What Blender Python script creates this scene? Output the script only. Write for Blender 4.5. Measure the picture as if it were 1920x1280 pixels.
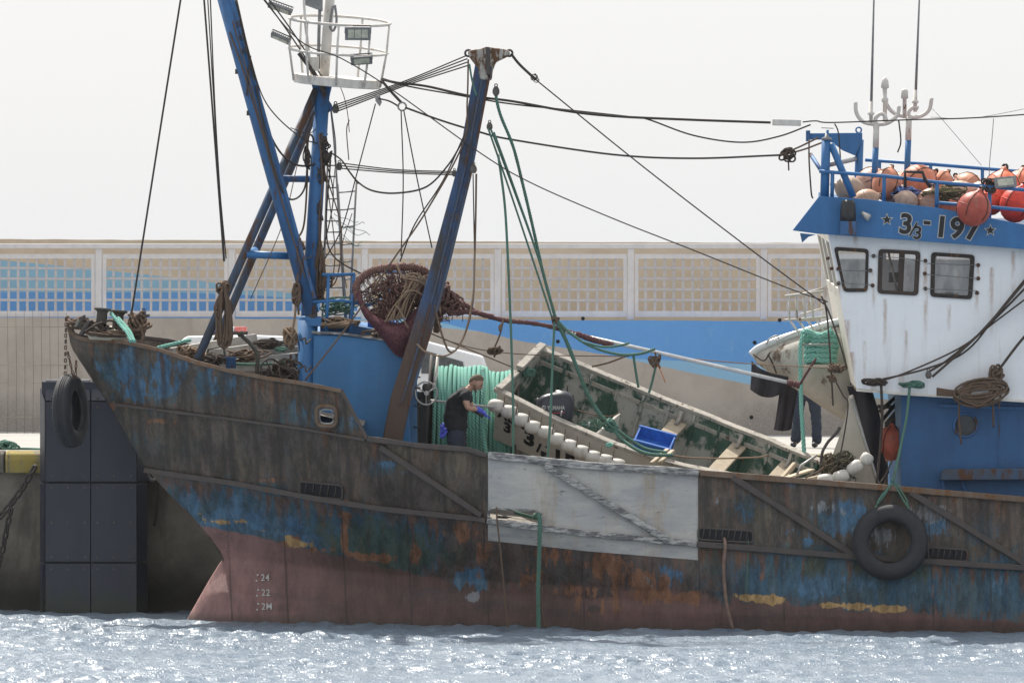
import bpy, bmesh, math, random
import numpy as np
from mathutils import Vector, Matrix, noise as mnoise
from mathutils.geometry import delaunay_2d_cdt

for o in list(bpy.data.objects):
    bpy.data.objects.remove(o)
scene = bpy.context.scene
COL = scene.collection
rnd = random.Random(7)

# ------------------------------------------------------------------ camera, sky, sun, exposure
FPX, CAMH, CAMY, ROLL = 13200.0, 4.4, -100.0, 0.0045
cam_d = bpy.data.cameras.new('camera')
cam_d.sensor_width = 36.0
cam_d.lens = 36.0 * FPX / 1920.0
cam_d.shift_y = -40.0 / 1920.0
cam_d.clip_start, cam_d.clip_end = 1.0, 6000.0
cam = bpy.data.objects.new('camera', cam_d)
COL.objects.link(cam)
cam.matrix_world = Matrix.Translation((0, CAMY, CAMH)) @ Matrix.Rotation(math.radians(90), 4, 'X') @ Matrix.Rotation(ROLL, 4, 'Z')
scene.camera = cam

SUN_EL, SUN_AZ = math.radians(54), math.radians(-24)      # azimuth from +Y towards +X
world = bpy.data.worlds.new('World')
scene.world = world
world.use_nodes = True
wn = world.node_tree
wn.nodes.clear()
w_out = wn.nodes.new('ShaderNodeOutputWorld')
w_bg = wn.nodes.new('ShaderNodeBackground')
w_sky = wn.nodes.new('ShaderNodeTexSky')
w_sky.sky_type = 'NISHITA'
w_sky.sun_disc = False
w_sky.sun_elevation = SUN_EL
w_sky.sun_rotation = SUN_AZ
w_sky.dust_density = 4.0
w_sky.air_density = 1.0
w_mix = wn.nodes.new('ShaderNodeMix')
w_mix.data_type = 'RGBA'
w_mix.inputs[0].default_value = 0.80
w_mix.inputs[7].default_value = (6.55, 6.65, 6.8, 1)          # thin bright haze over the whole sky
wn.links.new(w_sky.outputs[0], w_mix.inputs[6])
wn.links.new(w_mix.outputs[2], w_bg.inputs[0])
w_bg.inputs[1].default_value = 0.1
wn.links.new(w_bg.outputs[0], w_out.inputs[0])

sun_d = bpy.data.lights.new('sun', 'SUN')
sun_d.energy = 4.2
sun_d.angle = math.radians(0.8)
sun_d.color = (1.0, 0.95, 0.87)
sun = bpy.data.objects.new('sun', sun_d)
COL.objects.link(sun)
sdir = Vector((math.sin(SUN_AZ) * math.cos(SUN_EL), math.cos(SUN_AZ) * math.cos(SUN_EL), math.sin(SUN_EL)))
sun.rotation_euler = sdir.to_track_quat('Z', 'Y').to_euler()
sun.location = sdir * 60

vs = scene.view_settings
vs.view_transform = 'Standard'
vs.look = 'None'
vs.exposure = 0.62
vs.gamma = 1.0
vs.use_curve_mapping = False
scene.render.engine = 'CYCLES'

# ------------------------------------------------------------------ helpers
def P(px, py, Y):
    """photo pixel + distance behind the near hull side -> world point"""
    dx, dy = px - 960.0, py - 600.0
    c, s = math.cos(ROLL), math.sin(ROLL)
    ux, uy = dx * c + dy * s, -dx * s + dy * c
    D = Y - CAMY
    return Vector((ux / FPX * D, Y, CAMH - uy / FPX * D))

def m_per_px(Y):
    return (Y - CAMY) / FPX

def interp(tab, x):
    xs, ys = zip(*tab)
    return float(np.interp(x, xs, ys))

def spline(pts, n=8):
    pts = [Vector(p) for p in pts]
    if len(pts) < 3:
        return pts
    out = []
    for i in range(len(pts) - 1):
        p0 = pts[i - 1] if i else pts[0] * 2 - pts[1]
        p1, p2 = pts[i], pts[i + 1]
        p3 = pts[i + 2] if i + 2 < len(pts) else p2 * 2 - p1
        for k in range(n):
            t = k / n
            out.append(0.5 * ((2 * p1) + (p2 - p0) * t + (2 * p0 - 5 * p1 + 4 * p2 - p3) * t * t + (3 * p1 - p0 - 3 * p2 + p3) * t ** 3))
    out.append(pts[-1])
    return out

def sagline(a, b, sag, n=14):
    a, b = Vector(a), Vector(b)
    return [a.lerp(b, i / n) - Vector((0, 0, sag * 4 * (i / n) * (1 - i / n))) for i in range(n + 1)]

class MB:
    def __init__(self):
        self.v, self.f, self.m, self.sm, self.uv = [], [], [], [], []
    def face(self, idx, m=0, sm=False, uv=None):
        self.f.append(tuple(idx)); self.m.append(m); self.sm.append(sm); self.uv.append(uv)
    def add(self, vs, fs, m=0, sm=False):
        o = len(self.v)
        self.v += [Vector(p) for p in vs]
        for f in fs:
            self.face([o + i for i in f], m, sm)
        return self
    def box(self, c, size, rot=None, m=0):
        hx, hy, hz = size[0] / 2, size[1] / 2, size[2] / 2
        vs = [Vector((x, y, z)) for z in (-hz, hz) for y in (-hy, hy) for x in (-hx, hx)]
        if rot is not None:
            vs = [rot @ p for p in vs]
        c = Vector(c)
        return self.add([p + c for p in vs], [(0, 2, 3, 1), (4, 5, 7, 6), (0, 1, 5, 4), (2, 6, 7, 3), (0, 4, 6, 2), (1, 3, 7, 5)], m)
    def beam(self, p, q, w, h, up=(0, 0, 1), m=0, w2=None, h2=None):
        p, q = Vector(p), Vector(q)
        d = (q - p).normalized()
        s = d.cross(Vector(up))
        if s.length < 1e-4:
            s = d.cross(Vector((0, 1, 0)))
        s.normalize()
        u = s.cross(d)
        vs = []
        for pt, ww, hh in ((p, w, h), (q, w2 or w, h2 or h)):
            for a, b in ((-1, -1), (1, -1), (1, 1), (-1, 1)):
                vs.append(pt + s * a * ww / 2 + u * b * hh / 2)
        return self.add(vs, [(0, 1, 2, 3), (7, 6, 5, 4), (0, 4, 5, 1), (1, 5, 6, 2), (2, 6, 7, 3), (3, 7, 4, 0)], m)
    def tube(self, pts, r, n=8, m=0, closed=False, caps=True, rfun=None):
        pts = [Vector(p) for p in pts]
        N = len(pts)
        o = len(self.v)
        tang = []
        for i in range(N):
            a = pts[(i - 1) % N] if (closed or i) else pts[0]
            b = pts[(i + 1) % N] if (closed or i < N - 1) else pts[-1]
            t = b - a
            tang.append(t.normalized() if t.length > 1e-9 else Vector((0, 0, 1)))
        ref = Vector((0, 0, 1)) if abs(tang[0].z) < .9 else Vector((1, 0, 0))
        nv = tang[0].cross(ref).normalized()
        L = 0.0
        Ls = []
        for i in range(N):
            if i:
                L += (pts[i] - pts[i - 1]).length
                nv = (nv - tang[i] * nv.dot(tang[i]))
                nv = nv.normalized() if nv.length > 1e-6 else tang[i].orthogonal().normalized()
            Ls.append(L)
            bv = tang[i].cross(nv)
            rr = r[i] if isinstance(r, (list, tuple)) else r
            for k in range(n):
                a = 2 * math.pi * k / n
                r2 = rr * rfun(L, a) if rfun else rr
                self.v.append(pts[i] + (nv * math.cos(a) + bv * math.sin(a)) * r2)
        M = N if closed else N - 1
        for i in range(M):
            j = (i + 1) % N
            for k in range(n):
                k2 = (k + 1) % n
                u0, u1 = Ls[i], Ls[j] if j else L + .05
                self.face([o + i * n + k, o + j * n + k, o + j * n + k2, o + i * n + k2], m, True,
                          [(u0, k / n), (u1, k / n), (u1, (k + 1) / n), (u0, (k + 1) / n)])
        if caps and not closed:
            self.face([o + k for k in range(n)], m)
            self.face([o + (N - 1) * n + k for k in reversed(range(n))], m)
        return self
    def lathe(self, prof, origin, axis, n=24, m=0, sm=True, cap=True):
        """prof: list of (r, h) along axis"""
        origin, axis = Vector(origin), Vector(axis).normalized()
        s = axis.orthogonal().normalized()
        t = axis.cross(s)
        o = len(self.v)
        for r, h in prof:
            for k in range(n):
                a = 2 * math.pi * k / n
                self.v.append(origin + axis * h + (s * math.cos(a) + t * math.sin(a)) * max(r, 1e-4))
        for i in range(len(prof) - 1):
            for k in range(n):
                k2 = (k + 1) % n
                self.face([o + i * n + k, o + i * n + k2, o + (i + 1) * n + k2, o + (i + 1) * n + k], m, sm)
        if cap:
            self.face([o + k for k in reversed(range(n))], m)
            self.face([o + (len(prof) - 1) * n + k for k in range(n)], m)
        return self
    def torus(self, c, axis, R, r, n=32, k=10, m=0, squash=1.0):
        c, axis = Vector(c), Vector(axis).normalized()
        s = axis.orthogonal().normalized()
        t = axis.cross(s)
        o = len(self.v)
        for i in range(n):
            a = 2 * math.pi * i / n
            d = s * math.cos(a) + t * math.sin(a)
            for j in range(k):
                b = 2 * math.pi * j / k
                self.v.append(c + d * (R + r * math.cos(b)) + axis * r * squash * math.sin(b))
        for i in range(n):
            for j in range(k):
                self.face([o + i * k + j, o + ((i + 1) % n) * k + j, o + ((i + 1) % n) * k + (j + 1) % k, o + i * k + (j + 1) % k], m, True)
        return self
    def poly(self, front, depth, m=0):
        """closed outline (3-D points) swept along the depth vector"""
        n = len(front)
        front = [Vector(p) for p in front]
        d = Vector(depth)
        return self.add(front + [p + d for p in front],
                        [tuple(range(n)), tuple(range(2 * n - 1, n - 1, -1))] + [(i, i + n, (i + 1) % n + n, (i + 1) % n) for i in range(n)], m)
    def plate(self, outer, holes, f3, depth, m=0):
        """2-D outline with holes; f3 maps 2-D to 3-D; swept by depth"""
        loops = [outer] + list(holes)
        vs, es = [], []
        for lp in loops:
            o = len(vs)
            vs += [Vector(p) for p in lp]
            es += [(o + i, o + (i + 1) % len(lp)) for i in range(len(lp))]
        r = delaunay_2d_cdt(vs, es, [], 0, 1e-6)
        def inside(p, lp):
            c = False
            for i in range(len(lp)):
                (x1, y1), (x2, y2) = lp[i], lp[i - 1]
                if (y1 > p[1]) != (y2 > p[1]) and p[0] < (x2 - x1) * (p[1] - y1) / (y2 - y1) + x1:
                    c = not c
            return c
        d = Vector(depth)
        o = len(self.v)
        V2 = r[0]
        A = [Vector(f3(p[0], p[1])) for p in V2]
        self.v += A + [p + d for p in A]
        n = len(A)
        for t in r[2]:
            c = sum((Vector(V2[i]) for i in t), Vector((0, 0))) / len(t)
            if inside(c, outer) and not any(inside(c, h) for h in holes):
                self.face([o + i for i in t], m)
                self.face([o + n + i for i in reversed(t)], m)
        for lp in loops:
            o = len(self.v)
            B = [Vector(f3(p[0], p[1])) for p in lp]
            self.v += B + [p + d for p in B]
            k = len(B)
            for i in range(k):
                self.face([o + i, o + i + k, o + (i + 1) % k + k, o + (i + 1) % k], m)
        return self
    def build(self, name, mats, parent=None, bevel=0, weld=False, bseg=2, subsurf=0, attrs=None):
        if not isinstance(mats, (list, tuple)):
            mats = [mats]
        vs = self.v
        me = bpy.data.meshes.new(name)
        co = np.array([tuple(p) for p in vs], dtype=float)
        org = Vector((float((co[:, 0].min() + co[:, 0].max()) / 2), float((co[:, 1].min() + co[:, 1].max()) / 2), float(co[:, 2].min())))
        co -= np.array(org)
        me.from_pydata(co.tolist(), [], self.f)
        me.polygons.foreach_set('material_index', self.m)
        me.polygons.foreach_set('use_smooth', self.sm)
        if any(u is not None for u in self.uv):
            ul = me.uv_layers.new(name='UVMap')
            flat = []
            for f, u in zip(self.f, self.uv):
                flat += [c for p in (u or [(0, 0)] * len(f)) for c in p]
            ul.data.foreach_set('uv', flat)
        if attrs:
            for k, arr in attrs.items():
                at = me.attributes.new(k, 'FLOAT', 'POINT')
                at.data.foreach_set('value', np.asarray(arr, dtype=np.float32))
        me.update()
        for mm in mats:
            me.materials.append(mm)
        bm = bmesh.new(); bm.from_mesh(me)
        if weld:
            bmesh.ops.remove_doubles(bm, verts=bm.verts, dist=1e-4)
        bmesh.ops.recalc_face_normals(bm, faces=bm.faces)
        bm.to_mesh(me); bm.free()
        ob = bpy.data.objects.new(name, me)
        COL.objects.link(ob)
        ob.location = org
        if parent is not None:
            attach(ob, parent)
        if bevel:
            md = ob.modifiers.new('bevel', 'BEVEL')
            md.width, md.segments, md.limit_method = bevel, bseg, 'ANGLE'
            md.harden_normals = False
        if subsurf:
            md = ob.modifiers.new('sub', 'SUBSURF')
            md.levels = md.render_levels = subsurf
        return ob

def world_mat(ob):
    m = Matrix.LocRotScale(ob.location, ob.rotation_euler, ob.scale)
    return (world_mat(ob.parent) @ ob.matrix_parent_inverse @ m) if ob.parent else m

def attach(ob, parent):
    ob.parent = parent
    ob.matrix_parent_inverse = world_mat(parent).inverted()

def tag(o, label, cat, group=None, kind=None):
    if label: o['label'] = label
    if cat: o['category'] = cat
    if group: o['group'] = group
    if kind: o['kind'] = kind
    return o

def thing(name, loc, label, cat, group=None):
    o = bpy.data.objects.new(name, None)
    o.empty_display_size = 0.2
    COL.objects.link(o)
    o.location = loc
    return tag(o, label, cat, group)

def dup(src, loc, parent=None):
    """copy of a single mesh object at a world place, sharing its mesh"""
    c = src.copy()
    COL.objects.link(c)
    c.parent = None
    c.matrix_parent_inverse = Matrix()
    c.location = loc
    if parent is not None:
        attach(c, parent)
    return c

# ------------------------------------------------------------------ materials
class NT:
    def __init__(self, name):
        self.mat = bpy.data.materials.new(name)
        self.mat.use_nodes = True
        self.t = self.mat.node_tree
        self.bsdf = self.t.nodes['Principled BSDF']
        self.pos = self.n('ShaderNodeNewGeometry').outputs['Position']
    def n(self, typ, **kw):
        nd = self.t.nodes.new(typ)
        for k, v in kw.items():
            setattr(nd, k, v)
        return nd
    def put(self, sock, val):
        if isinstance(val, bpy.types.NodeSocket):
            self.t.links.new(val, sock)
        elif isinstance(val, (tuple, list)):
            sock.default_value = tuple(val) + (1,) if len(sock.default_value) == 4 and len(val) == 3 else val
        else:
            sock.default_value = val
    def noise(self, scale=1.0, detail=5, rough=.6, stretch=(1, 1, 1), off=(0, 0, 0), dist=0.0, vec=None):
        mp = self.n('ShaderNodeMapping')
        self.put(mp.inputs[0], vec or self.pos)
        mp.inputs['Location'].default_value = off
        mp.inputs['Scale'].default_value = stretch
        nz = self.n('ShaderNodeTexNoise')
        self.put(nz.inputs['Vector'], mp.outputs[0])
        nz.inputs['Scale'].default_value = scale
        nz.inputs['Detail'].default_value = detail
        nz.inputs['Roughness'].default_value = rough
        nz.inputs['Distortion'].default_value = dist
        return nz.outputs[0]
    def math(self, op, a, b=0.0, c=0.0):
        nd = self.n('ShaderNodeMath', operation=op)
        self.put(nd.inputs[0], a); self.put(nd.inputs[1], b)
        if op in ('SMOOTH_MIN', 'MULTIPLY_ADD', 'WRAP', 'COMPARE'):
            self.put(nd.inputs[2], c)
        return nd.outputs[0]
    def step(self, x, lo, hi, a=0.0, b=1.0):
        nd = self.n('ShaderNodeMapRange', interpolation_type='SMOOTHSTEP')
        self.put(nd.inputs[0], x)
        nd.inputs[1].default_value, nd.inputs[2].default_value = lo, hi
        nd.inputs[3].default_value, nd.inputs[4].default_value = a, b
        return nd.outputs[0]
    def mix(self, fac, a, b, blend='MIX'):
        nd = self.n('ShaderNodeMix', data_type='RGBA', blend_type=blend)
        self.put(nd.inputs[0], fac); self.put(nd.inputs[6], a); self.put(nd.inputs[7], b)
        return nd.outputs[2]
    def attr(self, name):
        return self.n('ShaderNodeAttribute', attribute_name=name).outputs['Fac']
    def bump(self, h, strength=.3, dist=.02):
        nd = self.n('ShaderNodeBump')
        nd.inputs['Strength'].default_value = strength
        nd.inputs['Distance'].default_value = dist
        self.put(nd.inputs['Height'], h)
        self.t.links.new(nd.outputs[0], self.bsdf.inputs['Normal'])
    def out(self, col, rough=.6, metal=0.0, spec=.5):
        self.put(self.bsdf.inputs['Base Color'], col)
        self.put(self.bsdf.inputs['Roughness'], rough)
        self.put(self.bsdf.inputs['Metallic'], metal)
        self.put(self.bsdf.inputs['Specular IOR Level'], spec)
        return self.mat

def wx(name, c1, c2=None, rust=None, scale=4, rust_amt=.3, rough=.6, bump=.15, streak=.35, metal=0.0, rust2=(.10, .045, .02), bscale=30, edge=.10):
    """weathered surface: two tones, streaks, ragged patches of rust or dirt"""
    t = NT(name)
    c2 = c2 or tuple(c * .72 for c in c1)
    n1 = t.noise(scale, 6, .65)
    n2 = t.noise(scale * 2.2, 4, .6, (1, 1, streak * .4), (3, 7, 1))
    col = t.mix(t.step(t.math('ADD', t.math('MULTIPLY', n1, .6), t.math('MULTIPLY', n2, .4)), .36, .64), c1, c2)
    r = rough
    if rust:
        n3 = t.noise(scale * 1.3, 8, .7, (1, 1, streak), (11, 5, 2))
        lo = .72 - rust_amt * .45
        k = t.step(n3, lo, lo + edge)
        n4 = t.noise(scale * 6, 4, .6, (1, 1, .6), (1, 2, 9))
        col = t.mix(k, col, t.mix(n4, rust, rust2))
        r = t.step(k, 0, 1, rough, min(1, rough + .3))
    t.bump(t.noise(bscale, 5, .6), bump, .01)
    return t.out(col, r, metal)

def streak_mask(t, lst):
    """rust runs below fittings: list of world (x, z_top, length, width)"""
    sp = t.n('ShaderNodeSeparateXYZ'); t.put(sp.inputs[0], t.pos)
    wob = t.math('MULTIPLY', t.math('SUBTRACT', t.noise(9, 4, .7), .5), .05)
    x = t.math('ADD', sp.outputs[0], wob)
    tot = None
    for (x0, z0, L, w) in lst:
        mx = t.step(t.math('ABSOLUTE', t.math('SUBTRACT', x, x0)), w * .1, w, 1, 0)
        dz = t.math('SUBTRACT', z0, sp.outputs[2])
        mz = t.math('MULTIPLY', t.step(dz, -.02, .02), t.step(dz, L * .2, L, 1, 0))
        m = t.math('MULTIPLY', mx, mz)
        tot = m if tot is None else t.math('MAXIMUM', tot, m)
    return t.math('MULTIPLY', tot, t.step(t.noise(14, 7, .75, (1, 1, .25)), .30, .62))

def plain(name, c, rough=.6, metal=0.0, var=.25, scale=12):
    t = NT(name)
    col = t.mix(t.step(t.noise(scale, 5, .65), .3, .7), tuple(x * (1 - var) for x in c), tuple(min(1, x * (1 + var * .6)) for x in c))
    t.bump(t.noise(scale * 5, 3), .1, .005)
    return t.out(col, rough, metal)

def ropemat(name, c1, c2, pitch=60, var=.35, dirt=(.12, .09, .06), fuzz=.5):
    """laid rope: strands twist along the tube's UV"""
    t = NT(name)
    uv = t.n('ShaderNodeUVMap').outputs[0]
    sp = t.n('ShaderNodeSeparateXYZ'); t.put(sp.inputs[0], uv)
    ph = t.math('ADD', t.math('MULTIPLY', sp.outputs[0], pitch), t.math('MULTIPLY', sp.outputs[1], 3.0))
    w = t.math('ABSOLUTE', t.math('SUBTRACT', t.math('FRACT', ph), .5))
    k = t.step(w, .05, .45)
    col = t.mix(k, c1, c2)
    col = t.mix(t.step(t.noise(5, 6, .7), .48, .7, 0, fuzz), col, dirt)
    t.bump(t.math('ADD', t.math('MULTIPLY', k, -1.0), t.math('MULTIPLY', t.noise(160, 2), .4)), .7, .008)
    return t.out(col, .85, 0, .25)
# ------------------------------------------------------------------ water
def axis_grid(fine0, fine1, step, far0, far1):
    a = list(np.arange(fine0, fine1 + 1e-6, step))
    lo, s = [fine0], step
    while lo[-1] > far0:
        s *= 1.25; lo.append(lo[-1] - s)
    hi, s = [a[-1]], step
    while hi[-1] < far1:
        s *= 1.25; hi.append(hi[-1] + s)
    return np.array(sorted(set([round(v, 5) for v in lo[1:] + a + hi[1:]])))

def build_water():
    xs = axis_grid(-8.4, 8.6, .036, -1500, 1500)
    ys = axis_grid(-17.0, 5.79, .055, -1200, 5.8)
    ys = ys[ys <= 5.8]
    X, Y = np.meshgrid(xs, ys)
    rng = np.random.RandomState(4)
    Z = np.zeros_like(X)
    for lam, amp, num in ((3.1, .012, 5), (1.25, .013, 8), (.62, .0145, 12), (.33, .0120, 16), (.19, .0075, 18)):
        for _ in range(num):
            th = rng.normal(math.radians(-65), .75)
            l = lam * rng.uniform(.7, 1.35)
            k = 2 * math.pi / l
            ph = rng.uniform(0, 6.28)
            # slow wobble of the phase keeps crests short
            wob = 1.3 * np.sin(X * rng.uniform(.2, .9) / lam + Y * rng.uniform(-.6, .6) / lam + rng.uniform(0, 6))
            s = np.sin(k * (X * math.cos(th) + Y * math.sin(th)) + ph + wob)
            Z += amp / math.sqrt(num) * 1.35 * (s + .28 * (s * s - .5))
    patch = .75 + .3 * np.sin(X * .55 + 1 + .8 * np.sin(Y * .4)) * np.sin(Y * .5 + X * .2)
    Z *= patch
    fade = np.clip((X + 13) / 4, 0, 1) * np.clip((13 - X) / 4, 0, 1) * np.clip((Y + 25) / 6, 0, 1)
    Z *= fade
    n, m = X.shape
    co = np.stack([X, Y, Z], -1).reshape(-1, 3)
    i = np.arange(n * m).reshape(n, m)
    q = np.stack([i[:-1, :-1], i[:-1, 1:], i[1:, 1:], i[1:, :-1]], -1).reshape(-1, 4)
    me = bpy.data.meshes.new('water')
    me.vertices.add(len(co)); me.vertices.foreach_set('co', co.ravel())
    me.loops.add(q.size); me.loops.foreach_set('vertex_index', q.ravel())
    me.polygons.add(len(q))
    me.polygons.foreach_set('loop_start', np.arange(0, q.size, 4))
    me.polygons.foreach_set('loop_total', np.full(len(q), 4))
    me.update(calc_edges=True)
    me.polygons.foreach_set('use_smooth', [True] * len(q))
    t = NT('sea_water')
    t.bsdf.inputs['IOR'].default_value = 1.33
    h = t.math('ADD', t.noise(9, 3, .6, (1, .6, 1)), t.math('MULTIPLY', t.noise(24, 2, .6, (1, .6, 1), (4, 2, 0)), .45))
    t.bump(h, .62, .05)
    me.materials.append(t.out(t.mix(t.step(t.noise(.8, 4), .35, .7), (.145, .19, .24), (.19, .23, .275)), .34, 0, .6))  # base colour lightened to carry the sun glare on the water
    ob = bpy.data.objects.new('water', me)
    COL.objects.link(ob)
    tag(ob, None, None, kind='structure')
build_water()

# ------------------------------------------------------------------ quay, walls, railing
QY, QZ, WY = 5.8, 2.39, 24.6
def concrete(name, c1, c2, stain=(.06, .055, .05), stain_amt=.35, scale=.8, extra=None):
    t = NT(name)
    n1 = t.noise(scale, 8, .65)
    n2 = t.noise(scale * 1.5, 6, .7, (1, 1, .22), (5, 1, 3))
    col = t.mix(t.step(n1, .35, .68), c1, c2)
    lo = .75 - stain_amt * .45
    col = t.mix(t.math('MULTIPLY', t.step(n2, lo, lo + .16), .65), col, stain)
    col = t.mix(t.step(t.noise(55, 3, .7), .6, .75, 0, .35), col, stain)
    if extra:
        col = extra(t, col)
    t.bump(t.math('ADD', t.noise(40, 5, .7), t.math('MULTIPLY', t.noise(4, 4), .7)), .35, .02)
    return t.out(col, .9, 0, .25)

mb = MB()
mb.box((0, QY + 110, (QZ - 4) / 2), (400, 220, QZ + 4))
def quay_top(t, col):
    sp = t.n('ShaderNodeSeparateXYZ'); t.put(sp.inputs[0], t.pos)
    wet = t.step(t.math('ADD', sp.outputs[2], t.math('MULTIPLY', t.noise(1.3, 6, .7), .7)), .55, 1.5)
    col = t.mix(wet, (.040, .038, .031), col)
    top = t.step(sp.outputs[2], QZ - .02, QZ - .005)
    return t.mix(top, col, t.mix(t.step(t.noise(1.1, 7, .7), .3, .7), (.40, .385, .36), (.32, .31, .285)))
M_quay = concrete('quay_concrete', (.25, .22, .18), (.16, .14, .115), (.075, .06, .048), .5, 1.2, quay_top)
quay = tag(mb.build('quay', M_quay), None, None, kind='structure')
# rounded yellow-painted kerb blocks along the quay edge
t = NT('worn_yellow_paint')
c = t.mix(t.step(t.noise(2.6, 8, .72, (1, 1, .35)), .44, .57), (.34, .26, .065), (.21, .185, .135))
c = t.mix(t.step(t.noise(5, 8, .75, (1, 1, .3), (4, 4, 4)), .55, .68), c, (.06, .055, .045))
t.bump(t.noise(35, 6, .7), .5, .02)
M_yellow = t.out(c, .85)
M_capgrey = concrete('kerb_concrete', (.20, .18, .15), (.12, .11, .095), (.03, .03, .028), .5, 2)
edge_px = [-260, 10, 345, 640, 930, 1220, 1510, 1800, 2100]
for i in range(len(edge_px) - 1):
    a, b = P(edge_px[i], 860, QY), P(edge_px[i + 1], 860, QY)
    mb = MB()
    prof = [(QY - .16, 2.07), (QY - .17, 2.27), (QY - .12, 2.36), (QY - .02, 2.405), (QY + .35, 2.408), (QY + .35, 2.07)]
    mb.poly([(a.x + .012, y, z) for y, z in prof], (b.x - a.x - .024, 0, 0))
    mb.build('kerb_block', M_capgrey if i == 0 else M_yellow, quay, bevel=.02)

# low concrete wall with the painted wave
def paint_wall(name, Y, px0, px1, ztop, zbot, base, dark_tab, light_tab, c_dark, c_light, lower):
    """a gridded slab; 'dk'/'lt' hold the signed height to each painted edge"""
    a, b = P(px0, 600, Y).x, P(px1, 600, Y).x
    nx, nz = 260, 26
    mb = MB(); dk, lt = [], []
    k = FPX / (Y - CAMY)
    for s, yy in ((0, Y), (1, Y + .5)):
        for j in range(nz + 1):
            for i in range(nx + 1):
                x = a + (b - a) * i / nx
                z = zbot + (ztop - zbot) * j / nz
                jig = 0.012 * mnoise.noise((x * 2.3, j * .7, 5)) if j == nz else 0
                mb.v.append(Vector((x, yy, z + jig)))
                px = 960 + x * k
                py = 600 + (CAMH - z) * k + ROLL * (px - 960)
                dk.append((interp(dark_tab, px) - py) / k); lt.append((interp(light_tab, px) - py) / k)
        o = s * (nx + 1) * (nz + 1)
        for j in range(nz):
            for i in range(nx):
                q = [o + j * (nx + 1) + i, o + j * (nx + 1) + i + 1, o + (j + 1) * (nx + 1) + i + 1, o + (j + 1) * (nx + 1) + i]
                mb.face(q if s == 0 else q[::-1])
    o2 = (nx + 1) * (nz + 1)
    for i in range(nx):
        p = nz * (nx + 1) + i
        mb.face([p, p + 1, o2 + p + 1, o2 + p])
    t = NT(name + '_paint')
    n = t.math('MULTIPLY', t.math('SUBTRACT', t.noise(6, 6, .7), .5), .035)
    sgn = 1.0 if lower else -1.0
    kl = t.step(t.math('ADD', t.math('MULTIPLY', t.attr('lt'), sgn), n), -.004, .008)
    kd = t.step(t.math('ADD', t.math('MULTIPLY', t.attr('dk'), sgn), n), -.004, .008)
    n1 = t.noise(.9, 8, .65); n2 = t.noise(1.6, 6, .7, (1, 1, .2), (5, 1, 3))
    col = t.mix(t.step(n1, .35, .68), base[0], base[1])
    col = t.mix(t.step(n2, .5, .72, 0, .55), col, base[2])
    kk = t.step(t.noise(2.2, 9, .8, (1, 1, .6), (9, 9, 9)), .55, .70, 1.0, .45)
    tone = t.noise(.6, 5, .6, (1, 1, .5))
    col = t.mix(t.math('MULTIPLY', kl, kk), col, t.mix(tone, c_light, tuple(x * .8 for x in c_light)))
    col = t.mix(t.math('MULTIPLY', kd, kk), col, t.mix(tone, c_dark, tuple(x * 1.35 for x in c_dark)))
    col = t.mix(t.step(t.noise(50, 3, .7), .62, .78, 0, .4), col, (.08, .07, .06))
    if lower:
        # damp dark lichen towards the foot of the wall, ragged
        sp = t.n('ShaderNodeSeparateXYZ'); t.put(sp.inputs[0], t.pos)
        g = t.math('ADD', sp.outputs[2], t.math('MULTIPLY', t.math('SUBTRACT', t.noise(.7, 6, .7), .5), 1.6))
        col = t.mix(t.math('MULTIPLY', t.step(g, 2.6, 3.2, .75, 0), t.step(t.noise(30, 5, .8), .30, .75)), col, (.16, .14, .125))
    t.bump(t.math('ADD', t.noise(40, 5, .7), t.math('MULTIPLY', t.noise(5, 4), .8)), .3, .02)
    return mb.build(name, t.out(col, .9, 0, .25), attrs={'dk': dk, 'lt': lt})

lower_wall = paint_wall('harbour_wall', WY, -400, 2400, 4.405, QZ, ((.44, .395, .35), (.36, .32, .28), (.27, .235, .20)),
    [(-400, 500), (760, 575), (830, 606), (980, 640), (1180, 672), (1420, 684), (1700, 690), (2400, 740)],
    [(-400, 500), (1100, 640), (1182, 674), (1300, 700), (1410, 721), (1560, 740), (1800, 760), (2400, 800)],
    (.105, .265, .54), (.28, .50, .70), True)
tag(lower_wall, 'low grey concrete harbour wall with a blue wave painted on its right half', 'wall')
upper_wall = paint_wall('promenade_wall', 31.0, -600, 2700, 4.4 + 147 / 100.8, 3.6, ((.66, .55, .42), (.58, .48, .36), (.50, .40, .29)),
    [(-600, 545), (180, 548), (330, 548), (480, 553), (640, 568), (760, 596), (900, 640), (2700, 900)],
    [(-600, 450), (0, 487), (100, 497), (260, 513), (420, 531), (560, 551), (700, 580), (900, 640), (2700, 900)],
    (.13, .30, .58), (.32, .56, .72), False)
tag(upper_wall, 'long beige rendered wall with blue wave stripes behind the white railing', 'wall')
mb = MB()
mb.box((0, (WY + 31.5) / 2 + .25, 4.36), (80, 6.1, .06))
tag(mb.build('walkway', M_capgrey), None, None, kind='structure')
# small dark drain holes in the wall
t_dark = plain('black_void', (.006, .006, .006), .9)
for px, py in ((1046, 640), (1415, 642), (1409, 782), (1093, 597), (1462, 600)):
    MB().lathe([(.035, -.002), (.035, .006)], P(px, py, WY), (0, -1, 0), 12).build('drain_hole', t_dark, lower_wall)

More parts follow.
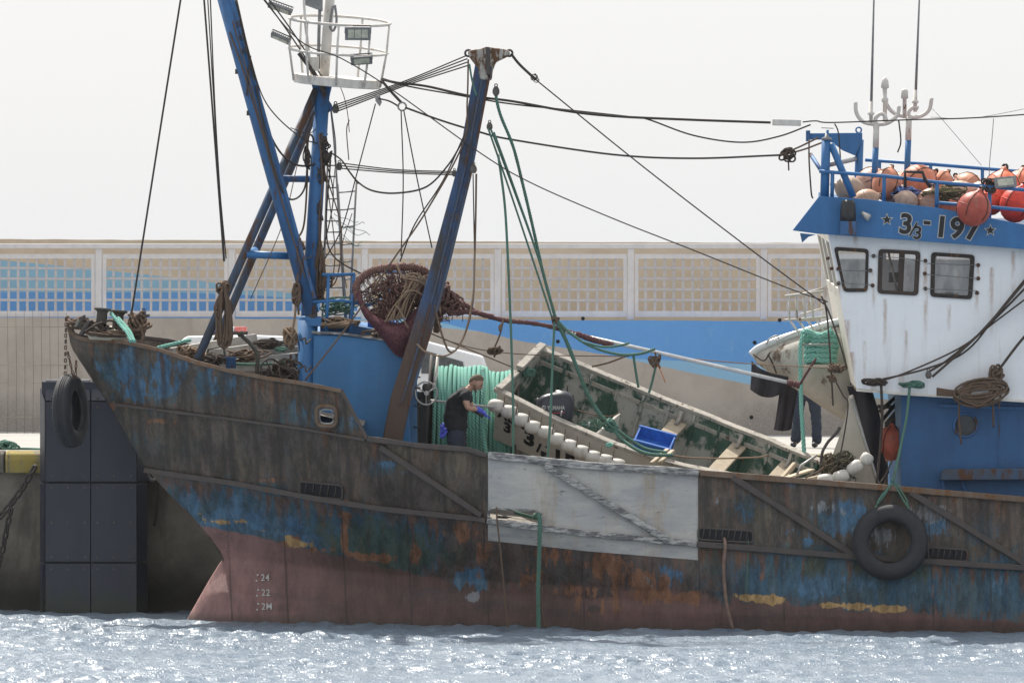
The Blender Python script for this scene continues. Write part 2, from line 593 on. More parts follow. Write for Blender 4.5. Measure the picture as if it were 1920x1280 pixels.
M_white = wx('railing_white_paint', (.62, .60, .60), (.54, .52, .53), (.4, .3, .2), 3, .05, .5, .05)
RY = WY + .25
rk = m_per_px(RY)
rail = thing('railing', P(900, 597, RY), 'white metal railing with square lattice panels along the top of the harbour wall', 'railing')
posts = [185 + 249.4 * k for k in range(-2, 8)]
p0 = None
for px in posts:
    if p0 is None:
        a, b = P(px, 599, RY), P(px, 463, RY)
        p0 = MB().box((a + b) / 2, (.115, .1, (b - a).length)).build('post', M_white, rail, bevel=.008)
        org0 = P(px, 599, RY)
    else:
        dup(p0, p0.matrix_parent_inverse.inverted() @ p0.location + (P(px, 599, RY) - org0) if False else world_mat(p0).translation + (P(px, 599, RY) - org0), rail)
a, b = P(posts[0], 462, RY), P(posts[-1], 462, RY)
def hrail(y0, y1, nm, dpt=.09, Y=RY):
    p, q = P(posts[0] - 10, (y0 + y1) / 2, Y), P(posts[-1] + 10, (y0 + y1) / 2, Y)
    h = (y1 - y0) * m_per_px(Y)
    MB().beam(p, q, dpt, h).build(nm, M_white, rail, bevel=.01)
hrail(457, 466, 'handrail', .16)
M_lat = wx('lattice_shaded_white', (.47, .45, .46), (.40, .385, .39), None, 3, 0, .6, .05)  # white paint greyed: its shaded side is put into the colour
pan0 = vb0 = hb0 = None
for k in range(len(posts) - 1):
    xa, xb = posts[k] + 7, posts[k + 1] - 7
    base = P(xa, 590, RY)
    if pan0 is None:
        f3 = lambda x, y: P(x, y, RY - .03)
        pan0 = MB().plate([(xa, 476), (xb, 476), (xb, 594), (xa, 594)], [[(xa + 7, 485), (xb - 7, 485), (xb - 7, 583), (xa + 7, 583)]], f3, (0, .06, 0)).build('panel_frame', M_white, rail)
        base0 = base
        pan = pan0
    else:
        pan = dup(pan0, world_mat(pan0).translation + (base - base0), rail)
    nv = 12
    for i in range(nv):
        x = xa + 7 + (xb - xa - 14) * (i + .5) / nv - 9.3 + 9.3
        x = xa + 7 + 14 + i * (xb - xa - 42) / (nv - 1)
        p, q = P(x, 584, RY), P(x, 484, RY)
        if vb0 is None:
            vb0 = MB().box((p + q) / 2, (4.6 * rk, .012, (q - p).length)).build('vertical_bar', M_lat, pan); vbase = p
        else:
            dup(vb0, world_mat(vb0).translation + (p - vbase), pan)
    for y in (502.5, 522.5, 542.5, 562.5):
        p, q = P(xa + 6, y, RY - .013), P(xb - 6, y, RY - .013)
        if hb0 is None:
            hb0 = MB().box((p + q) / 2, ((q - p).length, .012, 4.4 * rk)).build('horizontal_bar', M_lat, pan); hbase = p
        else:
            dup(hb0, world_mat(hb0).translation + (p - hbase), pan)

# wire mesh hung in front of the wall at the far left
M_wire = plain('dark_wire', (.15, .13, .115), .6, .6)
wm = thing('wire_mesh', P(60, 812, 22.5), 'sheet of thin square wire mesh standing before the concrete wall at far left', 'wire mesh')
for i in range(9):
    x = -2 + 15.8 * i
    MB().tube([P(x, 578 + 4 * (i % 3), 22.5), P(x + 1.5, 700, 22.5), P(x + .5, 816, 22.5)], .0036, 5).build('vertical_wire', M_wire, wm)
for y in (612, 684, 717, 782):
    MB().tube([P(-30, y, 22.49), P(60, y + 1, 22.49), P(132, y + .5, 22.49)], .0034, 5).build('horizontal_wire', M_wire, wm)

# ------------------------------------------------------------------ fender panel on the quay
t = NT('fender_plastic')
c = t.mix(t.step(t.noise(2.2, 6, .6, (1, 1, .25)), .3, .7), (.019, .022, .036), (.028, .031, .046))
c = t.mix(t.step(t.noise(8, 7, .75, (1, 1, .12), (2, 2, 2)), .62, .78, 0, .5), c, (.11, .11, .12))
sp = t.n('ShaderNodeSeparateXYZ'); t.put(sp.inputs[0], t.pos)
weed = t.step(t.math('ADD', sp.outputs[2], t.math('MULTIPLY', t.math('SUBTRACT', t.noise(5, 7, .75, (1, 1, .4)), .5), .9)), .42, .18)
c = t.mix(t.math('MULTIPLY', weed, .8), c, (.030, .036, .022))
c = t.mix(t.step(t.noise(14, 9, .8, (.3, .3, 1.6), (7, 2, 2)), .62, .70, 0, .5), c, (.085, .085, .095))
t.bump(t.math('ADD', t.noise(60, 3), t.noise(3, 3)), .12, .01)
M_fend = t.out(c, .42)
FY = 4.95
fend = thing('dock_fender', P(172, 1149, FY + .4), 'tall dark slate panelled fender on the quay face under the bow', 'fender')
rows = [(753, 902), (906, 1052), (1056, 1240)]
cols = [(85, 169), (171, 256)]
for (x0, x1) in cols:
    for (y0, y1) in rows:
        mb = MB(); mb.plate([(x0, y0), (x1, y0), (x1, y1), (x0, y1)], [], lambda x, y: P(x, y, FY), (0, .12, 0))
        pn = mb.build('panel', M_fend, fend, bevel=.012)
        for yy in ((y0 + 10, y1 - 10) if y0 != 906 else (y0 + 8, (y0 + y1) / 2, y1 - 8)):
            for xx in (x0 + 12, (x0 + x1) / 2, x1 - 10):
                MB().lathe([(.017, 0), (.014, .012)], P(xx, yy, FY), (0, -1, 0), 10).build('bolt', M_wire, pn)
    # sloping head panel
    a, b = P(x0, 751, FY), P(x1, 751, FY)
    c_, d = P(x1, 711, FY + .28), P(x0, 711, FY + .28)
    hp = MB().poly([a, b, c_, d], (0, .1, 0)).build('head_panel', M_fend, fend, bevel=.012)
    for xx in (x0 + 12, (x0 + x1) / 2, x1 - 10):
        MB().lathe([(.015, 0), (.012, .02)], P(xx, 745, FY + .03), (0, -1, .4), 10).build('bolt', M_wire, hp)
for (x0, x1) in ((75, 84), (257, 276)):
    inner, outer = (x1, x0) if x0 < 100 else (x0, x1)
    for (y0, y1) in [(726, 902)] + rows[1:]:
        A = [P(inner, y0 + (25 if y0 == 726 else 0), FY + .01), P(outer, y0, FY + .22), P(outer, y1, FY + .22), P(inner, y1, FY + .01)]
        MB().poly(A, (0, .1, 0)).build('side_panel', M_fend, fend, bevel=.008)
a = P(172, 930, FY + .5)
MB().box((a.x, FY + .5, 1.35), (1.46, .7, 4.2)).build('backing_frame', M_fend, fend)

# heavy mooring chain on the quay face, far left
def chain(name, pts, L, r, mat, parent, w=.62):
    """separate links, every second one turned"""
    path = spline(pts, 10)
    acc, links, k = 0.0, [], 0
    for i in range(1, len(path)):
        seg = path[i] - path[i - 1]
        acc += seg.length
        if acc >= L * .72:
            acc = 0
            c, d = path[i], seg.normalized()
            side = d.cross(Vector((0, 1, 0)) if k % 2 else Vector((.7, .7, .1))).normalized()
            A = L / 2 - r
            B = L * w / 2 - r
            lp = [c + d * (math.copysign(1, math.cos(a)) * (A - B) + B * math.cos(a)) + side * B * math.sin(a) for a in np.linspace(0, 2 * math.pi, 15)[:-1]]
            MB().tube(lp, r, 6, closed=True).build(name, mat, parent)
            k += 1
M_rust = wx('rusty_steel', (.10, .05, .028), (.055, .034, .026), (.19, .08, .03), 12, .35, .85, .4)
M_chain = wx('dark_chain', (.035, .03, .027), (.055, .045, .038), (.09, .05, .03), 14, .2, .75, .4)
mc = thing('mooring_chain', P(0, 1050, 5.5), 'heavy dark mooring chain hanging in a slack bend on the quay face at left edge', 'chain')
chain('link', [P(72, 862, 5.55), P(48, 905, 5.5), P(24, 940, 5.5), P(-4, 972, 5.5), P(-40, 1000, 5.5)], .17, .022, M_chain, mc)
chain('link', [P(24, 942, 5.45), P(14, 985, 5.5), P(5, 1030, 5.6), P(-6, 1070, 5.62)], .15, .019, M_chain, mc)
# ------------------------------------------------------------------ the trawler: hull
SHEER = [(100, 585), (124, 586), (127, 596), (131, 622), (145, 632), (165, 637), (230, 641), (300, 656), (370, 680), (430, 695), (500, 709), (560, 717), (641, 733),
         (688, 822), (785, 835), (880, 843), (900, 850), (915, 853), (1100, 872), (1312, 886), (1650, 913), (1920, 936), (2080, 950)]
STRAKE = [(100, 845), (262, 880), (440, 906), (600, 936), (720, 954), (900, 973), (910, 976), (1100, 1000), (1312, 1020), (1600, 1043), (1920, 1064), (2080, 1075)]
BOTTOM = 1225.0
STEM = [(580, 126), (600, 125), (625, 126), (655, 136), (700, 165), (760, 205), (835, 248), (878, 274), (915, 307), (955, 347), (985, 372), (1015, 396), (1040, 413),
        (1049, 417), (1056, 411), (1085, 393), (1120, 373), (1155, 353), (1225, 325)]      # (py, px)
VK = .46
CY = 2.7
HEEL = .055
def row_py(v, px):
    s, k = interp(SHEER, px), interp(STRAKE, px)
    return s + (k - s) * v / VK if v < VK else k + (BOTTOM - k) * (v - VK) / (1 - VK)
def inv_v(px, py):
    s, k = interp(SHEER, px), interp(STRAKE, px)
    return VK * (py - s) / (k - s) if py < k else VK + (1 - VK) * (py - k) / (BOTTOM - k)
_stem_cache = {}
def stem_px(v):
    key = round(v, 4)
    if key not in _stem_cache:
        x = 200.0
        for _ in range(60):
            x = .5 * x + .5 * interp(STEM, row_py(v, x))
        _stem_cache[key] = x
    return _stem_cache[key]
def half_b(v, px):
    st = stem_px(v)
    t = max(0.0, (px - st) / 129.0)
    Lw = np.interp(v, [0, VK, .75, 1], [6.0, 6.6, 8.5, 9.0])
    p = np.interp(v, [0, VK, .75, 1], [2.3, 2.1, 1.75, 1.7])
    B = np.interp(v, [0, VK, .8, 1], [2.7, 2.7, 2.66, 2.5])
    b = B * (1 - (1 - min(1, t / Lw)) ** p)
    py = row_py(v, st)
    if py > 1040:      # fuller forefoot of the bulb
        w = min(1, (py - 1040) / 70)
        b = max(b, .52 * w * math.sqrt(min(1, t / 1.1)) * (1 if t < 1.1 else 1)) if t < 2.6 else b
        b = b + .10 * w * math.sqrt(min(1, t / .25)) * math.exp(-t)
    return b
def hull_y(px, py):
    return CY - half_b(inv_v(px, py), px)
def on_hull(px, py, out=0.0):
    return P(px, py, hull_y(px, py) - out)

cols_c = sorted(set(list(np.arange(125, 330, 4.0)) + list(np.arange(330, 590, 5.0)) + list(np.arange(590, 692, 2.6)) + list(np.arange(692, 910, 4.0)) + list(np.arange(915, 1030, 3.0)) +
                    list(np.arange(1035, 1305, 4.0)) + [641, 688, 880, 900, 1309.0, 1312] + list(np.arange(1318, 1930, 4.0)) + list(np.arange(1930, 2080, 10.0))))
rows_v = sorted(set([round(v, 4) for v in list(np.linspace(0, VK, 62)) + list(np.linspace(VK, 1, 56))] + [VK + (1 - VK) * .145]))
def col_px(c, v):
    st = stem_px(v)
    return c + (st - 125.0) * (1 - (c - 125.0) / 475.0) if c < 600 else c
def in_slot(px, py, slot):
    x0, y0, x1, y1, sl, r = slot
    yc = (y0 + y1) / 2 + sl * (px - (x0 + x1) / 2)
    dx = max(0, abs(px - (x0 + x1) / 2) - (x1 - x0) / 2 + r)
    dy = max(0, abs(py - yc) - (y1 - y0) / 2 + r)
    return dx * dx + dy * dy < r * r
FAIRLEAD = (596, 763, 629, 797, .06, 10)
PORT_SLOT = (918, 957, 1013, 977, .06, 8)
SLOTS = [FAIRLEAD, PORT_SLOT]

def hull_sheet(cs, vs_, out=0.0, mirror=False, slots=SLOTS):
    V, F, PX = [], [], []
    for v in vs_:
        for c in cs:
            px = col_px(c, v)
            py = row_py(v, px)
            p = P(px, py, CY - half_b(v, px) - out)
            # dents between frames
            d = .018 * mnoise.noise((p.x * 1.1, p.z * 1.4, 3)) + .006 * math.sin(p.x * 6.6) * mnoise.noise((p.x * .5, p.z * .8, 9))
            if abs(half_b(v, px)) > .15:
                p.y += d
            if mirror:
                p = Vector((p.x, 2 * CY - p.y, p.z + HEEL * (2 * CY - 2 * p.y)))
            V.append(p); PX.append((px, py))
    n = len(cs)
    for j in range(len(vs_) - 1):
        for i in range(n - 1):
            q = [j * n + i, j * n + i + 1, (j + 1) * n + i + 1, (j + 1) * n + i]
            cx = sum(PX[k][0] for k in q) / 4; cy = sum(PX[k][1] for k in q) / 4
            if not mirror and any(in_slot(cx, cy, s) for s in slots):
                continue
            F.append(q)
    return V, F, PX

BOOT = [(300, 965), (380, 985), (470, 1003), (560, 1024), (640, 1043), (740, 1066), (840, 1092), (900, 1100), (1100, 1108), (1390, 1124), (1510, 1135), (1700, 1148), (1920, 1164), (2080, 1175)]
# worn paint patches seen on the side: (px, py, rx, ry, weight)
BLUE = [(240, 690, 22, 40, .9), (255, 730, 25, 30, .8), (305, 700, 18, 48, 1), (345, 690, 14, 22, .8), (330, 720, 14, 22, .6), (400, 700, 14, 45, .75), (435, 720, 22, 25, .6), (180, 690, 12, 16, .6),
        (300, 655, 16, 10, .4), (372, 985, 18, 9, 1), (400, 985, 40, 9, 1), (430, 970, 38, 26, .95), (360, 940, 20, 28, .8), (480, 975, 40, 30, .8), (540, 985, 45, 22, .8), (570, 1012, 32, 14, 1), (445, 940, 25, 30, .6),
        (650, 990, 40, 28, .45), (740, 1000, 36, 22, .35), (820, 1060, 26, 16, .5), (880, 1092, 30, 24, 1.1), (890, 1075, 30, 18, .7), (745, 1060, 14, 10, .6),
        (730, 870, 30, 9, .6), (755, 885, 20, 8, .5), (1260, 1080, 26, 24, .8), (1245, 1072, 14, 24, .6), (1500, 905, 60, 20, .3), (1585, 965, 22, 36, 1.0), (1560, 985, 18, 22, .7), (1610, 960, 20, 30, .7), (1515, 1015, 12, 8, .9), (1500, 1000, 40, 20, .4),
        (1750, 985, 40, 22, .65), (1720, 950, 18, 18, .5), (1525, 1100, 40, 24, .85), (1620, 1090, 60, 20, .45), (1440, 1090, 20, 30, .35), (1700, 1090, 50, 30, .4), (1880, 1100, 50, 28, .45), (1380, 960, 60, 25, .3), (1700, 1040, 30, 30, .35), (660, 790, 18, 20, .4), (560, 770, 25, 25, .4)]
TEAL = [(230, 700, 60, 50, .5), (400, 720, 70, 45, .5), (560, 780, 60, 30, .45), (640, 800, 40, 20, .4), (180, 680, 30, 30, .4), (250, 830, 40, 30, .35), (720, 875, 40, 20, .5), (1560, 970, 60, 40, .45), (1400, 950, 60, 30, .4), (430, 970, 130, 60, 1.0), (560, 990, 130, 50, 1.0), (650, 1010, 100, 55, .9), (760, 1030, 80, 60, .75), (300, 720, 120, 60, .35), (820, 1030, 50, 40, .45), (1480, 1080, 140, 55, .85), (1700, 1095, 180, 55, .9), (1880, 1100, 110, 55, .9), (1840, 1000, 60, 40, .4), (1400, 1020, 60, 30, .35), (1330, 1005, 50, 12, .3)]
ORNG = [(1040, 1040, 60, 25, .55), (1150, 1055, 60, 28, .65), (1200, 1090, 70, 25, .75), (1270, 1120, 60, 12, .8), (1000, 1085, 30, 20, .7), (905, 1040, 30, 40, .45), (480, 900, 120, 5, .5), (230, 760, 60, 8, .5), (560, 1008, 20, 6, .8), (545, 1018, 18, 6, 1), (600, 1030, 30, 7, .6), (645, 1010, 8, 40, .9), (700, 1045, 40, 8, 1), (660, 1040, 20, 8, .9), (640, 965, 40, 6, .6), (870, 1000, 30, 20, .7), (990, 1080, 18, 30, .6), (1120, 1070, 14, 18, .8), (1155, 1065, 22, 22, .8), (1080, 1105, 40, 14, .7), (1180, 1085, 20, 20, .7), (1210, 1115, 70, 18, .8), (1290, 1115, 25, 8, .9), (1085, 1125, 12, 25, .6), (1150, 1130, 60, 30, .5), (1430, 1080, 14, 10, .6), (340, 760, 30, 8, .4), (300, 790, 60, 6, .5), (780, 1040, 12, 30, .6), (610, 938, 60, 5, .6), (840, 1000, 16, 14, .5), (1110, 1020, 100, 22, .35), (1750, 1110, 6, 30, .7)]
YELW = [(430, 978, 40, 5, .8), (560, 1018, 22, 8, 1), (540, 1008, 10, 5, .7), (1410, 1120, 28, 6, 1.1), (1450, 1124, 30, 8, 1.2), (1560, 1134, 30, 6, 1), (1610, 1136, 32, 6, .9), (1670, 1141, 36, 7, 1.2), (1380, 1115, 14, 5, .6), (480, 995, 16, 4, .7), (375, 960, 8, 10, .5)]
PALE = [(885, 1118, 14, 9, 1), (1545, 950, 30, 14, .6), (1740, 960, 40, 26, .75), (1590, 955, 40, 14, .5), (1350, 940, 30, 12, .4), (1335, 955, 25, 14, .4), (1640, 1005, 40, 30, .6), (620, 930, 22, 3, .6), (1210, 1090, 30, 20, .35), (950, 1125, 20, 8, .3), (820, 960, 40, 20, .25)]
DARK = [(500, 840, 260, 60, .6), (800, 920, 140, 60, .7), (1120, 1110, 70, 14, .9), (1040, 1060, 60, 30, .6), (1115, 1140, 14, 8, 1), (1300, 1060, 60, 50, .6), (1370, 1080, 30, 50, .7), (960, 1010, 50, 30, .5), (1780, 1090, 25, 60, .6), (1600, 935, 250, 18, .6), (1830, 990, 80, 40, .6), (640, 870, 90, 40, .5), (300, 850, 120, 40, .5)]
def blob(lst, px, py):
    m = np.zeros_like(px)
    for cx, cy, rx, ry, w in lst:
        m = np.maximum(m, w * np.exp(-(((px - cx) / rx) ** 2 + ((py - cy) / ry) ** 2) * .8))
    return m

def hull_material():
    t = NT('weathered_hull_paint')
    fine = t.noise(9, 8, .72, (1, .4, .55))
    mid = t.noise(2.6, 8, .7, (1, 1, .5), (3, 1, 5))
    strk = t.noise(7, 7, .72, (1, .12, .09), (1, 4, 2))
    strk2 = t.noise(16, 5, .7, (1, .08, .05), (7, 4, 2))
    big = t.noise(.9, 4, .6, (1, 1, .7), (2, 9, 4))
    jag = t.math('ADD', t.math('MULTIPLY', t.math('SUBTRACT', fine, .5), 2.2), t.math('MULTIPLY', t.math('SUBTRACT', strk, .5), 2.2))
    jag2 = t.math('ADD', jag, t.math('ADD', t.math('MULTIPLY', t.math('SUBTRACT', mid, .5), 1.8), t.math('MULTIPLY', t.math('SUBTRACT', strk2, .5), 1.2)))
    def mask(attr, lo=.33, hi=.45, k=1.0):
        at = t.attr(attr)
        return t.step(t.math('ADD', at, t.math('MULTIPLY', t.math('MULTIPLY', jag2, k * .62), t.step(at, .02, .22))), lo, hi)
    base = t.mix(t.step(big, .35, .65), (0.084, 0.066, 0.053), (0.066, 0.060, 0.053))
    base = t.mix(t.step(strk, .42, .66), base, (0.118, 0.083, 0.061))
    base = t.mix(t.step(strk2, .5, .72, 0, .7), base, (0.058, 0.055, 0.055))
    base = t.mix(t.step(mid, .56, .70, 0, .75), base, (0.111, 0.117, 0.122))
    base = t.mix(t.step(t.noise(5, 8, .75, (1, 1, .4), (9, 9, 1)), .62, .70, 0, .8), base, (0.195, 0.098, 0.052))
    base = t.mix(t.step(t.noise(1.7, 7, .7, (1, 1, .45), (4, 8, 1)), .52, .66, 0, .7), base, (.120, .098, .066))
    base = t.mix(t.step(t.noise(3.3, 8, .75, (1, 1, .2), (14, 8, 1)), .58, .66, 0, .6), base, (.155, .125, .105))
    lo_side = t.step(t.attr('stk'), -.02, .02)          # 1 above the strake
    low = t.mix(t.step(strk, .38, .62), (0.081, 0.072, 0.068), (0.114, 0.078, 0.065))
    low = t.mix(t.step(mid, .52, .66, 0, .7), low, (0.150, 0.094, 0.072))
    base = t.mix(lo_side, low, base)
    base = t.mix(t.math('MULTIPLY', mask('teal', .25, .50, .9), .85), base, t.mix(t.step(strk, .35, .65), (0.035, 0.105, 0.170), (0.050, 0.090, 0.098)))
    base = t.mix(mask('blue', .40, .52), base, t.mix(t.step(mid, .3, .7), (0.045, 0.125, 0.225), (0.085, 0.150, 0.205)))
    base = t.mix(t.math('MULTIPLY', mask('grn', .30, .55, .9), .8), base, t.mix(t.step(strk, .35, .65), (.040, .082, .066), (.075, .080, .048)))
    base = t.mix(t.math('MULTIPLY', mask('dark', .42, .66, 1.2), .6), base, (0.068, 0.060, 0.057))
    # red oxide underwater paint
    ragged = t.math('MULTIPLY', t.math('ADD', jag, t.math('MULTIPLY', t.math('SUBTRACT', mid, .5), 1.6)), t.attr('rag'))
    under = t.step(t.math('ADD', t.attr('boot'), ragged), .012, -.012)
    red = t.mix(t.step(big, .3, .7), (.275, .150, .138), (.215, .118, .108))
    brn = t.mix(t.step(mid, .38, .62), (.125, .070, .058), (.085, .056, .048))
    red = t.mix(t.math('ADD', t.attr('pink'), t.math('MULTIPLY', t.math('SUBTRACT', mid, .5), .5)), brn, red)
    red = t.mix(t.step(t.noise(1.4, 7, .65, (.35, 1, 1.6)), .5, .72, 0, .8), red, (.080, .058, .054))
    red = t.mix(t.step(strk2, .6, .75, 0, .5), red, (.24, .15, .13))
    red = t.mix(t.math('MULTIPLY', mask('dark', .42, .6, 1.2), .8), red, (.058, .046, .043))
    red = t.mix(t.step(t.attr('zz'), .16, .03, 0, .6), red, (.07, .06, .045))
    base = t.mix(under, base, red)
    base = t.mix(mask('orng', .42, .56), base, t.mix(fine, (.27, .125, .065), (.18, .09, .055)))
    base = t.mix(mask('yelw', .45, .55), base, t.mix(strk, (.46, .32, .14), (.33, .19, .08)))
    base = t.mix(t.math('MULTIPLY', mask('pale', .42, .60), .8), base, (.24, .25, .26))
    # rust runs, grime and bleached scuffs over every coat
    run = t.step(t.math('ADD', t.math('MULTIPLY', strk2, .65), t.math('MULTIPLY', mid, .35)), .56, .66, 0, .75)
    base = t.mix(run, base, t.mix(fine, (.060, .036, .026), (.13, .068, .040)))
    rm = t.step(t.math('ADD', t.attr('runs'), t.math('MULTIPLY', t.math('SUBTRACT', fine, .5), .9)), .32, .7, 0, .7)
    base = t.mix(rm, base, t.mix(strk2, (.19, .085, .042), (.10, .052, .034)))
    g1 = t.noise(22, 10, .78, (1, 1, .6), (2, 3, 4))
    g2 = t.noise(5.5, 9, .75, (1, .4, .35), (12, 3, 4))
    val = t.math('ADD', t.step(g1, .34, .68, .84, 1.12), t.step(g2, .38, .62, -.34, .34))
    val = t.math('ADD', val, t.math('MULTIPLY', t.math('MULTIPLY', under, .55), t.math('SUBTRACT', 1.0, val)))
    cb = t.n('ShaderNodeVectorMath', operation='SCALE'); t.put(cb.inputs[0], base); t.put(cb.inputs['Scale'], val)
    base = cb.outputs[0]
    base = t.mix(t.step(t.noise(13, 9, .8, (.8, 1, .5), (5, 5, 1)), .66, .72, 0, .4), base, (.17, .145, .12))
    # weld seams and scratches
    frm = t.step(t.math('ADD', t.attr('frm'), t.math('MULTIPLY', t.math('SUBTRACT', fine, .5), .9)), .35, .95, 0, .6)
    base = t.mix(frm, base, (.042, .035, .031))
    seam = t.step(t.attr('seam'), .0, .022, .75, 0)
    base = t.mix(seam, base, (.04, .034, .032))
    base = t.mix(t.step(t.noise(60, 3, .6, (1, 1, .35)), .68, .74, 0, .3), base, (.20, .15, .11))
    t.bump(t.math('ADD', t.math('ADD', t.math('MULTIPLY', fine, .6), t.math('MULTIPLY', t.noise(45, 5, .7), .4)), t.math('MULTIPLY', seam, -.5)), .55, .025)
    return t.out(base, t.step(mid, .3, .7, .5, .8), 0, .35)
M_hull = hull_material()

trawler = thing('fishing_trawler', P(1000, 1180, CY), 'rusty blue and brown steel fishing trawler with white wheelhouse moored along the quay', 'trawler')
Vn, Fn, PX = hull_sheet(cols_c, rows_v)
Vf, Ff, _ = hull_sheet(cols_c[::3] + [cols_c[-1]], rows_v[::3], mirror=True)
mb = MB()
mb.add(Vn, Fn, 0, True)
nn = len(Vn)
mb.add(Vf, [f[::-1] for f in Ff], 0, True)
pxa = np.array([p[0] for p in PX] + [2000] * len(Vf), dtype=float)
pya = np.array([p[1] for p in PX] + [900] * len(Vf), dtype=float)
za = np.array([p.z for p in Vn + Vf])
bx, by = zip(*BOOT); sx, sy = zip(*STRAKE)
seams = np.array([255, 345, 425, 530, 640, 762, 905, 1085, 1305, 1460, 1740, 1850])
seamd = np.min(np.abs(pxa[:, None] - seams[None, :] - ((pya[:, None] - 950) * .05)), axis=1) / 132.0
rag = np.interp(pxa, [300, 700, 850, 950, 1350, 1420, 2080], [.02, .05, .18, .34, .30, .12, .10])
GRN = [(690, 1020, 80, 45, .9), (760, 1040, 60, 45, .85), (600, 985, 50, 30, .5), (840, 1040, 40, 30, .6), (1340, 1050, 40, 50, .5), (1500, 1060, 100, 30, .45), (340, 830, 60, 40, .4), (520, 780, 60, 30, .35), (1700, 1070, 100, 30, .5)]
FRAMES = np.array([262, 312, 350, 392, 432, 478, 522, 566, 650, 706, 764, 826, 1420, 1490, 1560, 1640, 1720, 1800, 1880])
frm_a = np.max(np.exp(-((pxa[:, None] - FRAMES[None, :] - (pya[:, None] - 800) * .06) / 6.5) ** 2), axis=1) * np.clip((np.interp(pxa, sx, sy) + 40 - pya) / 60, 0, 1)
rr = random.Random(11)
RUNS = []
for _ in range(150):
    x = rr.uniform(150, 1920)
    top = interp(SHEER, x) + 4 if rr.random() < .4 else interp(STRAKE, x) + 6
    L = rr.uniform(25, 100); w = rr.uniform(2.5, 7)
    RUNS.append((x, top, L, w))
RUNS += [(x, 935, 70, 6) for x in (575, 598, 620, 636)] + [(x, 1016, 80, 6) for x in (1330, 1352, 1380, 1404)] + [(x, 1050, 80, 6) for x in (1752, 1775, 1800)] + [(612, 800, 70, 10), (604, 800, 50, 6), (920, 1015, 60, 8), (1015, 1025, 60, 7)]
runs = np.zeros_like(pxa)
for x, top, L, w in RUNS:
    v_ = np.clip((pya - top) / L, -1, 2)
    runs = np.maximum(runs, np.exp(-((pxa - x - 2 * np.sin(pya * .07 + x)) / w) ** 2) * np.clip((pya - top) / 4, 0, 1) * np.clip(1 - v_, 0, 1))
hull = mb.build('hull', M_hull, trawler, attrs={
    'boot': (np.interp(pxa, bx, by) - pya) / 132, 'stk': (np.interp(pxa, sx, sy) - pya) / 132, 'rag': rag, 'zz': za, 'seam': seamd, 'runs': runs, 'grn': blob(GRN, pxa, pya), 'pink': np.interp(pxa, [300, 480, 660, 1000, 1300, 1420, 2080], [1, .85, .12, .0, .4, .25, .25]), 'frm': frm_a,
    'blue': blob(BLUE, pxa, pya), 'teal': blob(TEAL, pxa, pya), 'orng': blob(ORNG, pxa, pya), 'yelw': blob(YELW, pxa, pya), 'pale': blob(PALE, pxa, pya), 'dark': blob(DARK, pxa, pya)})
# normals must stay consistent for the shell: near side outward
sd = hull.modifiers.new('shell', 'SOLIDIFY')
sd.thickness, sd.offset = .035, -1
sd.use_even_offset = False

# repainted grey-white section amidships: a plate of its own
t = NT('scuffed_white_paint')
c = t.mix(t.step(t.noise(1.9, 6, .65, (.6, 1, 1.8)), .38, .62), (.50, .48, .44), (.34, .35, .36))
c = t.mix(t.step(t.noise(1.3, 5, .6, (1, 1, 1), (5, 5, 5)), .45, .65, 0, .6), c, (.42, .41, .385))
c = t.mix(t.step(t.noise(7, 7, .75, (.35, 1, 1.6), (2, 5, 8)), .55, .72, 0, .6), c, (.23, .24, .26))
c = t.mix(t.step(t.noise(10, 9, .8, (.5, 1, 1.5), (6, 1, 2)), .585, .66, 0, .85), c, (.05, .05, .055))
c = t.mix(t.step(t.noise(2.4, 6, .7, (1, 1, .2), (8, 1, 2)), .50, .70, 0, .75), c, (.36, .26, .16))
c = t.mix(t.step(t.noise(3, 7, .7, (1.2, 1, .8), (1, 1, 2)), .60, .72, 0, .6), c, (.50, .50, .49))
t.bump(t.math('ADD', t.noise(8, 6, .7, (.5, 1, 1)), t.math('MULTIPLY', t.noise(50, 4), .3)), .5, .03)
M_patch = t.out(c, .6, 0, .4)
cs = [c for c in cols_c if 914 <= c <= 1309.5]
vsp = [v for v in rows_v if v <= VK + (1 - VK) * .146]
Vp, Fp, _ = hull_sheet(cs, vsp, out=.012, slots=[PORT_SLOT])
pan = MB().add(Vp, Fp, 0, True).build('side_panel', M_patch, trawler)
pan['label'] = 'grey-white painted section of the hull side'
sd = pan.modifiers.new('shell', 'SOLIDIFY'); sd.thickness, sd.offset = .011, -1

def follow(tab, x0, x1, step, out):
    xs = sorted(set([x0, x1] + [a for a, _ in tab if x0 < a < x1] + list(np.arange(x0, x1, step))))
    return [on_hull(x, interp(tab, x), out) for x in xs]
M_void = plain('dark_opening', (.012, .012, .016), .9)
M_rail = wx('rusty_rail', (.13, .085, .055), (.17, .12, .085), (.22, .11, .05), 5, .45, .8, .4)
M_raild = wx('dark_rail', (.085, .068, .06), (.065, .058, .056), (.13, .08, .05), 5, .3, .8, .4)
t = NT('worn_white_timber')
c = t.mix(t.step(t.noise(9, 8, .75, (.4, 1, 1.6)), .42, .58), (.50, .49, .46), (.15, .15, .155))
c = t.mix(t.step(t.noise(16, 9, .8, (.25, 1, 1.8), (3, 3, 3)), .54, .62, 0, .9), c, (.045, .045, .048))
t.bump(t.noise(22, 7, .75, (.3, 1, 1.5)), .9, .03)
M_railw = t.out(c, .75)
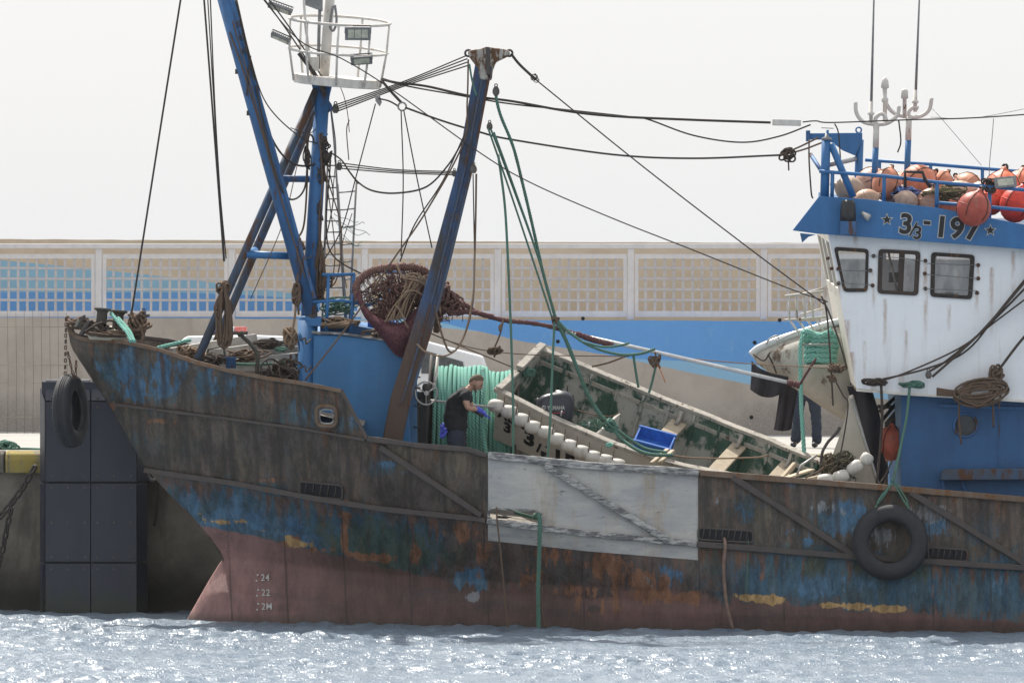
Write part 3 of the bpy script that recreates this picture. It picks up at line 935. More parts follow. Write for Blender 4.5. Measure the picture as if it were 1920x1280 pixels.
def strip(pts, w, h, mat, name, parent=trawler, bev=.012, up=None, rnoise=0):
    """bar of rectangular section along a list of points"""
    mb = MB(); o = 0
    N = len(pts)
    for i, p in enumerate(pts):
        a, b = pts[max(0, i - 1)], pts[min(N - 1, i + 1)]
        d = (b - a).normalized()
        s = Vector((0, 1, 0)) - d * d.y
        s.normalize()
        u = s.cross(d).normalized()
        if u.z < 0: u = -u
        jj = 1 + rnoise * mnoise.noise(p * 3)
        for aa, bb in ((-1, -1), (1, -1), (1, 1), (-1, 1)):
            mb.v.append(p + s * aa * w / 2 * jj + u * bb * h / 2 * jj)
    for i in range(N - 1):
        for k in range(4):
            mb.face([i * 4 + k, i * 4 + (k + 1) % 4, (i + 1) * 4 + (k + 1) % 4, (i + 1) * 4 + k])
    mb.face([0, 1, 2, 3]); mb.face([(N - 1) * 4 + k for k in (3, 2, 1, 0)])
    return mb.build(name, mat, parent, bevel=bev)
strip(follow(SHEER, 126.5, 641, 14, .01), .11, .055, M_rail, 'bulwark_rail', rnoise=.15)
strip(follow(SHEER, 641, 689, 8, .01), .09, .05, M_raild, 'bulwark_rail')
strip(follow(SHEER, 690, 913, 16, .01), .12, .075, M_raild, 'bulwark_rail', rnoise=.2)
strip(follow(SHEER, 915, 1310, 12, .02), .14, .105, M_railw, 'bulwark_rail', rnoise=.25)
strip(follow(SHEER, 1312, 2070, 24, .01), .13, .085, M_rail, 'bulwark_rail', rnoise=.1)
strip([Vector((p.x, 2 * CY - p.y, p.z + HEEL * (2 * CY - 2 * p.y))) for p in follow(SHEER, 127, 641, 14, .01)], .11, .055, M_raild, 'far_bulwark_rail')
UPPER = [(200, 756), (214, 758), (428, 785), (560, 803), (688, 825)]
strip(follow(UPPER, 216, 686, 14, .02), .06, .045, M_raild, 'upper_strake', rnoise=.2)
strip(follow(STRAKE, 272, 911, 14, .03), .09, .075, M_raild, 'rubbing_strake', rnoise=.2)
strip(follow(STRAKE, 913, 1306, 12, .04), .09, .085, M_railw, 'rubbing_strake', rnoise=.25)
strip(follow(STRAKE, 1308, 2070, 24, .03), .10, .085, M_raild, 'rubbing_strake', rnoise=.1)
for (x0, y0, x1, y1, w, mm) in ((712, 838, 902, 966, .085, M_raild), (1022, 872, 1252, 1012, .10, M_railw), (1372, 893, 1600, 1040, .09, M_raild), (1706, 922, 1925, 1058, .09, M_raild)):
    pts = [on_hull(x0 + (x1 - x0) * i / 9, y0 + (y1 - y0) * i / 9, .06 if mm is M_railw else .03) for i in range(10)]
    strip(pts, .09, w, mm, 'diagonal_brace', rnoise=.2)

# rims of the openings, gratings of the freeing ports
def slot_ring(s, mat, r, name='opening_rim', out=.012):
    x0, y0, x1, y1, sl, rr = s
    pts = []
    xc, yc = (x0 + x1) / 2, (y0 + y1) / 2
    for (cx, cy, a0) in ((x1 - rr, y0 + rr, -90), (x1 - rr, y1 - rr, 0), (x0 + rr, y1 - rr, 90), (x0 + rr, y0 + rr, 180)):
        for k in range(5):
            a = math.radians(a0 + 90 * k / 4)
            x, y = cx + rr * math.cos(a), cy + rr * math.sin(a)
            pts.append(on_hull(x, y + sl * (x - xc), out))
    MB().tube(pts, r, 6, closed=True).build(name, mat, trawler)
slot_ring((594, 761, 631, 799, .06, 11), M_rail, .032)
slot_ring((599, 767, 626, 794, .06, 9), M_railw, .016, out=-.02)
slot_ring((916, 955, 1015, 979, .06, 9), M_railw, .02)
for s, nb in (((565, 908, 640, 930, .10, 6), 5), ((1312, 994, 1410, 1012, .06, 6), 8), ((1742, 1030, 1812, 1048, .06, 6), 6), ((1738, 1028, 1745, 1046, .06, 3), 0)):
    if nb == 0: continue
    x0, y0, x1, y1, sl, rr = s
    xc = (x0 + x1) / 2
    q = [(x0, y0), (x1, y0), (x1, y1), (x0, y1)]
    MB().poly([on_hull(x, y + sl * (x - xc), .024) for x, y in q], (0, .03, 0)).build('freeing_port', M_void, trawler)
    slot_ring((x0 - 2, y0 - 2, x1 + 2, y1 + 2, sl, rr), M_raild, .016, out=.024)
    for i in range(nb):
        x = x0 + (x1 - x0) * (i + .7) / (nb + .4)
        MB().tube([on_hull(x, y0 + sl * (x - xc), .032), on_hull(x - 3, y1 + sl * (x - xc), .032)], .008, 5).build('grating_bar', M_raild, trawler)

# decks
def deck(x0, x1, dy, name, mat):
    mb = MB()
    xs = list(np.arange(x0, x1, 30.0)) + [x1]
    for x in xs:
        py = interp(SHEER, x) + dy if callable(dy) is False else dy(x)
        yn = hull_y(x, py) + .04
        p = P(x, py, yn)
        mb.v.append(p)
        mb.v.append(Vector((p.x, 2 * CY - yn - .0, p.z + HEEL * (2 * CY - 2 * yn))))
    for i in range(len(xs) - 1):
        mb.face([2 * i, 2 * i + 2, 2 * i + 3, 2 * i + 1])
    return mb.build(name, mat, trawler)
M_deck = wx('worn_deck', (.26, .23, .19), (.19, .165, .14), (.16, .08, .04), 2.5, .4, .85, .3)
deck(150, 682, lambda x: interp([(150, 668), (300, 702), (430, 745), (560, 768), (690, 800)], x), 'foredeck', M_deck)
deck(682, 2070, 124, 'main_deck', M_deck)

# draught marks
M_markw = plain('white_marking', (.50, .49, .46), .7, 0, .2, 20)
M_markk = plain('black_marking', (.012, .012, .014), .6, 0, .3, 20)
def glyphs(body, offset=0.0, shear=0.0, spacing=1.0):
    cu = bpy.data.curves.new('t', 'FONT')
    cu.body = body
    cu.offset = offset
    cu.shear = shear
    cu.space_character = spacing
    cu.resolution_u = 6
    ob = bpy.data.objects.new('t', cu)
    COL.objects.link(ob)
    dg = bpy.context.evaluated_depsgraph_get()
    me = bpy.data.meshes.new_from_object(ob.evaluated_get(dg))
    V = [v.co.to_2d() for v in me.vertices]
    F = [tuple(p.vertices) for p in me.polygons]
    bpy.data.objects.remove(ob); bpy.data.meshes.remove(me)
    return V, F
def lettering(body, f3, name, mat, parent, offset=0.0, shear=0.0, spacing=1.0, sub=0):
    V, F = glyphs(body, offset, shear, spacing)
    return MB().add([f3(v.x, v.y) for v in V], F).build(name, mat, parent)
for body, px, py in (('24', 489, 1089), ('22', 490, 1117), ('2M', 490, 1143)):
    lettering(body, lambda x, y: on_hull(px + x * 15.5, py - 1 - y * 17.5, .022), 'draught_mark', M_markw, trawler, .008, 0, 1.1)
    for dx, dy in ((-8, -1), (-6, -12)):
        q = [(px + dx - 1.5, py + dy - 1.5), (px + dx + 1.5, py + dy - 1.5), (px + dx + 1.5, py + dy + 1.5), (px + dx - 1.5, py + dy + 1.5)]
        MB().add([on_hull(a, b, .022) for a, b in q], [(0, 1, 2, 3)]).build('draught_mark', M_markw, trawler)
# ------------------------------------------------------------------ common paints and ropes
M_blue = wx('ship_blue_paint', (.030, .155, .365), (.026, .125, .30), (.10, .07, .055), 3, .10, .5, .12, streak=.12)
M_bluew = wx('worn_blue_paint', (.034, .13, .31), (.03, .095, .215), (.085, .055, .04), 5, .42, .6, .3, streak=.2)
M_bluel = wx('deckhouse_shaded_blue', (.022, .098, .235), (.018, .078, .19), (.09, .06, .045), 3, .14, .55, .12, streak=.12)  # deeper copy of the blue: shade of the overhang put into the colour
M_bluem = wx('mast_blue_paint', (.032, .145, .345), (.026, .105, .26), (.085, .055, .04), 5, .33, .55, .25, streak=.25)
M_blued = wx('deckhouse_blue_paint', (.036, .17, .37), (.030, .135, .30), (.13, .10, .06), 2.5, .22, .5, .12, streak=.1)
M_blues = wx('side_plate_blue_paint', (.06, .17, .33), (.05, .14, .27), (.11, .07, .05), 5, .25, .6, .2, streak=.2)
M_teal = wx('mast_blue_brown', (.04, .09, .17), (.06, .06, .065), (.09, .05, .035), 4, .5, .7, .3, streak=.3)
M_whs0 = wx('superstructure_white', (.78, .79, .80), (.70, .71, .73), (.50, .40, .28), 2.6, .34, .5, .06, streak=.07, rust2=(.30, .20, .11), edge=.16)
t = NT('superstructure_white')
c = t.mix(t.step(t.noise(1.2, 6, .6), .35, .7), (.83, .84, .85), (.76, .77, .79))
c = t.mix(t.step(t.noise(9, 8, .75, (1, 1, .05), (3, 3, 3)), .52, .70, 0, .5), c, (.54, .52, .50))
c = t.mix(t.step(t.noise(4.5, 8, .8, (.35, 1, 2.2), (6, 3, 3)), .63, .70, 0, .55), c, (.30, .30, .32))
c = t.mix(t.step(t.noise(5, 8, .75, (1, 1, .09), (9, 3, 3)), .64, .74, 0, .7), c, (.42, .30, .17))
zz = lambda py: P(1700, py, .5).z
xx = lambda px: P(px, 550, .5).x
SR = [(1552, 484, 60, 9), (1560, 500, 70, 8), (1572, 535, 60, 8), (1636, 510, 40, 5), (1638, 537, 50, 5), (1735, 492, 50, 7), (1735, 516, 45, 8), (1736, 543, 110, 6), (1834, 500, 40, 5), (1832, 550, 50, 5), (1660, 560, 130, 6), (1700, 620, 90, 5), (1622, 640, 100, 5), (1780, 570, 60, 5), (1860, 500, 160, 6), (1900, 470, 120, 6), (1605, 440, 30, 8), (1588, 600, 120, 10), (1596, 660, 90, 12), (1690, 700, 40, 8), (1850, 720, 40, 10), (1640, 715, 30, 8)]
sm = streak_mask(t, [(xx(a) , zz(b), l / 131, w / 131) for a, b, l, w in SR])
c = t.mix(t.math('MULTIPLY', sm, .62), c, t.mix(t.noise(20, 5, .7), (.42, .22, .08), (.20, .10, .045)))
t.bump(t.math('ADD', t.noise(2.2, 3), t.math('MULTIPLY', t.noise(40, 4), .12)), .25, .04)
M_whs = t.out(c, .5)
M_cream = wx('cream_paint', (.52, .47, .38), (.44, .39, .31), (.2, .15, .1), 3, .15, .6, .15, streak=.3)
M_basket = wx('basket_white', (.66, .63, .58), (.54, .50, .45), (.22, .11, .06), 7, .30, .6, .2)
M_grey = plain('grey_metal', (.22, .22, .22), .5, .4)
M_greyw = plain('pale_metal', (.45, .44, .42), .5, .3)
M_black = plain('black_plastic', (.018, .018, .02), .45)
M_rubber = wx('tyre_rubber', (.018, .019, .022), (.028, .029, .033), (.10, .10, .10), 8, .12, .75, .3)
R_wire = ropemat('steel_wire_rope', (.095, .085, .078), (.05, .045, .042), 90, dirt=(.12, .07, .04))
R_brown = ropemat('brown_rope', (.20, .135, .095), (.10, .068, .05), 40)
R_tan = ropemat('tan_rope', (.38, .27, .18), (.21, .145, .10), 40)
R_green = ropemat('green_rope', (.13, .26, .20), (.055, .125, .10), 30, dirt=(.10, .10, .05))
R_mint = ropemat('mint_hawser', (.30, .62, .52), (.16, .40, .33), 22, dirt=(.22, .36, .28), fuzz=.35)
R_drum = ropemat('drum_hawser', (.24, .52, .43), (.12, .32, .26), 22, dirt=(.17, .30, .23), fuzz=.5)
R_maroon = ropemat('maroon_wrapped_rope', (.17, .075, .075), (.085, .04, .042), 28, dirt=(.20, .12, .09))
R_dark = ropemat('dark_rope', (.11, .085, .07), (.055, .045, .04), 45)
M_glass = None
def make_glass():
    t = NT('window_glass')
    tr = t.n('ShaderNodeBsdfTransparent'); gl = t.n('ShaderNodeBsdfGlossy')
    tr.inputs[0].default_value = (.80, .83, .85, 1)
    gl.inputs['Roughness'].default_value = .05
    mx = t.n('ShaderNodeMixShader')
    t.put(mx.inputs[0], t.step(t.noise(5, 6, .7, (1, 1, .4)), .35, .75, .06, .22))
    t.t.links.new(tr.outputs[0], mx.inputs[1]); t.t.links.new(gl.outputs[0], mx.inputs[2])
    t.t.links.new(mx.outputs[0], t.t.nodes['Material Output'].inputs[0])
    return t.mat
M_glass = make_glass()

def PX3(lst, Y=None):
    return [P(p[0], p[1], p[2] if len(p) > 2 else Y) for p in lst]
def stay(pts, r=.012, mat=None, name='rigging_wire', Y=None, parent=None, n=6, sm=8):
    return MB().tube(spline(PX3(pts, Y), sm), r, n).build(name, mat or R_wire, parent or trawler)
def laid(pts, r, strands=3, pitch=7.0, n=6):
    """tube path of a laid rope as separate strands"""
    L = 0; out = [[] for _ in range(strands)]
    nv = None
    for i, p in enumerate(pts):
        t = (pts[min(i + 1, len(pts) - 1)] - pts[max(i - 1, 0)]).normalized()
        if nv is None:
            nv = t.orthogonal().normalized()
        nv = (nv - t * nv.dot(t)).normalized()
        bv = t.cross(nv)
        if i: L += (p - pts[i - 1]).length
        for s in range(strands):
            a = L * pitch * 2 * math.pi / 1.0 + 2 * math.pi * s / strands
            out[s].append(p + (nv * math.cos(a) + bv * math.sin(a)) * r * .5)
    return out
def resample(pts, d):
    out = [pts[0]]; acc = 0
    for i in range(1, len(pts)):
        a, b = pts[i - 1], pts[i]
        seg = (b - a).length
        while acc + seg >= d:
            f = (d - acc) / seg
            a = a.lerp(b, f); seg = (b - a).length; acc = 0
            out.append(a)
        acc += seg
    out.append(pts[-1])
    return out
def rope(name, pts, r, mat, label, cat='rope', group=None, Y=None, parent=None, twist=False, n=8):
    path = spline(PX3(pts, Y), 10)
    mb = MB()
    if twist:
        path = resample(path, r * .9)
        for s in laid(path, r * 1.05, 3, .16 / r):
            mb.tube(s, r * .62, 6)
    else:
        mb.tube(path, r, n)
    o = mb.build(name, mat, parent)
    if label: tag(o, label, cat, group)
    return o
def tangle(mb, c, size, r, n=10, turns=1.0, seed=1, flat=1.0, down=0.0):
    """a loose ball of rope loops"""
    rr = random.Random(seed)
    for k in range(n):
        ax = Vector((rr.uniform(-1, 1), rr.uniform(-1, 1) * flat, rr.uniform(-1, 1))).normalized()
        s = ax.orthogonal().normalized(); t = ax.cross(s)
        R = rr.uniform(.55, 1.0)
        off = Vector((rr.uniform(-.25, .25) * size[0], rr.uniform(-.25, .25) * size[1], rr.uniform(-.25, .25) * size[2]))
        ph = rr.uniform(0, 6)
        pts = []
        for i in range(18):
            a = ph + 2 * math.pi * turns * i / 17
            d = (s * math.cos(a) + t * math.sin(a)) * R * (1 + .15 * math.sin(3 * a + k))
            pts.append(c + off + Vector((d.x * size[0] / 2, d.y * size[1] / 2, d.z * size[2] / 2 - down * size[2] * (i / 17))))
        mb.tube(pts, r, 6)
    return mb
def hank(mb, top, length, width, r, n=12, seed=1, dy=.05):
    """hanging coil: long drooping loops gathered at the top"""
    rr = random.Random(seed)
    for k in range(n):
        w = width * rr.uniform(.35, 1) / 2
        L = length * rr.uniform(.8, 1)
        ox = rr.uniform(-.18, .18) * width
        pts = []
        for i in range(15):
            a = 2 * math.pi * i / 14
            u = (1 - math.cos(a)) / 2
            pts.append(top + Vector((ox * u + w * math.sin(a) * (.35 + .8 * u), rr.uniform(-dy, dy) * .5 + dy * math.sin(a + k), -L * u)))
        mb.tube(pts, r, 6)
    return mb

# ------------------------------------------------------------------ foredeck house and masts
T = trawler
Dy = 1.3
mb = MB()
mb.poly(PX3([(588, 628), (640, 629), (700, 636), (756, 643), (776, 905), (584, 890)], Dy), (0, 2.6, .14))
dh = mb.build('foredeck_house', M_blued, T, bevel=.015)
strip(PX3([(584, 623), (640, 625), (700, 634), (760, 643)], Dy + .01), .10, .035, M_railw, 'coaming_edge', dh, .008)
mb = MB(); mb.poly(PX3([(600, 606), (664, 610), (704, 617), (704, 634), (600, 622)], Dy + .45), (0, 1.4, .07)); mb.build('hatch_coaming', M_blue, dh, bevel=.01)
mb = MB(); mb.poly(PX3([(758, 650), (781, 652), (783, 905), (752, 905)], Dy + .12), (0, .5, 0)); mb.build('side_plate', M_blues, dh, bevel=.01)
for yy in (706, 726, 760, 800):
    MB().tube(PX3([(776, yy, Dy + .1), (788, yy + 1, Dy + .06)]), .012, 6).build('hinge_pin', M_raild, dh)
for yy in (638, 690):
    MB().tube(spline(PX3([(563, yy, Dy - .1), (572, yy - 4, Dy - .16), (574, yy + 6, Dy - .15), (584, yy - 3, Dy - .06)]), 5), .013, 6).build('grab_hook', M_raild, dh)
# mast foot column and mast
MY = 2.0
mb = MB()
a, b = P(577, 900, Dy + .25), P(577, 600, Dy + .25)
mb.lathe([(.145, 0), (.145, (b - a).length)], a, b - a, 20)
foot = mb.build('mast_foot', M_blue, T)
c0 = P(582, 606, Dy + .28)
MB().lathe([(.165, 0), (.165, .13), (.15, .14)], P(581, 611, Dy + .28), (0, 0, 1), 20).build('collar', M_blue, foot)
MB().box(P(592, 604, Dy + .25), (.18, .3, .12)).build('lug_plate', M_blue, foot, bevel=.01)
def pipe(p, q, r, mat, name, parent=T, r2=None, n=14):
    return MB().tube(PX3([p, q]), [r, r2 or r], n).build(name, mat, parent)
mast = pipe((578, 605, MY - .3), (606, 150, MY), .112, M_bluem, 'mast', T, .108, 18)
pipe((607, 152, MY), (621, -40, MY), .075, M_basket, 'mast_pole', mast)
pipe((594, 168, MY - .05), (370, 674, MY - .7), .062, M_teal, 'mast_leg', mast)
pipe((602, 182, MY + .3), (398, 660, MY + 1.5), .06, M_teal, 'mast_leg', mast)
pipe((462, 477, MY - .45), (552, 480, MY - .35), .055, M_blue, 'leg_brace', mast)
pipe((462, 477, MY - .45), (478, 470, MY + .9), .055, M_blue, 'leg_brace', mast)
pipe((526, 335, MY - .2), (588, 336, MY), .05, M_bluew, 'leg_brace', mast)
MB().poly(PX3([(582, 150), (625, 150), (612, 205), (592, 190)], MY - .06), (0, .12, 0)).build('head_plate', M_blue, mast, bevel=.01)
MB().poly(PX3([(610, 178), (622, 196), (624, 205), (610, 216)], MY - .03), (0, .06, 0)).build('eye_plate', M_bluew, mast)
MB().poly(PX3([(608, 238), (615, 252), (608, 262)], MY - .03), (0, .06, 0)).build('eye_plate', M_bluew, mast)
boom = MB().tube(PX3([(405, -60, 1.35), (500, 280, 1.45), (585, 588, 1.5)]), [.105, .115, .105], 16).build('boom', M_bluew, T)
strip(PX3([(420, -60, 1.27), (512, 275, 1.37), (590, 560, 1.42)]), .03, .05, M_bluew, 'boom_rib', boom, .004)
MB().lathe([(.08, 0), (.09, .1), (.08, .2)], P(584, 604, 1.5), (0, 0, 1), 14).build('boom_heel', M_raild, boom)
for t_ in (.30, .42):
    a = P(405, -60, 1.35).lerp(P(585, 588, 1.5), t_)
    MB().box(a + Vector((-.115, 0, 0)), (.05, .04, .07)).build('lug', M_raild, boom)
# crow's nest basket
bc = P(632, 152, MY)
def ring(cx, cy, rad_px, Y, r, name, mat=M_basket, tilt=.12, n=28, jit=0):
    c = P(cx, cy, Y); R = rad_px * m_per_px(Y)
    pts = [c + Vector((R * math.cos(a), R * .85 * math.sin(a), tilt * R * math.sin(a) - .055 * R * math.cos(a))) for a in np.linspace(0, 2 * math.pi, n + 1)[:-1]]
    return MB().tube(pts, r, 8, closed=True).build(name, mat, nest), pts
floor = MB()
pts = [bc + Vector((.63 * math.cos(a), .55 * math.sin(a), .04 * math.sin(a) - .05 * math.cos(a))) for a in np.linspace(0, 2 * math.pi, 13)[:-1]]
floor.poly([p - Vector((0, 0, .07)) for p in pts], (0, 0, .13))
nest = floor.build('crows_nest', M_basket, T, bevel=.01)
_, r1 = ring(637, 39, 95, MY, .021, 'top_ring')
_, r2 = ring(634, 95, 93, MY, .018, 'middle_ring')
for k in (1, 5, 8, 11, 15, 18, 21, 24, 27):
    a = 2 * math.pi * k / 28
    base = bc + Vector((.64 * math.cos(a), .56 * math.sin(a), .04 * math.sin(a) - .05 * math.cos(a)))
    MB().tube([r1[k], r2[k], base - Vector((0, 0, .04))], .017, 8).build('upright', M_basket, nest)
def floodlight(c, w, h, normal, roll, label, cells=3):
    n = Vector(normal).normalized()
    rot = n.to_track_quat('Z', 'Y').to_matrix() @ Matrix.Rotation(roll, 3, 'Z')
    root = thing('floodlight', c, label, 'floodlight', 'floodlights on the trawler')
    MB().box(c, (w, h, .045), rot).build('housing', M_grey, root, bevel=.008)
    for i in range(9):
        MB().box(c + rot @ Vector((w * (i - 4) / 9.5, 0, -.035)), (.008, h * .85, .03), rot).build('cooling_fin', M_grey, root)
    for i in range(cells):
        MB().box(c + rot @ Vector((w * .8 * ((i + .5) / cells - .5), 0, .0245)), (w * .72 / cells, h * .62, .008), rot).build('lens', M_lens, root, bevel=.003)
    MB().tube([c + rot @ Vector((-w * .5, 0, 0)), c + rot @ Vector((-w * .5, h * .5, -.05)), c + rot @ Vector((w * .5, h * .5, -.05)), c + rot @ Vector((w * .5, 0, 0))], .009, 6).build('bracket', M_raild, root)
    return root
M_lens = plain('lamp_lens', (.50, .50, .40), .25)
floodlight(P(671, 63, MY - .62), .37, .20, (0.05, -1, -.35), 0, 'upper floodlight with three square lenses under the right rim of the basket')
floodlight(P(678, 113, MY - .55), .31, .15, (.1, -.75, -.7), .1, 'lower floodlight hanging tilted inside the basket below the rim', 1)
floodlight(P(525, 16, MY - .2), .36, .13, (-.3, -.5, -.8), -.6, 'upper floodlight sticking out left of the basket', 2)
floodlight(P(526, 72, MY - .1), .30, .13, (-.4, -.4, -.8), -.75, 'lower floodlight sticking out left of the basket', 2)
MB().poly(PX3([(570, -20), (605, -20), (605, 22), (572, 10)], MY - .2), (0, .05, 0)).build('radar_panel', M_grey, mast, bevel=.01)
MB().tube(PX3([(601, -20, MY - .15), (598, 60, MY - .12), (597, 130, MY - .1)]), .024, 8).build('conduit', M_grey, mast)
MB().tube(PX3([(568, -20, MY - .4), (573, 50, MY - .4), (584, 140, MY - .2)]), .02, 8).build('conduit', M_basket, mast)
MB().box(P(590, 120, MY - .2), (.12, .1, .2)).build('junction_box', M_basket, mast, bevel=.01)
MB().tube(spline(PX3([(628, 10), (631, 40), (625, 58), (619, 48), (624, 12)], MY - .15), 6), .02, 6).build('cable_loop', M_grey, mast)
# ladders on the after side of the mast
M_galv = wx('galvanised_steel', (.30, .29, .28), (.22, .21, .20), (.15, .10, .07), 10, .25, .55, .15, metal=.3)
def ladder(l0, l1, r0, r1, n, Y, Y2=None, mat=M_galv, parent=T, name='ladder', rr=.016):
    lad = MB().tube(PX3([l0, l1], Y), rr, 8).build(name, mat, parent)
    MB().tube(PX3([r0, r1], Y2 or Y), rr, 8).build('side_rail', mat, lad)
    for i in range(n):
        t_ = (i + .5) / n
        p, q = P(*l0, Y).lerp(P(*l1, Y), t_), P(*r0, Y2 or Y).lerp(P(*r1, Y2 or Y), t_)
        MB().tube([p, q], .012, 6).build('rung', mat, lad)
    return lad
ladder((614, 300), (604, 612), (629, 300), (648, 612), 15, MY + .25)
ladder((633, 345), (650, 606), (668, 342), (655, 604), 8, MY + .6)
stay([(620, 200, MY + .2), (626, 260, MY + .25), (629, 305, MY + .25)], .016, M_galv, 'ladder_rail')
# guard rail round the foot of the mast
GR = MB().tube(PX3([(604, 515, 1.4), (666, 514, 1.4)]), .025, 8).build('guard_rail', M_blue, T)
for pts in ([(586, 566, 1.4), (640, 563, 1.4), (692, 572, 1.4)], [(616, 515, 1.4), (612, 622, 1.4)], [(664, 514, 1.4), (658, 622, 1.4)], [(692, 572, 1.4), (720, 560, 2.2)], [(735, 510, 2.6), (728, 600, 2.6)], [(700, 508, 2.6), (760, 512, 2.6)]):
    MB().tube(PX3(pts), .024, 8).build('guard_bar', M_blue, GR)

# the big slanting derrick post near the side
M_headr = wx('rusty_white_head', (.42, .40, .36), (.28, .25, .22), (.12, .065, .035), 9, .62, .8, .4)
pf = PX3([(893, 108), (924, 112), (884, 330), (828, 560), (768, 760), (744, 880), (706, 880), (732, 745), (796, 540), (858, 312)], .75)
t = NT('derrick_paint')
sp = t.n('ShaderNodeSeparateXYZ'); t.put(sp.inputs[0], t.pos)
n1 = t.noise(4, 7, .7, (1, 1, .25)); n2 = t.noise(14, 5, .7, (1, 1, .12), (3, 3, 3))
c = t.mix(t.step(n1, .42, .62), (.026, .068, .16), (.045, .040, .040))
c = t.mix(t.step(n2, .55, .72, 0, .8), c, (.035, .12, .26))
k = t.step(t.math('ADD', sp.outputs[2], t.math('MULTIPLY', t.math('SUBTRACT', n1, .5), 1.6)), 4.0, 4.8, 1, 0)
c = t.mix(k, c, t.mix(n2, (.055, .036, .028), (.095, .055, .036)))
c = t.mix(t.step(t.noise(9, 8, .8, (1, 1, .4), (8, 8, 8)), .56, .64), c, (.12, .062, .036))
t.bump(t.noise(25, 6, .7, (1, 1, .4)), .4, .02)
M_der = t.out(c, .65)
der = MB().poly(pf, (0, .26, 0)).build('derrick_post', M_der, T, bevel=.03)
strip(PX3([(921, 125), (884, 320), (826, 556), (766, 760)], .72), .02, .035, M_teal, 'edge_strip', der, .004)
strip(PX3([(908, 125), (871, 320), (812, 556), (752, 760)], .735), .02, .03, M_teal, 'edge_strip', der, .004)
MB().poly(PX3([(876, 96), (905, 90), (912, 88), (944, 92), (957, 96), (955, 104), (930, 116), (924, 132), (922, 150), (900, 150), (896, 128), (880, 107)], .71), (0, .34, 0)).build('derrick_head', M_headr, der, bevel=.03)
MB().poly(PX3([(911, 88), (919, 89), (920, 140), (912, 140)], .685), (0, .02, 0)).build('head_strap', M_raild, der)
for x, y in ((878, 100), (955, 100)):
    MB().torus(P(x, y, .85), (0, 1, 0), .045, .016, 16, 8).build('shackle', M_raild, der)
def block(c, r, mat=None, parent=T, axis=(0, 1, 0), name='pulley_block'):
    """pulley block: two cheek plates, a sheave between, a hook eye on top"""
    c = Vector(c); r *= .82
    out = [c + Vector((x * r, -.03, z * r)) for x, z in ((-.45, 1.25), (.45, 1.25), (.85, .5), (.9, -.3), (.5, -1.0), (-.5, -1.0), (-.9, -.3), (-.85, .5))]
    o = MB().poly(out, (0, .014, 0)).build(name, M_blk, parent, bevel=.004)
    MB().poly([p + Vector((0, .046, 0)) for p in out], (0, .014, 0)).build('cheek_plate', M_blk, o, bevel=.004)
    MB().lathe([(r * .9, -.014), (r * .7, 0), (r * .9, .014)], c, axis, 16).build('sheave', M_chain, o)
    MB().torus(c + Vector((0, 0, r * 1.55)), axis, r * .35, r * .13, 12, 6).build('hook_eye', M_chain, o)
    return o
M_blk = wx('block_steel', (.11, .10, .09), (.07, .065, .06), (.13, .07, .04), 12, .4, .7, .3)
block(P(888, 318, .6), .065, parent=T)
block(P(930, 172, .7), .07, parent=T)
block(P(918, 238, .7), .06, parent=T)
block(P(629, 205, MY), .07, parent=T)
block(P(636, 313, MY), .06, parent=T)
block(P(852, 326, .8), .05, parent=T)
MB().poly(PX3([(703, 180), (712, 178), (716, 192), (712, 200), (704, 190)], MY - .5), (0, .03, 0)).build('tackle_plate', M_galv, T)

# ------------------------------------------------------------------ standing and running rigging
stay([(356, -110, 2.5), (300, 245, 2.5), (247, 585, 2.4)], .016)
stay([(378, -60, 1.6), (398, 200, 1.3), (420, 490, 1.2)], .016)
stay([(392, -60, 1.6), (404, 220, 1.35), (421, 490, 1.22)], .011)
stay([(386, -60, 1.9), (408, 300, 1.4), (424, 485, 1.25)], .01)
for k in range(4):
    stay([(632 + k, 196 + 4 * k, MY), (760, 152 + 3 * k, 1.4), (876, 104 + 6.5 * k, .85)], .010)
stay([(716, 148, MY - .3), (742, 155, MY - .4), (800, 162, 1.4), (880, 180, 1.0), (960, 190, .9), (1060, 208, .9), (1150, 218, .9), (1300, 225, .9), (1445, 230, .9)], .020, R_wire, 'power_cable')
stay([(716, 150, MY - .4), (770, 163, MY - .5), (850, 177, 1.1), (950, 194, .94), (1060, 206, .94), (1180, 219, .94), (1215, 224, .95), (1300, 254, 1), (1390, 267, 1), (1460, 256, 1), (1520, 234, 1)], .013, R_wire, 'power_cable')
stay([(1505, 229, .9), (1530, 227, .9), (1560, 230, .9), (1700, 225, 1.2), (1830, 221, 1.4), (1990, 210, 1.6)], .011)
stay([(1565, 232, 1.0), (1572, 250, 1.0), (1576, 300, 1.1)], .011)
lampc = P(1475, 230, .9)
MB().box(lampc, (.41, .09, .09), Matrix.Rotation(.02, 3, 'Y')).build('cable_insulator', M_basket, T, bevel=.01)
stay([(716, 152, MY - .4), (736, 175, MY - .5), (752, 192, MY - .6)], .02)
rg = MB().torus(P(754, 200, MY - .6), (0, 1, 0), .058, .013, 20, 8).build('rigging_ring', M_galv, T)
stay([(710, 185, MY - .5), (730, 190, MY - .55), (748, 200, MY - .6)], .013)
stay([(760, 202, MY - .6), (830, 227, 1.2), (900, 248, 1.1), (960, 262, 1.0), (1150, 290, 1.0), (1300, 297, 1.0), (1462, 291, 1.0)], .016)
stay([(1462, 291, 1.0), (1500, 275, .9), (1535, 258, .8)], .014, R_brown)
stay([(1462, 292, 1.0), (1505, 281, 1.2), (1545, 266, 1.3)], .014, R_brown)
mb = MB(); tangle(mb, P(1476, 290, 1.0), (.17, .14, .17), .014, 9, seed=3); mb.tube(PX3([(1478, 295, 1.0), (1479, 320, 1.0)]), .012, 6); mb.build('lashing', R_dark, T)
stay([(958, 101, .85), (975, 122, .85), (1005, 150, .85)], .022)
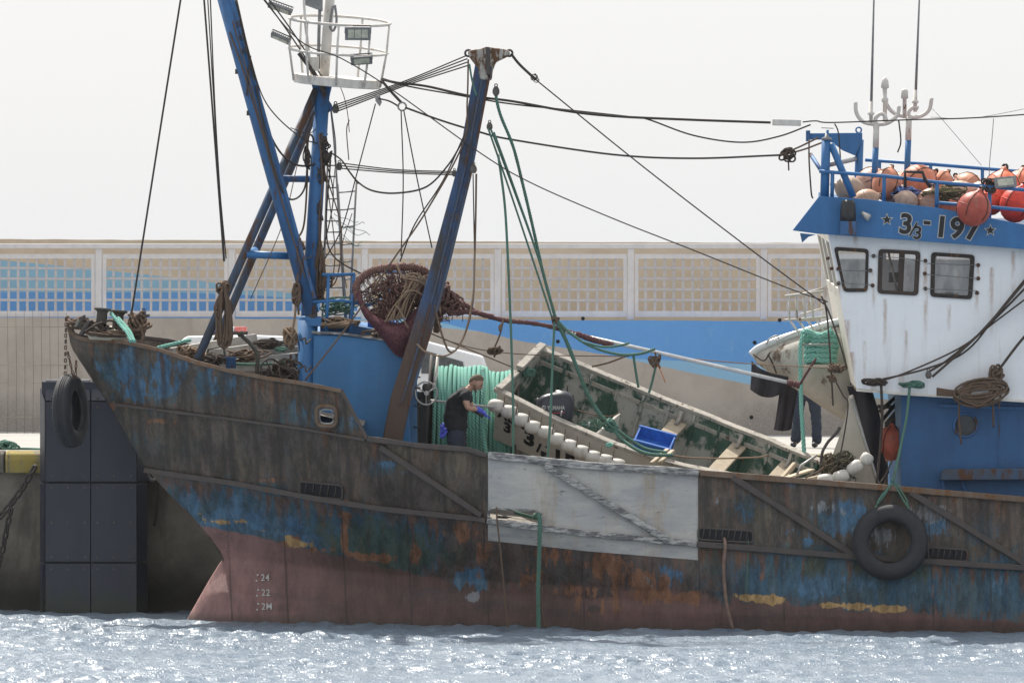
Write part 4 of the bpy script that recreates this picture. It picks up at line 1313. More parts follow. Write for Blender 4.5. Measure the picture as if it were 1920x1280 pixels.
stay([(1000, 146, .85), (1200, 308, .7), (1400, 462, .6), (1548, 572, .5)], .011)
mb = MB(); tangle(mb, P(1003, 147, .85), (.10, .05, .10), .006, 5, seed=5); mb.build('wire_splice', R_wire, T)
stay([(470, -30, 1.0), (560, 75, 1.0), (640, 110, 1.1), (730, 165, 1.1), (905, 290, .6), (1000, 345, .5), (1150, 410, .5), (1300, 469, .5), (1480, 541, .45), (1552, 566, .45)], .010)
stay([(474, -30, 1.7), (540, 60, 1.7), (610, 165, 1.8)], .012)
stay([(482, -30, 1.72), (545, 55, 1.72), (614, 160, 1.82)], .012)
stay([(560, 100, 1.7), (590, 140, 1.75), (608, 172, 1.8)], .03)
for k in range(3):
    stay([(640, 306 + 5 * k, MY), (740, 318 + 3 * k, 1.5), (850, 322 + 3 * k, .9)], .010)
stay([(652, 318, MY), (672, 342, MY), (700, 358, 1.8), (745, 362, 1.6), (800, 350, 1.2), (840, 310, .9), (866, 268, .8)], .014)
stay([(752, 207, MY - .6), (756, 340, 1.7), (752, 480, 1.5)], .010)
stay([(757, 207, MY - .6), (783, 340, 1.7), (810, 465, 1.6)], .010)
stay([(704, 195, MY - .5), (668, 330, MY), (640, 430, MY), (600, 500, MY)], .010)
stay([(878, 112, .8), (876, 190, .7), (868, 270, .7), (800, 395, .7), (735, 490, .6), (660, 600, .6), (572, 713, .55)], .014, R_brown)
stay([(872, 250, .65), (830, 340, .9), (778, 420, 1.2), (750, 490, 1.4)], .010)
stay([(880, 120, .68), (885, 150, .66), (893, 180, .62)], .016, R_green)
stay([(887, 326, .6), (889, 440, .6), (890, 480, .55)], .010)
stay([(893, 326, .6), (892, 400, .6), (890, 480, .55), (886, 570, .55), (868, 635, .55), (845, 660, .55), (828, 625, .6), (812, 560, .8)], .016, R_brown)
stay([(891, 470, .5), (886, 560, .5), (866, 640, .5), (835, 667, .5), (800, 660, .5), (782, 645, .6)], .014, R_tan)
# slack lines along the boom and mast
stay([(442, 0, 1.3), (462, 90, 1.3), (482, 165, 1.35), (510, 260, 1.6), (548, 306, 1.7), (590, 308, 1.8), (606, 285, 1.85)], .016)
stay([(444, 0, 1.25), (470, 110, 1.3), (500, 195, 1.35), (560, 255, 1.7), (605, 272, 1.85)], .010)
stay([(480, 160, 1.3), (500, 260, 1.3), (522, 340, 1.3), (545, 374, 1.5), (572, 350, 1.7), (578, 260, 1.85), (588, 262, 1.85), (590, 300, 1.85)], .014)
stay([(575, 262, 1.8), (576, 330, 1.8), (570, 420, 1.75), (556, 450, 1.6)], .016, R_brown)
stay([(470, 105, 1.28), (466, 140, 1.28), (462, 180, 1.28)], .012)
stay([(617, 270, 1.9), (612, 300, 1.9), (625, 370, 1.9), (606, 470, 1.8)], .010)
stay([(620, 300, 1.9), (612, 420, 1.8), (625, 480, 1.7), (690, 520, 1.6)], .012)
for (x, y) in ((447, 45), (452, 70), (458, 95)):
    MB().torus(P(x, y, 1.28), (.3, 1, 0), .03, .008, 12, 6).build('rope_guide', M_raild, boom)
# bunches of line made fast up the mast
rr = random.Random(61)
mb = MB()
for (x, y, sx_, sz_) in ((606, 268, .14, .22), (612, 300, .16, .20), (604, 330, .12, .24), (598, 400, .13, .3), (576, 300, .08, .3), (588, 470, .2, .2), (612, 530, .2, .16), (596, 560, .22, .12)):
    tangle(mb, P(x, y, MY - .2), (sx_, .14, sz_), .011, 9, seed=int(x * y) % 997)
mb.build('mast_lashing', R_dark, mast)
for pts in ([(618, 285, 1.8), (640, 300, 1.8), (655, 322, 1.8), (672, 345, 1.8)], [(606, 300, 1.8), (618, 380, 1.75), (628, 470, 1.7), (622, 540, 1.6)], [(612, 330, 1.8), (640, 430, 1.7), (632, 520, 1.6), (610, 545, 1.6)], [(590, 210, 1.9), (560, 300, 1.6), (530, 420, 1.5), (470, 560, 1.4)],
            [(598, 250, 1.7), (604, 340, 1.7), (598, 420, 1.7), (602, 520, 1.6)], [(660, 400, 2.2), (640, 470, 2.1), (650, 540, 2.0)], [(430, 60, 1.28), (452, 120, 1.28), (492, 250, 1.3), (535, 400, 1.35), (572, 520, 1.4)], [(436, 40, 1.27), (470, 160, 1.27), (500, 270, 1.3), (520, 330, 1.35)],
            [(545, 240, 1.6), (580, 250, 1.8), (602, 230, 1.9)], [(622, 210, 1.9), (630, 280, 1.9), (624, 360, 1.9)], [(655, 225, 1.6), (650, 245, 1.6), (654, 300, 1.6)], [(637, 160, 1.5), (646, 185, 1.5), (652, 215, 1.5), (655, 248, 1.5)], [(585, 480, 1.5), (560, 500, 1.45), (556, 560, 1.4)]):
    stay(pts, rr.choice([.007, .009, .011, .013]), rr.choice([R_dark, R_brown, R_wire]), 'running_line')
# thin lines aft of the net towards the skiff
stay([(808, 625, 1.2), (880, 655, 1.2), (960, 688, 1.2)], .010, R_brown)
stay([(835, 637, 1.3), (900, 655, 1.3), (1000, 665, 1.6), (1180, 668, 1.8)], .008, R_brown)
stay([(1110, 687, 1.4), (1140, 680, 1.4), (1172, 668, 1.5)], .016, R_brown)
# lines before the wheelhouse
stay([(1546, 562, .45), (1552, 605, .45), (1558, 690, .5), (1562, 760, .6)], .014, R_dark)
stay([(1540, 555, .42), (1556, 590, .42), (1575, 645, .45), (1588, 690, .45)], .014, R_dark)
stay([(1290, 672, 1.0), (1400, 681, .9), (1520, 688, .7), (1585, 690, .5)], .009, R_tan)
stay([(1562, 705, .5), (1580, 740, .5), (1590, 760, .5), (1578, 840, .55), (1560, 905, .6)], .012, R_dark)
mb = MB(); tangle(mb, P(1572, 690, .45), (.22, .14, .10), .016, 12, seed=8); mb.build('lashing', R_brown, T)
mb = MB(); tangle(mb, P(1560, 709, .5), (.09, .08, .10), .014, 6, seed=9); mb.build('lashing', R_brown, T)

# ------------------------------------------------------------------ wheelhouse
WH = .55
near = [(1552, 436), (2080, 476), (2080, 758), (1920, 750), (1690, 736), (1606, 728), (1593, 660), (1576, 560)]
def rq(pts, r=6, n=4):
    """rounded quad in pixel space"""
    out = []
    for i in range(len(pts)):
        p, a, b = Vector(pts[i]), Vector(pts[i - 1]), Vector(pts[(i + 1) % len(pts)])
        u, w = (a - p).normalized(), (b - p).normalized()
        for k in range(n + 1):
            t_ = k / n
            out.append(tuple(p + u * r * (1 - t_) ** 2 + w * r * t_ ** 2))
    return out
WIN = [[(1566, 465), (1627, 469), (1625, 545), (1583, 545)], [(1650, 469), (1723, 473), (1719, 552), (1648, 548)], [(1749, 475), (1825, 480), (1820, 559), (1747, 554)]]
whl = MB().plate(near, [rq(w) for w in WIN], lambda x, y: P(x, y, WH), (0, .05, 0)).build('wheelhouse', M_whs, T)
# front, far side, floor, ceiling
Wd = 4.3
f_pts = [P(1552, 436, WH + .05), P(1576, 560, WH + .05), P(1593, 660, WH + .05), P(1606, 728, WH + .05)]
off = Vector((0, Wd, .18))
M_whf = wx('front_sunlit_white', (.74, .71, .64), (.66, .62, .54), (.35, .2, .09), 3, .22, .6, .1, streak=.15)  # cream tint is warm sunlight on the front, put into the white
mb = MB()
for i in range(3):
    a, b = f_pts[i], f_pts[i + 1]
    if i == 0:   # leave window openings in the upper front
        for s0, s1 in ((0, .06), (.30, .36), (.64, .70), (.94, 1)):
            mb.poly([a + off * s0, b + off * s0, b + off * s1, a + off * s1], (.04, 0, 0))
        for t0, t1 in ((0, .16), (.86, 1)):
            p, q = a.lerp(b, t0), a.lerp(b, t1)
            mb.poly([p + off * .06, q + off * .06, q + off * .94, p + off * .94], (.038, 0, 0))
    else:
        mb.poly([a, b, b + off, a + off], (.04, 0, 0))
mb.build('front_wall', M_whf, whl)
xr = P(2080, 500, WH).x
mb = MB()
a, b = f_pts[0] + off, f_pts[1] + off
far_top, far_sill = a.z - .1, b.z + .32
for (z0, z1) in ((a.z - .1, a.z), (f_pts[3].z, far_sill)):
    mb.box(((a.x + xr) / 2 + .1, a.y, (z0 + z1) / 2 + .1), (xr - a.x, .05, z1 - z0))
for x in (a.x + .25, a.x + 1.0, a.x + 1.75, a.x + 2.5, a.x + 3.3):
    mb.box((x, a.y, (far_top + far_sill) / 2 + .1), (.13, .048, far_top - far_sill + .02))
mb.build('far_wall', M_whs, whl)
M_int = plain('brown_interior', (.09, .06, .045), .7)
mb = MB(); mb.poly([P(1606, 733, WH + .06), P(2070, 757, WH + .06), P(2070, 757, WH + .06) + off * .98, P(1606, 733, WH + .06) + off * .98], (0, 0, .04)); mb.build('floor', M_int, whl)
mb = MB(); mb.poly([P(1556, 440, WH + .06), P(2070, 478, WH + .06), P(2070, 478, WH + .06) + off * .98, P(1556, 440, WH + .06) + off * .98], (0, 0, .04)); mb.build('ceiling', M_int, whl)
MB().box(P(1690, 600, WH + 2.2), (1.5, 2.6, .8)).build('console', M_int, whl, bevel=.02)
MB().box(P(1676, 520, WH + 1.4), (.16, .14, .14)).build('instrument_box', M_grey, whl, bevel=.01)
MB().tube(PX3([(1665, 470, WH + 1.2), (1682, 545, WH + 1.2)]), .02, 6).build('inner_post', M_basket, whl)
M_wf = wx('window_rubber', (.026, .022, .02), (.04, .03, .026), (.17, .10, .055), 14, .38, .8, .4)
M_wfb = wx('window_brown_frame', (.055, .035, .028), (.04, .028, .024), (.09, .05, .03), 10, .25, .7, .3)
for i, w in enumerate(WIN):
    cx, cy = sum(p[0] for p in w) / 4, sum(p[1] for p in w) / 4
    outer = [(cx + (x - cx) * 1.08, cy + (y - cy) * 1.06) for x, y in w]
    inner = [(cx + (x - cx) * (.86 if i != 1 else .85), cy + (y - cy) * .88) for x, y in w]
    fr = MB().plate(rq(outer, 8), [rq(inner, 4)], lambda x, y: P(x, y, WH - .025), (0, .024, 0)).build('window_frame', M_wfb if i == 1 else M_wf, whl, bevel=.006)
    if i != 1:
        MB().poly([P(x, y, WH + .012) for x, y in rq([(cx + (x - cx) * .95, cy + (y - cy) * .95) for x, y in w], 4)], (0, .006, 0)).build('window_pane', M_glass, whl)
    else:
        MB().poly(PX3([(1686, 472), (1697, 472), (1693, 552), (1683, 552)], WH + .004), (0, .03, 0)).build('window_mullion', M_wfb, whl)
        MB().poly(PX3([(1697, 474), (1719, 476), (1716, 549), (1693, 547)], WH + .02), (0, .006, 0)).build('window_pane', M_glass, whl)
for pts in ([(1568, 507), (1634, 508)], [(1570, 530), (1634, 534)], [(1632, 480), (1690, 484), (1735, 490)], [(1738, 494), (1832, 497)], [(1735, 514), (1832, 522)], [(1732, 541), (1832, 545)]):
    stay([(x, y, WH - .05) for x, y in pts], .006, M_grey, 'guard_wire', parent=whl)
for x, y in ((1552, 484), (1559, 503), (1572, 504), (1572, 531), (1632, 507), (1636, 535), (1638, 480), (1735, 489), (1734, 513), (1735, 541), (1834, 497), (1834, 522), (1832, 549)):
    MB().lathe([(.028, 0), (.03, .015), (.012, .05)], P(x, y, WH), (0, -1, 0), 10).build('rusty_lug', M_rust, whl)
strip(PX3([(1606, 731), (1690, 738), (1920, 752), (2080, 760)], WH - .01), .06, .035, M_whf, 'lower_edge', whl, .006)
# blue visor band with the number
vis = [(1486, 432), (1536, 368), (1620, 373), (1760, 390), (1920, 421), (2080, 452), (2080, 480), (1920, 467), (1700, 450), (1530, 438)]
VY = .32
mb = MB(); mb.poly(PX3(vis, VY), (0, .04, 0)); visor = mb.build('visor', M_blue, whl, bevel=.006)
a, b = P(1556, 438, VY + .05), P(1560, 376, VY + .05)
MB().poly([a, b, b + Vector((0, 4.4, .2)), a + Vector((0, 4.4, .2))], (.04, 0, 0)).build('visor_front', M_blue, whl)
MB().poly([P(1564, 376, VY + .05), P(2080, 458, VY + .05), P(2080, 458, VY + .05) + Vector((0, 4.5, .2)), P(1564, 376, VY + .05) + Vector((0, 4.5, .2))], (0, 0, -.05)).build('roof_deck', M_bluew, whl)
MB().poly(PX3([(1500, 437), (1530, 440), (1516, 444), (1504, 455)], VY + .3), (0, .03, 0)).build('soffit_bracket', M_blues, whl)
def vtext(body, x0, y0, size, slope, wht=.05, blk=.012, shear=.0, wx_=1.0, spacing=1.0):
    g = lambda o: (lambda x, y: P(x0 + x * size * wx_, y0 - y * size + slope * x * size * wx_, VY - o))
    lettering(body, g(.004), 'number_outline', M_markw, visor, wht, shear, spacing)
    lettering(body, g(.008), 'number', M_markk, visor, blk, shear, spacing)
vtext('3', 1684, 436, 52, .085, .062, .028, .1, 1.0)
vtext('/', 1704, 442, 38, .085, .030, .008, .25, 1.0)
vtext('3', 1711, 447, 34, .085, .06, .028, .1, 1.0)
vtext('-', 1731, 428, 50, .085, .05, .022, 0, .9)
vtext('197', 1750, 442, 54, .085, .062, .030, .1, 1.0, 1.08)
for sx_, sy_ in ((1663, 412), (1857, 432)):
    for mm, rr, o in ((M_markw, 13, .004), (M_markk, 9.5, .008)):
        pts = [P(sx_ + (rr if k % 2 == 0 else rr * .42) * math.sin(math.pi * k / 5), sy_ - (rr if k % 2 == 0 else rr * .42) * math.cos(math.pi * k / 5), VY - o) for k in range(10)]
        ctr = P(sx_, sy_, VY - o)
        MB().add([ctr] + pts, [(0, k + 1, (k + 1) % 10 + 1) for k in range(10)]).build('star', mm, visor)
# horn box, small lamp
MB().lathe([(.11, 0), (.115, .1), (.10, .27), (.075, .31)], P(1590, 416, VY - .15), (0, 0, 1), 16).build('black_horn', M_black, whl)
MB().box(P(1590, 428, VY - .14), (.23, .24, .2)).build('horn_bracket', M_bluew, whl, bevel=.01)
MB().lathe([(.03, 0), (.055, .12), (.04, .14)], P(1616, 399, VY - .08), (.8, -.3, -.6), 12).build('small_lamp', M_greyw, whl)
# roof rails
rr_ = MB().tube(PX3([(1536, 321, .4), (1560, 323, .4), (1658, 330, .4), (1757, 342, .4), (1856, 350, .4), (1980, 362, .4)]), .026, 8).build('roof_rail', M_blue, T)
MB().tube(PX3([(1757, 380, .4), (1856, 388, .4), (1980, 400, .4)]), .024, 8).build('rail_bar', M_blue, rr_)
for x, y0, y1 in ((1561, 323, 372), (1658, 330, 378), (1757, 342, 392), (1856, 350, 412), (1955, 360, 430)):
    MB().tube(PX3([(x, y0, .4), (x - 1, y1, .42)]), .028, 8).build('rail_post', M_blue, rr_)
rf = MB().tube(PX3([(1622, 300, 4.6), (1745, 308, 4.6), (1842, 316, 4.6), (1990, 328, 4.6)]), .026, 8).build('roof_rail', M_blue, T)
for x, y in ((1649, 302), (1745, 308), (1842, 316), (1940, 324)):
    MB().tube(PX3([(x, y, 4.6), (x, y + 60, 4.6)]), .026, 8).build('rail_post', M_blue, rf)
# gallows frame
g = MB().tube(PX3([(1549, 262, .5), (1546, 372, .5)]), .065, 14).build('gallows', M_blue, T)
MB().lathe([(.075, 0), (.075, .03), (.03, .05), (.02, .1)], P(1550, 263, .5), (0, 0, 1), 14).build('post_cap', M_grey, g)
MB().tube(PX3([(1612, 262, 3.2), (1608, 380, 3.2)]), .06, 14).build('post', M_blue, g)
MB().poly(PX3([(1512, 250), (1617, 249), (1617, 262), (1604, 292), (1580, 282), (1562, 268), (1545, 262), (1512, 262)], 3.1), (0, .08, 0)).build('cross_plate', M_blue, g, bevel=.01)
MB().box(P(1515, 255, 3.1), (.06, .14, .16)).build('end_plate', M_bluew, g, bevel=.01)
MB().torus(P(1610, 244, 3.14), (0, 1, 0), .04, .012, 16, 8).build('lifting_eye', M_blue, g)
MB().tube(PX3([(1558, 270, .5), (1600, 370, .5)]), .05, 12).build('brace', M_blue, g)
MB().tube(PX3([(1550, 310, .5), (1605, 298, 3.2)]), .035, 10).build('brace', M_grey, g)
MB().tube(PX3([(1520, 290, 1.2), (1543, 325, .6)]), .03, 8).build('brace', M_bluew, g)
MB().tube(spline(PX3([(1517, 262, 2.8), (1517, 300, 2.6), (1521, 360, 2.4), (1524, 372, 2.4)]), 6), .012, 6).build('hanging_cable', R_wire, g)
MB().tube(PX3([(1550, 262, .5), (1552, 244, .5)]), .02, 8).build('pin', M_blue, g)
MB().tube(PX3([(1540, 240, .5), (1563, 241, .5)]), .006, 6).build('pin_bar', M_raild, g)
# aerial posts
def aerial(px, ytop, ybot, Y, arms, whip, label_parent=T):
    m = MB().tube(PX3([(px - 2, ybot, Y), (px + 1, ytop + 45, Y)]), .045, 12).build('aerial_post', M_blue, label_parent)
    MB().tube(PX3([(px + 1, ytop + 45, Y), (px + 2, ytop, Y)]), .045, 12).build('post_top', M_basket, m)
    for pts in arms:
        MB().tube(spline(PX3(pts, Y), 6), .03, 10).build('aerial_arm', M_basket, m)
    for (x0, y0, x1, y1) in whip:
        MB().tube(PX3([(x0, y0, Y), (x1, y1, Y)]), [.022, .010], 8).build('whip_aerial', M_grey, m)
        MB().lathe([(.028, 0), (.028, .12), (.05, .13), (.05, .16), (.03, .17), (.03, .32)], P(x0, y0 + 10, Y), (0, 0, 1), 10).build('aerial_base', M_basket, m)
    return m
aerial(1641, 232, 345, 1.4, [[(1604, 192), (1606, 212), (1618, 228), (1640, 233), (1664, 231), (1682, 217), (1686, 199)], [(1641, 232), (1642, 222), (1650, 214), (1658, 216), (1662, 226)]], [(1633, 222, 1640, -60)])
aerial(1702, 218, 345, 2.2, [[(1658, 165), (1662, 195), (1678, 213), (1702, 219), (1726, 218), (1742, 206), (1747, 184)], [(1703, 218), (1705, 208), (1714, 201), (1722, 204)]], [(1716, 200, 1726, -60)])
MB().lathe([(.03, 0), (.03, .3), (.05, .32), (.05, .36), (.03, .38), (.03, .50), (.06, .52), (.05, .62), (.01, .68)], P(1659, 232, 1.6), (0, 0, 1), 10).build('navigation_light', M_basket, T)
MB().lathe([(.03, 0), (.03, .28), (.055, .29), (.05, .40), (.02, .43)], P(1696, 222, 2.0), (0, 0, 1), 10).build('navigation_light', M_basket, T)
stay([(1685, 225, 1.4), (1689, 265, 1.4), (1683, 286, 1.4)], .012, R_wire, 'loose_cable')
stay([(1748, 204, 2.2), (1770, 228, 2.2), (1840, 310, 3.5)], .004, M_grey, 'aerial_wire')
stay([(1745, 220, 2.2), (1830, 221, 2.2), (1990, 190, 2.2)], .005, M_grey, 'aerial_wire')
stay([(1863, 222, 1.5), (1860, 260, 1.5), (1856, 300, 1.5), (1854, 345, 1.5)], .006, M_grey, 'aerial_wire')
floodlight(P(1885, 342, .33), .32, .16, (.1, -1, .2), .1, 'black floodlight clamped to the roof rail beside the big orange buoys', 1)
MB().tube(PX3([(1697, 352, .34), (1697, 322, .34), (1730, 323, .34), (1734, 336, .34), (1745, 352, .34)]), .028, 6).build('lamp_bracket', M_black, T)

# lower blue house under the wheelhouse
ly = .8
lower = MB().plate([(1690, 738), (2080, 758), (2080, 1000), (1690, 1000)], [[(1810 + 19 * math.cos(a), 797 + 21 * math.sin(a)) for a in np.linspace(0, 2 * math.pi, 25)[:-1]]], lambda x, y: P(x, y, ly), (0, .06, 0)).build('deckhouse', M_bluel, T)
a = P(1690, 738, ly + .06); b = P(1690, 1000, ly + .06)
MB().poly([a, b, b + Vector((0, 3.6, .15)), a + Vector((0, 3.6, .15))], (.05, 0, 0)).build('front_wall', M_blues, lower)
MB().torus(P(1810, 797, ly - .01), (0, 1, 0), .165, .02, 28, 8).build('porthole_rim', M_bluew, lower)
MB().lathe([(.15, 0), (.15, .01)], P(1810, 797, ly + .05), (0, 1, 0), 24).build('porthole_glass', plain('dark_glass', (.03, .035, .04), .15), lower)
MB().poly(PX3([(1765, 892), (1767, 884), (1774, 880), (1800, 879), (2080, 876), (2080, 898), (1765, 900)], ly - .25), (0, .25, 0)).build('side_shelf', M_teal, lower, bevel=.012)  # dark paint here carries the shade the shelf lies in
strip(PX3([(1760, 760), (1920, 766), (2080, 772)], ly - .02), .04, .05, M_bluew, 'rubbing_bar', lower, .006)
for pts in ([(1768, 900), (1770, 925)], [(1800, 898), (1812, 925)]):
    MB().tube(PX3(pts, ly - .1), .02, 6).build('shelf_leg', M_bluew, lower)
strip(PX3([(1873, 770), (1873, 880)], ly - .004), .01, .012, M_bluew, 'door_seam', lower, 0)
# dark canvas and bars between house and skiff
M_canvas = wx('dark_canvas', (.030, .026, .032), (.045, .040, .046), None, 4, 0, .9, .5, bscale=9)
mb = MB()
cv = []
for j in range(14):
    for i in range(10):
        u, v_ = i / 9, j / 13
        l = 1588 + 55 * v_; r = interp([(0, 1632), (.3, 1650), (.6, 1652), (.85, 1668), (1, 1650)], v_)
        cv.append(P(l + (r - l) * u, 724 + 190 * v_, 1.5 + .06 * math.sin(u * 7 + v_ * 3) + .05 * math.sin(v_ * 9 + u * 2)))
mb.add(cv, [(j * 10 + i, j * 10 + i + 1, (j + 1) * 10 + i + 1, (j + 1) * 10 + i) for j in range(13) for i in range(9)], 0, True)
o = mb.build('canvas_screen', M_canvas, T); md = o.modifiers.new('t', 'SOLIDIFY'); md.thickness = .012
for pts in ([(1692, 742), (1652, 790), (1640, 806)], [(1690, 760), (1660, 795)], [(1682, 742), (1648, 772)], [(1645, 762), (1690, 763)], [(1660, 800), (1690, 770)]):
    MB().tube(PX3(pts, 2.6), .028, 8).build('rail_bar', M_black, T)
MB().poly(PX3([(1668, 790), (1690, 775), (1690, 830), (1680, 815)], 2.4), (0, .06, 0)).build('rusty_bracket', M_rust, T)
# cream triangular guard plate before the canvas
tri = MB().poly(PX3([(1592, 742), (1600, 740), (1648, 912), (1536, 912), (1562, 850), (1584, 790)], 1.1), (0, .04, 0)).build('guard_plate', M_cream, T, bevel=.008)
strip(PX3([(1596, 745), (1647, 905)], 1.08), .03, .03, M_greyw, 'plate_edge', tri, .005)
MB().tube(spline(PX3([(1545, 925), (1540, 860), (1550, 832), (1568, 812), (1575, 800)], .95), 6), .022, 8).build('bent_rail', M_raild, T)
# ------------------------------------------------------------------ tyres
def tyre(c, axis, R, w, name, label, tread=True):
    root = thing(name, Vector(c) - Vector((0, 0, R)), label, 'tyre')
    prof = []
    pr = [(.56, -.30), (.58, -.42), (.70, -.52), (.86, -.50), (.96, -.40), (1.0, -.25), (1.0, .25), (.96, .40), (.86, .50), (.70, .52), (.58, .42), (.56, .30), (.60, .20), (.84, .30), (.90, .0), (.84, -.30), (.60, -.20), (.56, -.30)]
    axis = Vector(axis).normalized()
    MB().lathe([(r * R, h * w) for r, h in pr], c, axis, 48, cap=False).build('casing', M_rubber, root)
    s = axis.orthogonal().normalized(); t_ = axis.cross(s)
    for off in (-.12, .0, .12):
        MB().torus(Vector(c) + axis * off * w, axis, R * 1.0, .010, 40, 6).build('tread_rib', M_rubber, root)
    MB().torus(Vector(c) - axis * .49 * w, axis, R * .80, .007, 40, 6).build('sidewall_ridge', M_rubber, root)
    return root
tc = P(1669, 1016, -.20)
ty1 = tyre(tc, (-.06, -1, .06), .53, .34, 'tyre_fender', 'large black tyre hung flat against the hull side below the wheelhouse')
ropes_t = [[(1672, 905, -.05), (1660, 925, -.12), (1642, 950, -.2), (1640, 960, -.3)], [(1676, 905, -.05), (1690, 930, -.12), (1705, 955, -.25)], [(1674, 905, -.05), (1652, 930, -.14), (1644, 945, -.2)], [(1680, 905, -.05), (1699, 935, -.14), (1702, 950, -.2)]]
for r_ in ropes_t:
    MB().tube(spline(PX3(r_), 6), .013, 6).build('lashing', R_green, ty1)
bt = P(132, 770, 2.35)
ty2 = tyre(bt, (.965, -.26, .04), .53, .25, 'tyre_fender', 'black tyre hanging edge-on by rusty chains from the bow')
chain('chain_link', [P(124, 588, 2.45), P(123, 640, 2.4), P(122, 700, 2.3)], .072, .0085, M_rust, ty2)
chain('chain_link', [P(126, 655, 2.4), P(134, 690, 2.3), P(138, 710, 2.2)], .068, .008, M_rust, ty2)
chain('chain_link', [P(143, 672, 2.3), P(142, 695, 2.25), P(141, 712, 2.2)], .068, .008, M_rust, ty2)

# ------------------------------------------------------------------ bow gear
def bollard(px, py, Y, h, label, lean=(0, 0, 1), r=.085):
    a = P(px, py, Y)
    root = thing('bollard', a, label, 'bollard', 'bollards on the foredeck')
    MB().lathe([(r, 0), (r * .92, .05), (r * .9, h - .06), (r * 1.15, h - .03)], a, lean, 18).build('post', M_bol, root)
    MB().lathe([(r * 1.4, h - .03), (r * 1.5, h - .01), (r * 1.45, h + .01)], a, lean, 18).build('cap', M_bol, root)
M_bol = wx('olive_steel', (.075, .07, .055), (.055, .05, .042), (.12, .07, .04), 9, .3, .7, .3)
bollard(188, 622, 2.2, .34, 'foremost flared steel bollard on the bow deck', (.1, 0, 1))
bollard(219, 622, 2.5, .31, 'second flared steel bollard, with mint rope beside it', (.1, 0, 1))
bollard(259, 636, 2.6, .36, 'third steel bollard, wrapped in brown rope at the foot of the stay', (.02, 0, 1), .11)
bw = thing('bow_roller', P(150, 625, 2.3), 'rusty bow roller between two cheek plates at the very bow', 'roller')
MB().lathe([(.06, 0), (.045, .1), (.045, .22), (.06, .32)], P(143, 606, 2.2), (.55, .3, -.2), 14).build('roller', M_bol, bw)
for pts in ([(148, 595, 2.2), (158, 590, 2.2), (152, 610, 2.2), (144, 612, 2.2)], [(163, 601, 2.0), (172, 600, 2.0), (154, 628, 2.0), (146, 628, 2.0)]):
    MB().poly(PX3(pts), (.02, .12, 0)).build('cheek_plate', M_raild, bw, bevel=.008)
MB().poly(PX3([(160, 622), (210, 618), (245, 632), (240, 640), (168, 636)], 2.0), (0, 1.2, .06)).build('deck_plate', M_cream, bw)
mb = MB(); tangle(mb, P(150, 606, 2.5), (.30, .4, .16), .016, 12, seed=21); tag(mb.build('rope_heap', R_brown), 'small rusty heap of chain and rope at the tip of the bow', 'rope')
mb = MB(); tangle(mb, P(190, 618, 2.2), (.36, .5, .20), .016, 14, seed=22); tag(mb.build('rope_heap', R_dark), 'dark rope wound round the foremost bollard', 'rope')
mb = MB(); tangle(mb, P(205, 627, 2.0), (.55, .4, .07), .012, 16, seed=23); tag(mb.build('rope_heap', R_brown), 'thin frayed brown rope strewn on the bow deck', 'rope')
mb = MB(); tangle(mb, P(261, 607, 2.45), (.26, .3, .26), .022, 16, seed=24); mb.tube(spline(PX3([(262, 610, 2.3), (268, 630, 2.2), (262, 645, 2.1)]), 6), .02, 6); tag(mb.build('rope_heap', R_brown), 'ball of brown rope round the third bollard', 'rope')
rope('mooring_rope', [(208, 587, 2.2), (214, 594, 2.1), (228, 611, 1.9), (238, 622, 1.7), (246, 640, 1.5)], .026, R_mint, 'thick mint mooring rope slanting over the bow rail', twist=True)
rope('mooring_rope', [(222, 596, 2.3), (236, 612, 2.0), (244, 622, 1.8), (252, 640, 1.5)], .024, R_mint, 'second mint rope end beside the bow bollards', twist=True)
rope('mooring_rope', [(295, 652, 1.8), (320, 646, 1.8), (345, 640, 1.8), (356, 638, 2.0)], .026, R_mint, 'short green rope lying along the foredeck edge', twist=True)
stay([(247, 583, 2.4), (244, 600, 2.4), (243, 625, 2.3)], .02, M_rust, 'stay_turnbuckle')
MB().box(P(270, 600, 2.7), (.05, .3, .35)).build('stem_post', M_bluew, T)

# timber, wheel and gear on the foredeck
M_plank = wx('weathered_planks', (.46, .44, .40), (.34, .32, .29), (.12, .1, .08), 6, .3, .8, .4)
planks = [((322, 662, 2.6), (480, 636, 2.9), .16, 'topmost of the three weathered planks lying on the foredeck'), ((352, 668, 2.3), (562, 640, 2.6), .11, 'long pale plank sloping up towards the mast foot'), ((430, 682, 2.0), (562, 668, 2.2), .12, 'lowest short plank on the foredeck near the coils')]
for p, q, h, lb in planks:
    tag(MB().beam(P(*p), P(*q), .22, h).build('plank', M_plank, bevel=.008), lb, 'plank', 'planks on the foredeck')
tag(MB().beam(P(400, 690, 1.7), P(560, 688, 1.9), .2, .10).build('plank', M_plank, bevel=.008), 'greyish board just above the rail before the blue house', 'plank', 'planks on the foredeck')
hw = thing('anchor_windlass', P(510, 712, 1.6), 'dark windlass with spoked wheel half hidden behind the foredeck rail', 'windlass')
MB().torus(P(507, 692, 1.5), (.5, -1, 0), .15, .014, 28, 8).build('wheel_rim', M_chain, hw)
for k in range(3):
    a = math.pi * k / 3
    d = Vector((math.cos(a) * .89, math.cos(a) * .45, math.sin(a))) * .15
    MB().tube([P(507, 692, 1.5) - d, P(507, 692, 1.5) + d], .011, 6).build('spoke', M_chain, hw)
MB().lathe([(.13, 0), (.13, .05), (.07, .07), (.07, .22), (.13, .24), (.13, .30)], P(515, 690, 1.8), (.95, .1, 0), 20).build('drum', M_chain, hw)
MB().box(P(520, 705, 1.9), (.5, .35, .25)).build('bed', M_chain, hw, bevel=.01)
chain('chain_link', [P(545, 660, 1.5), P(546, 690, 1.5), P(548, 720, 1.5)], .08, .01, M_rust, hw)
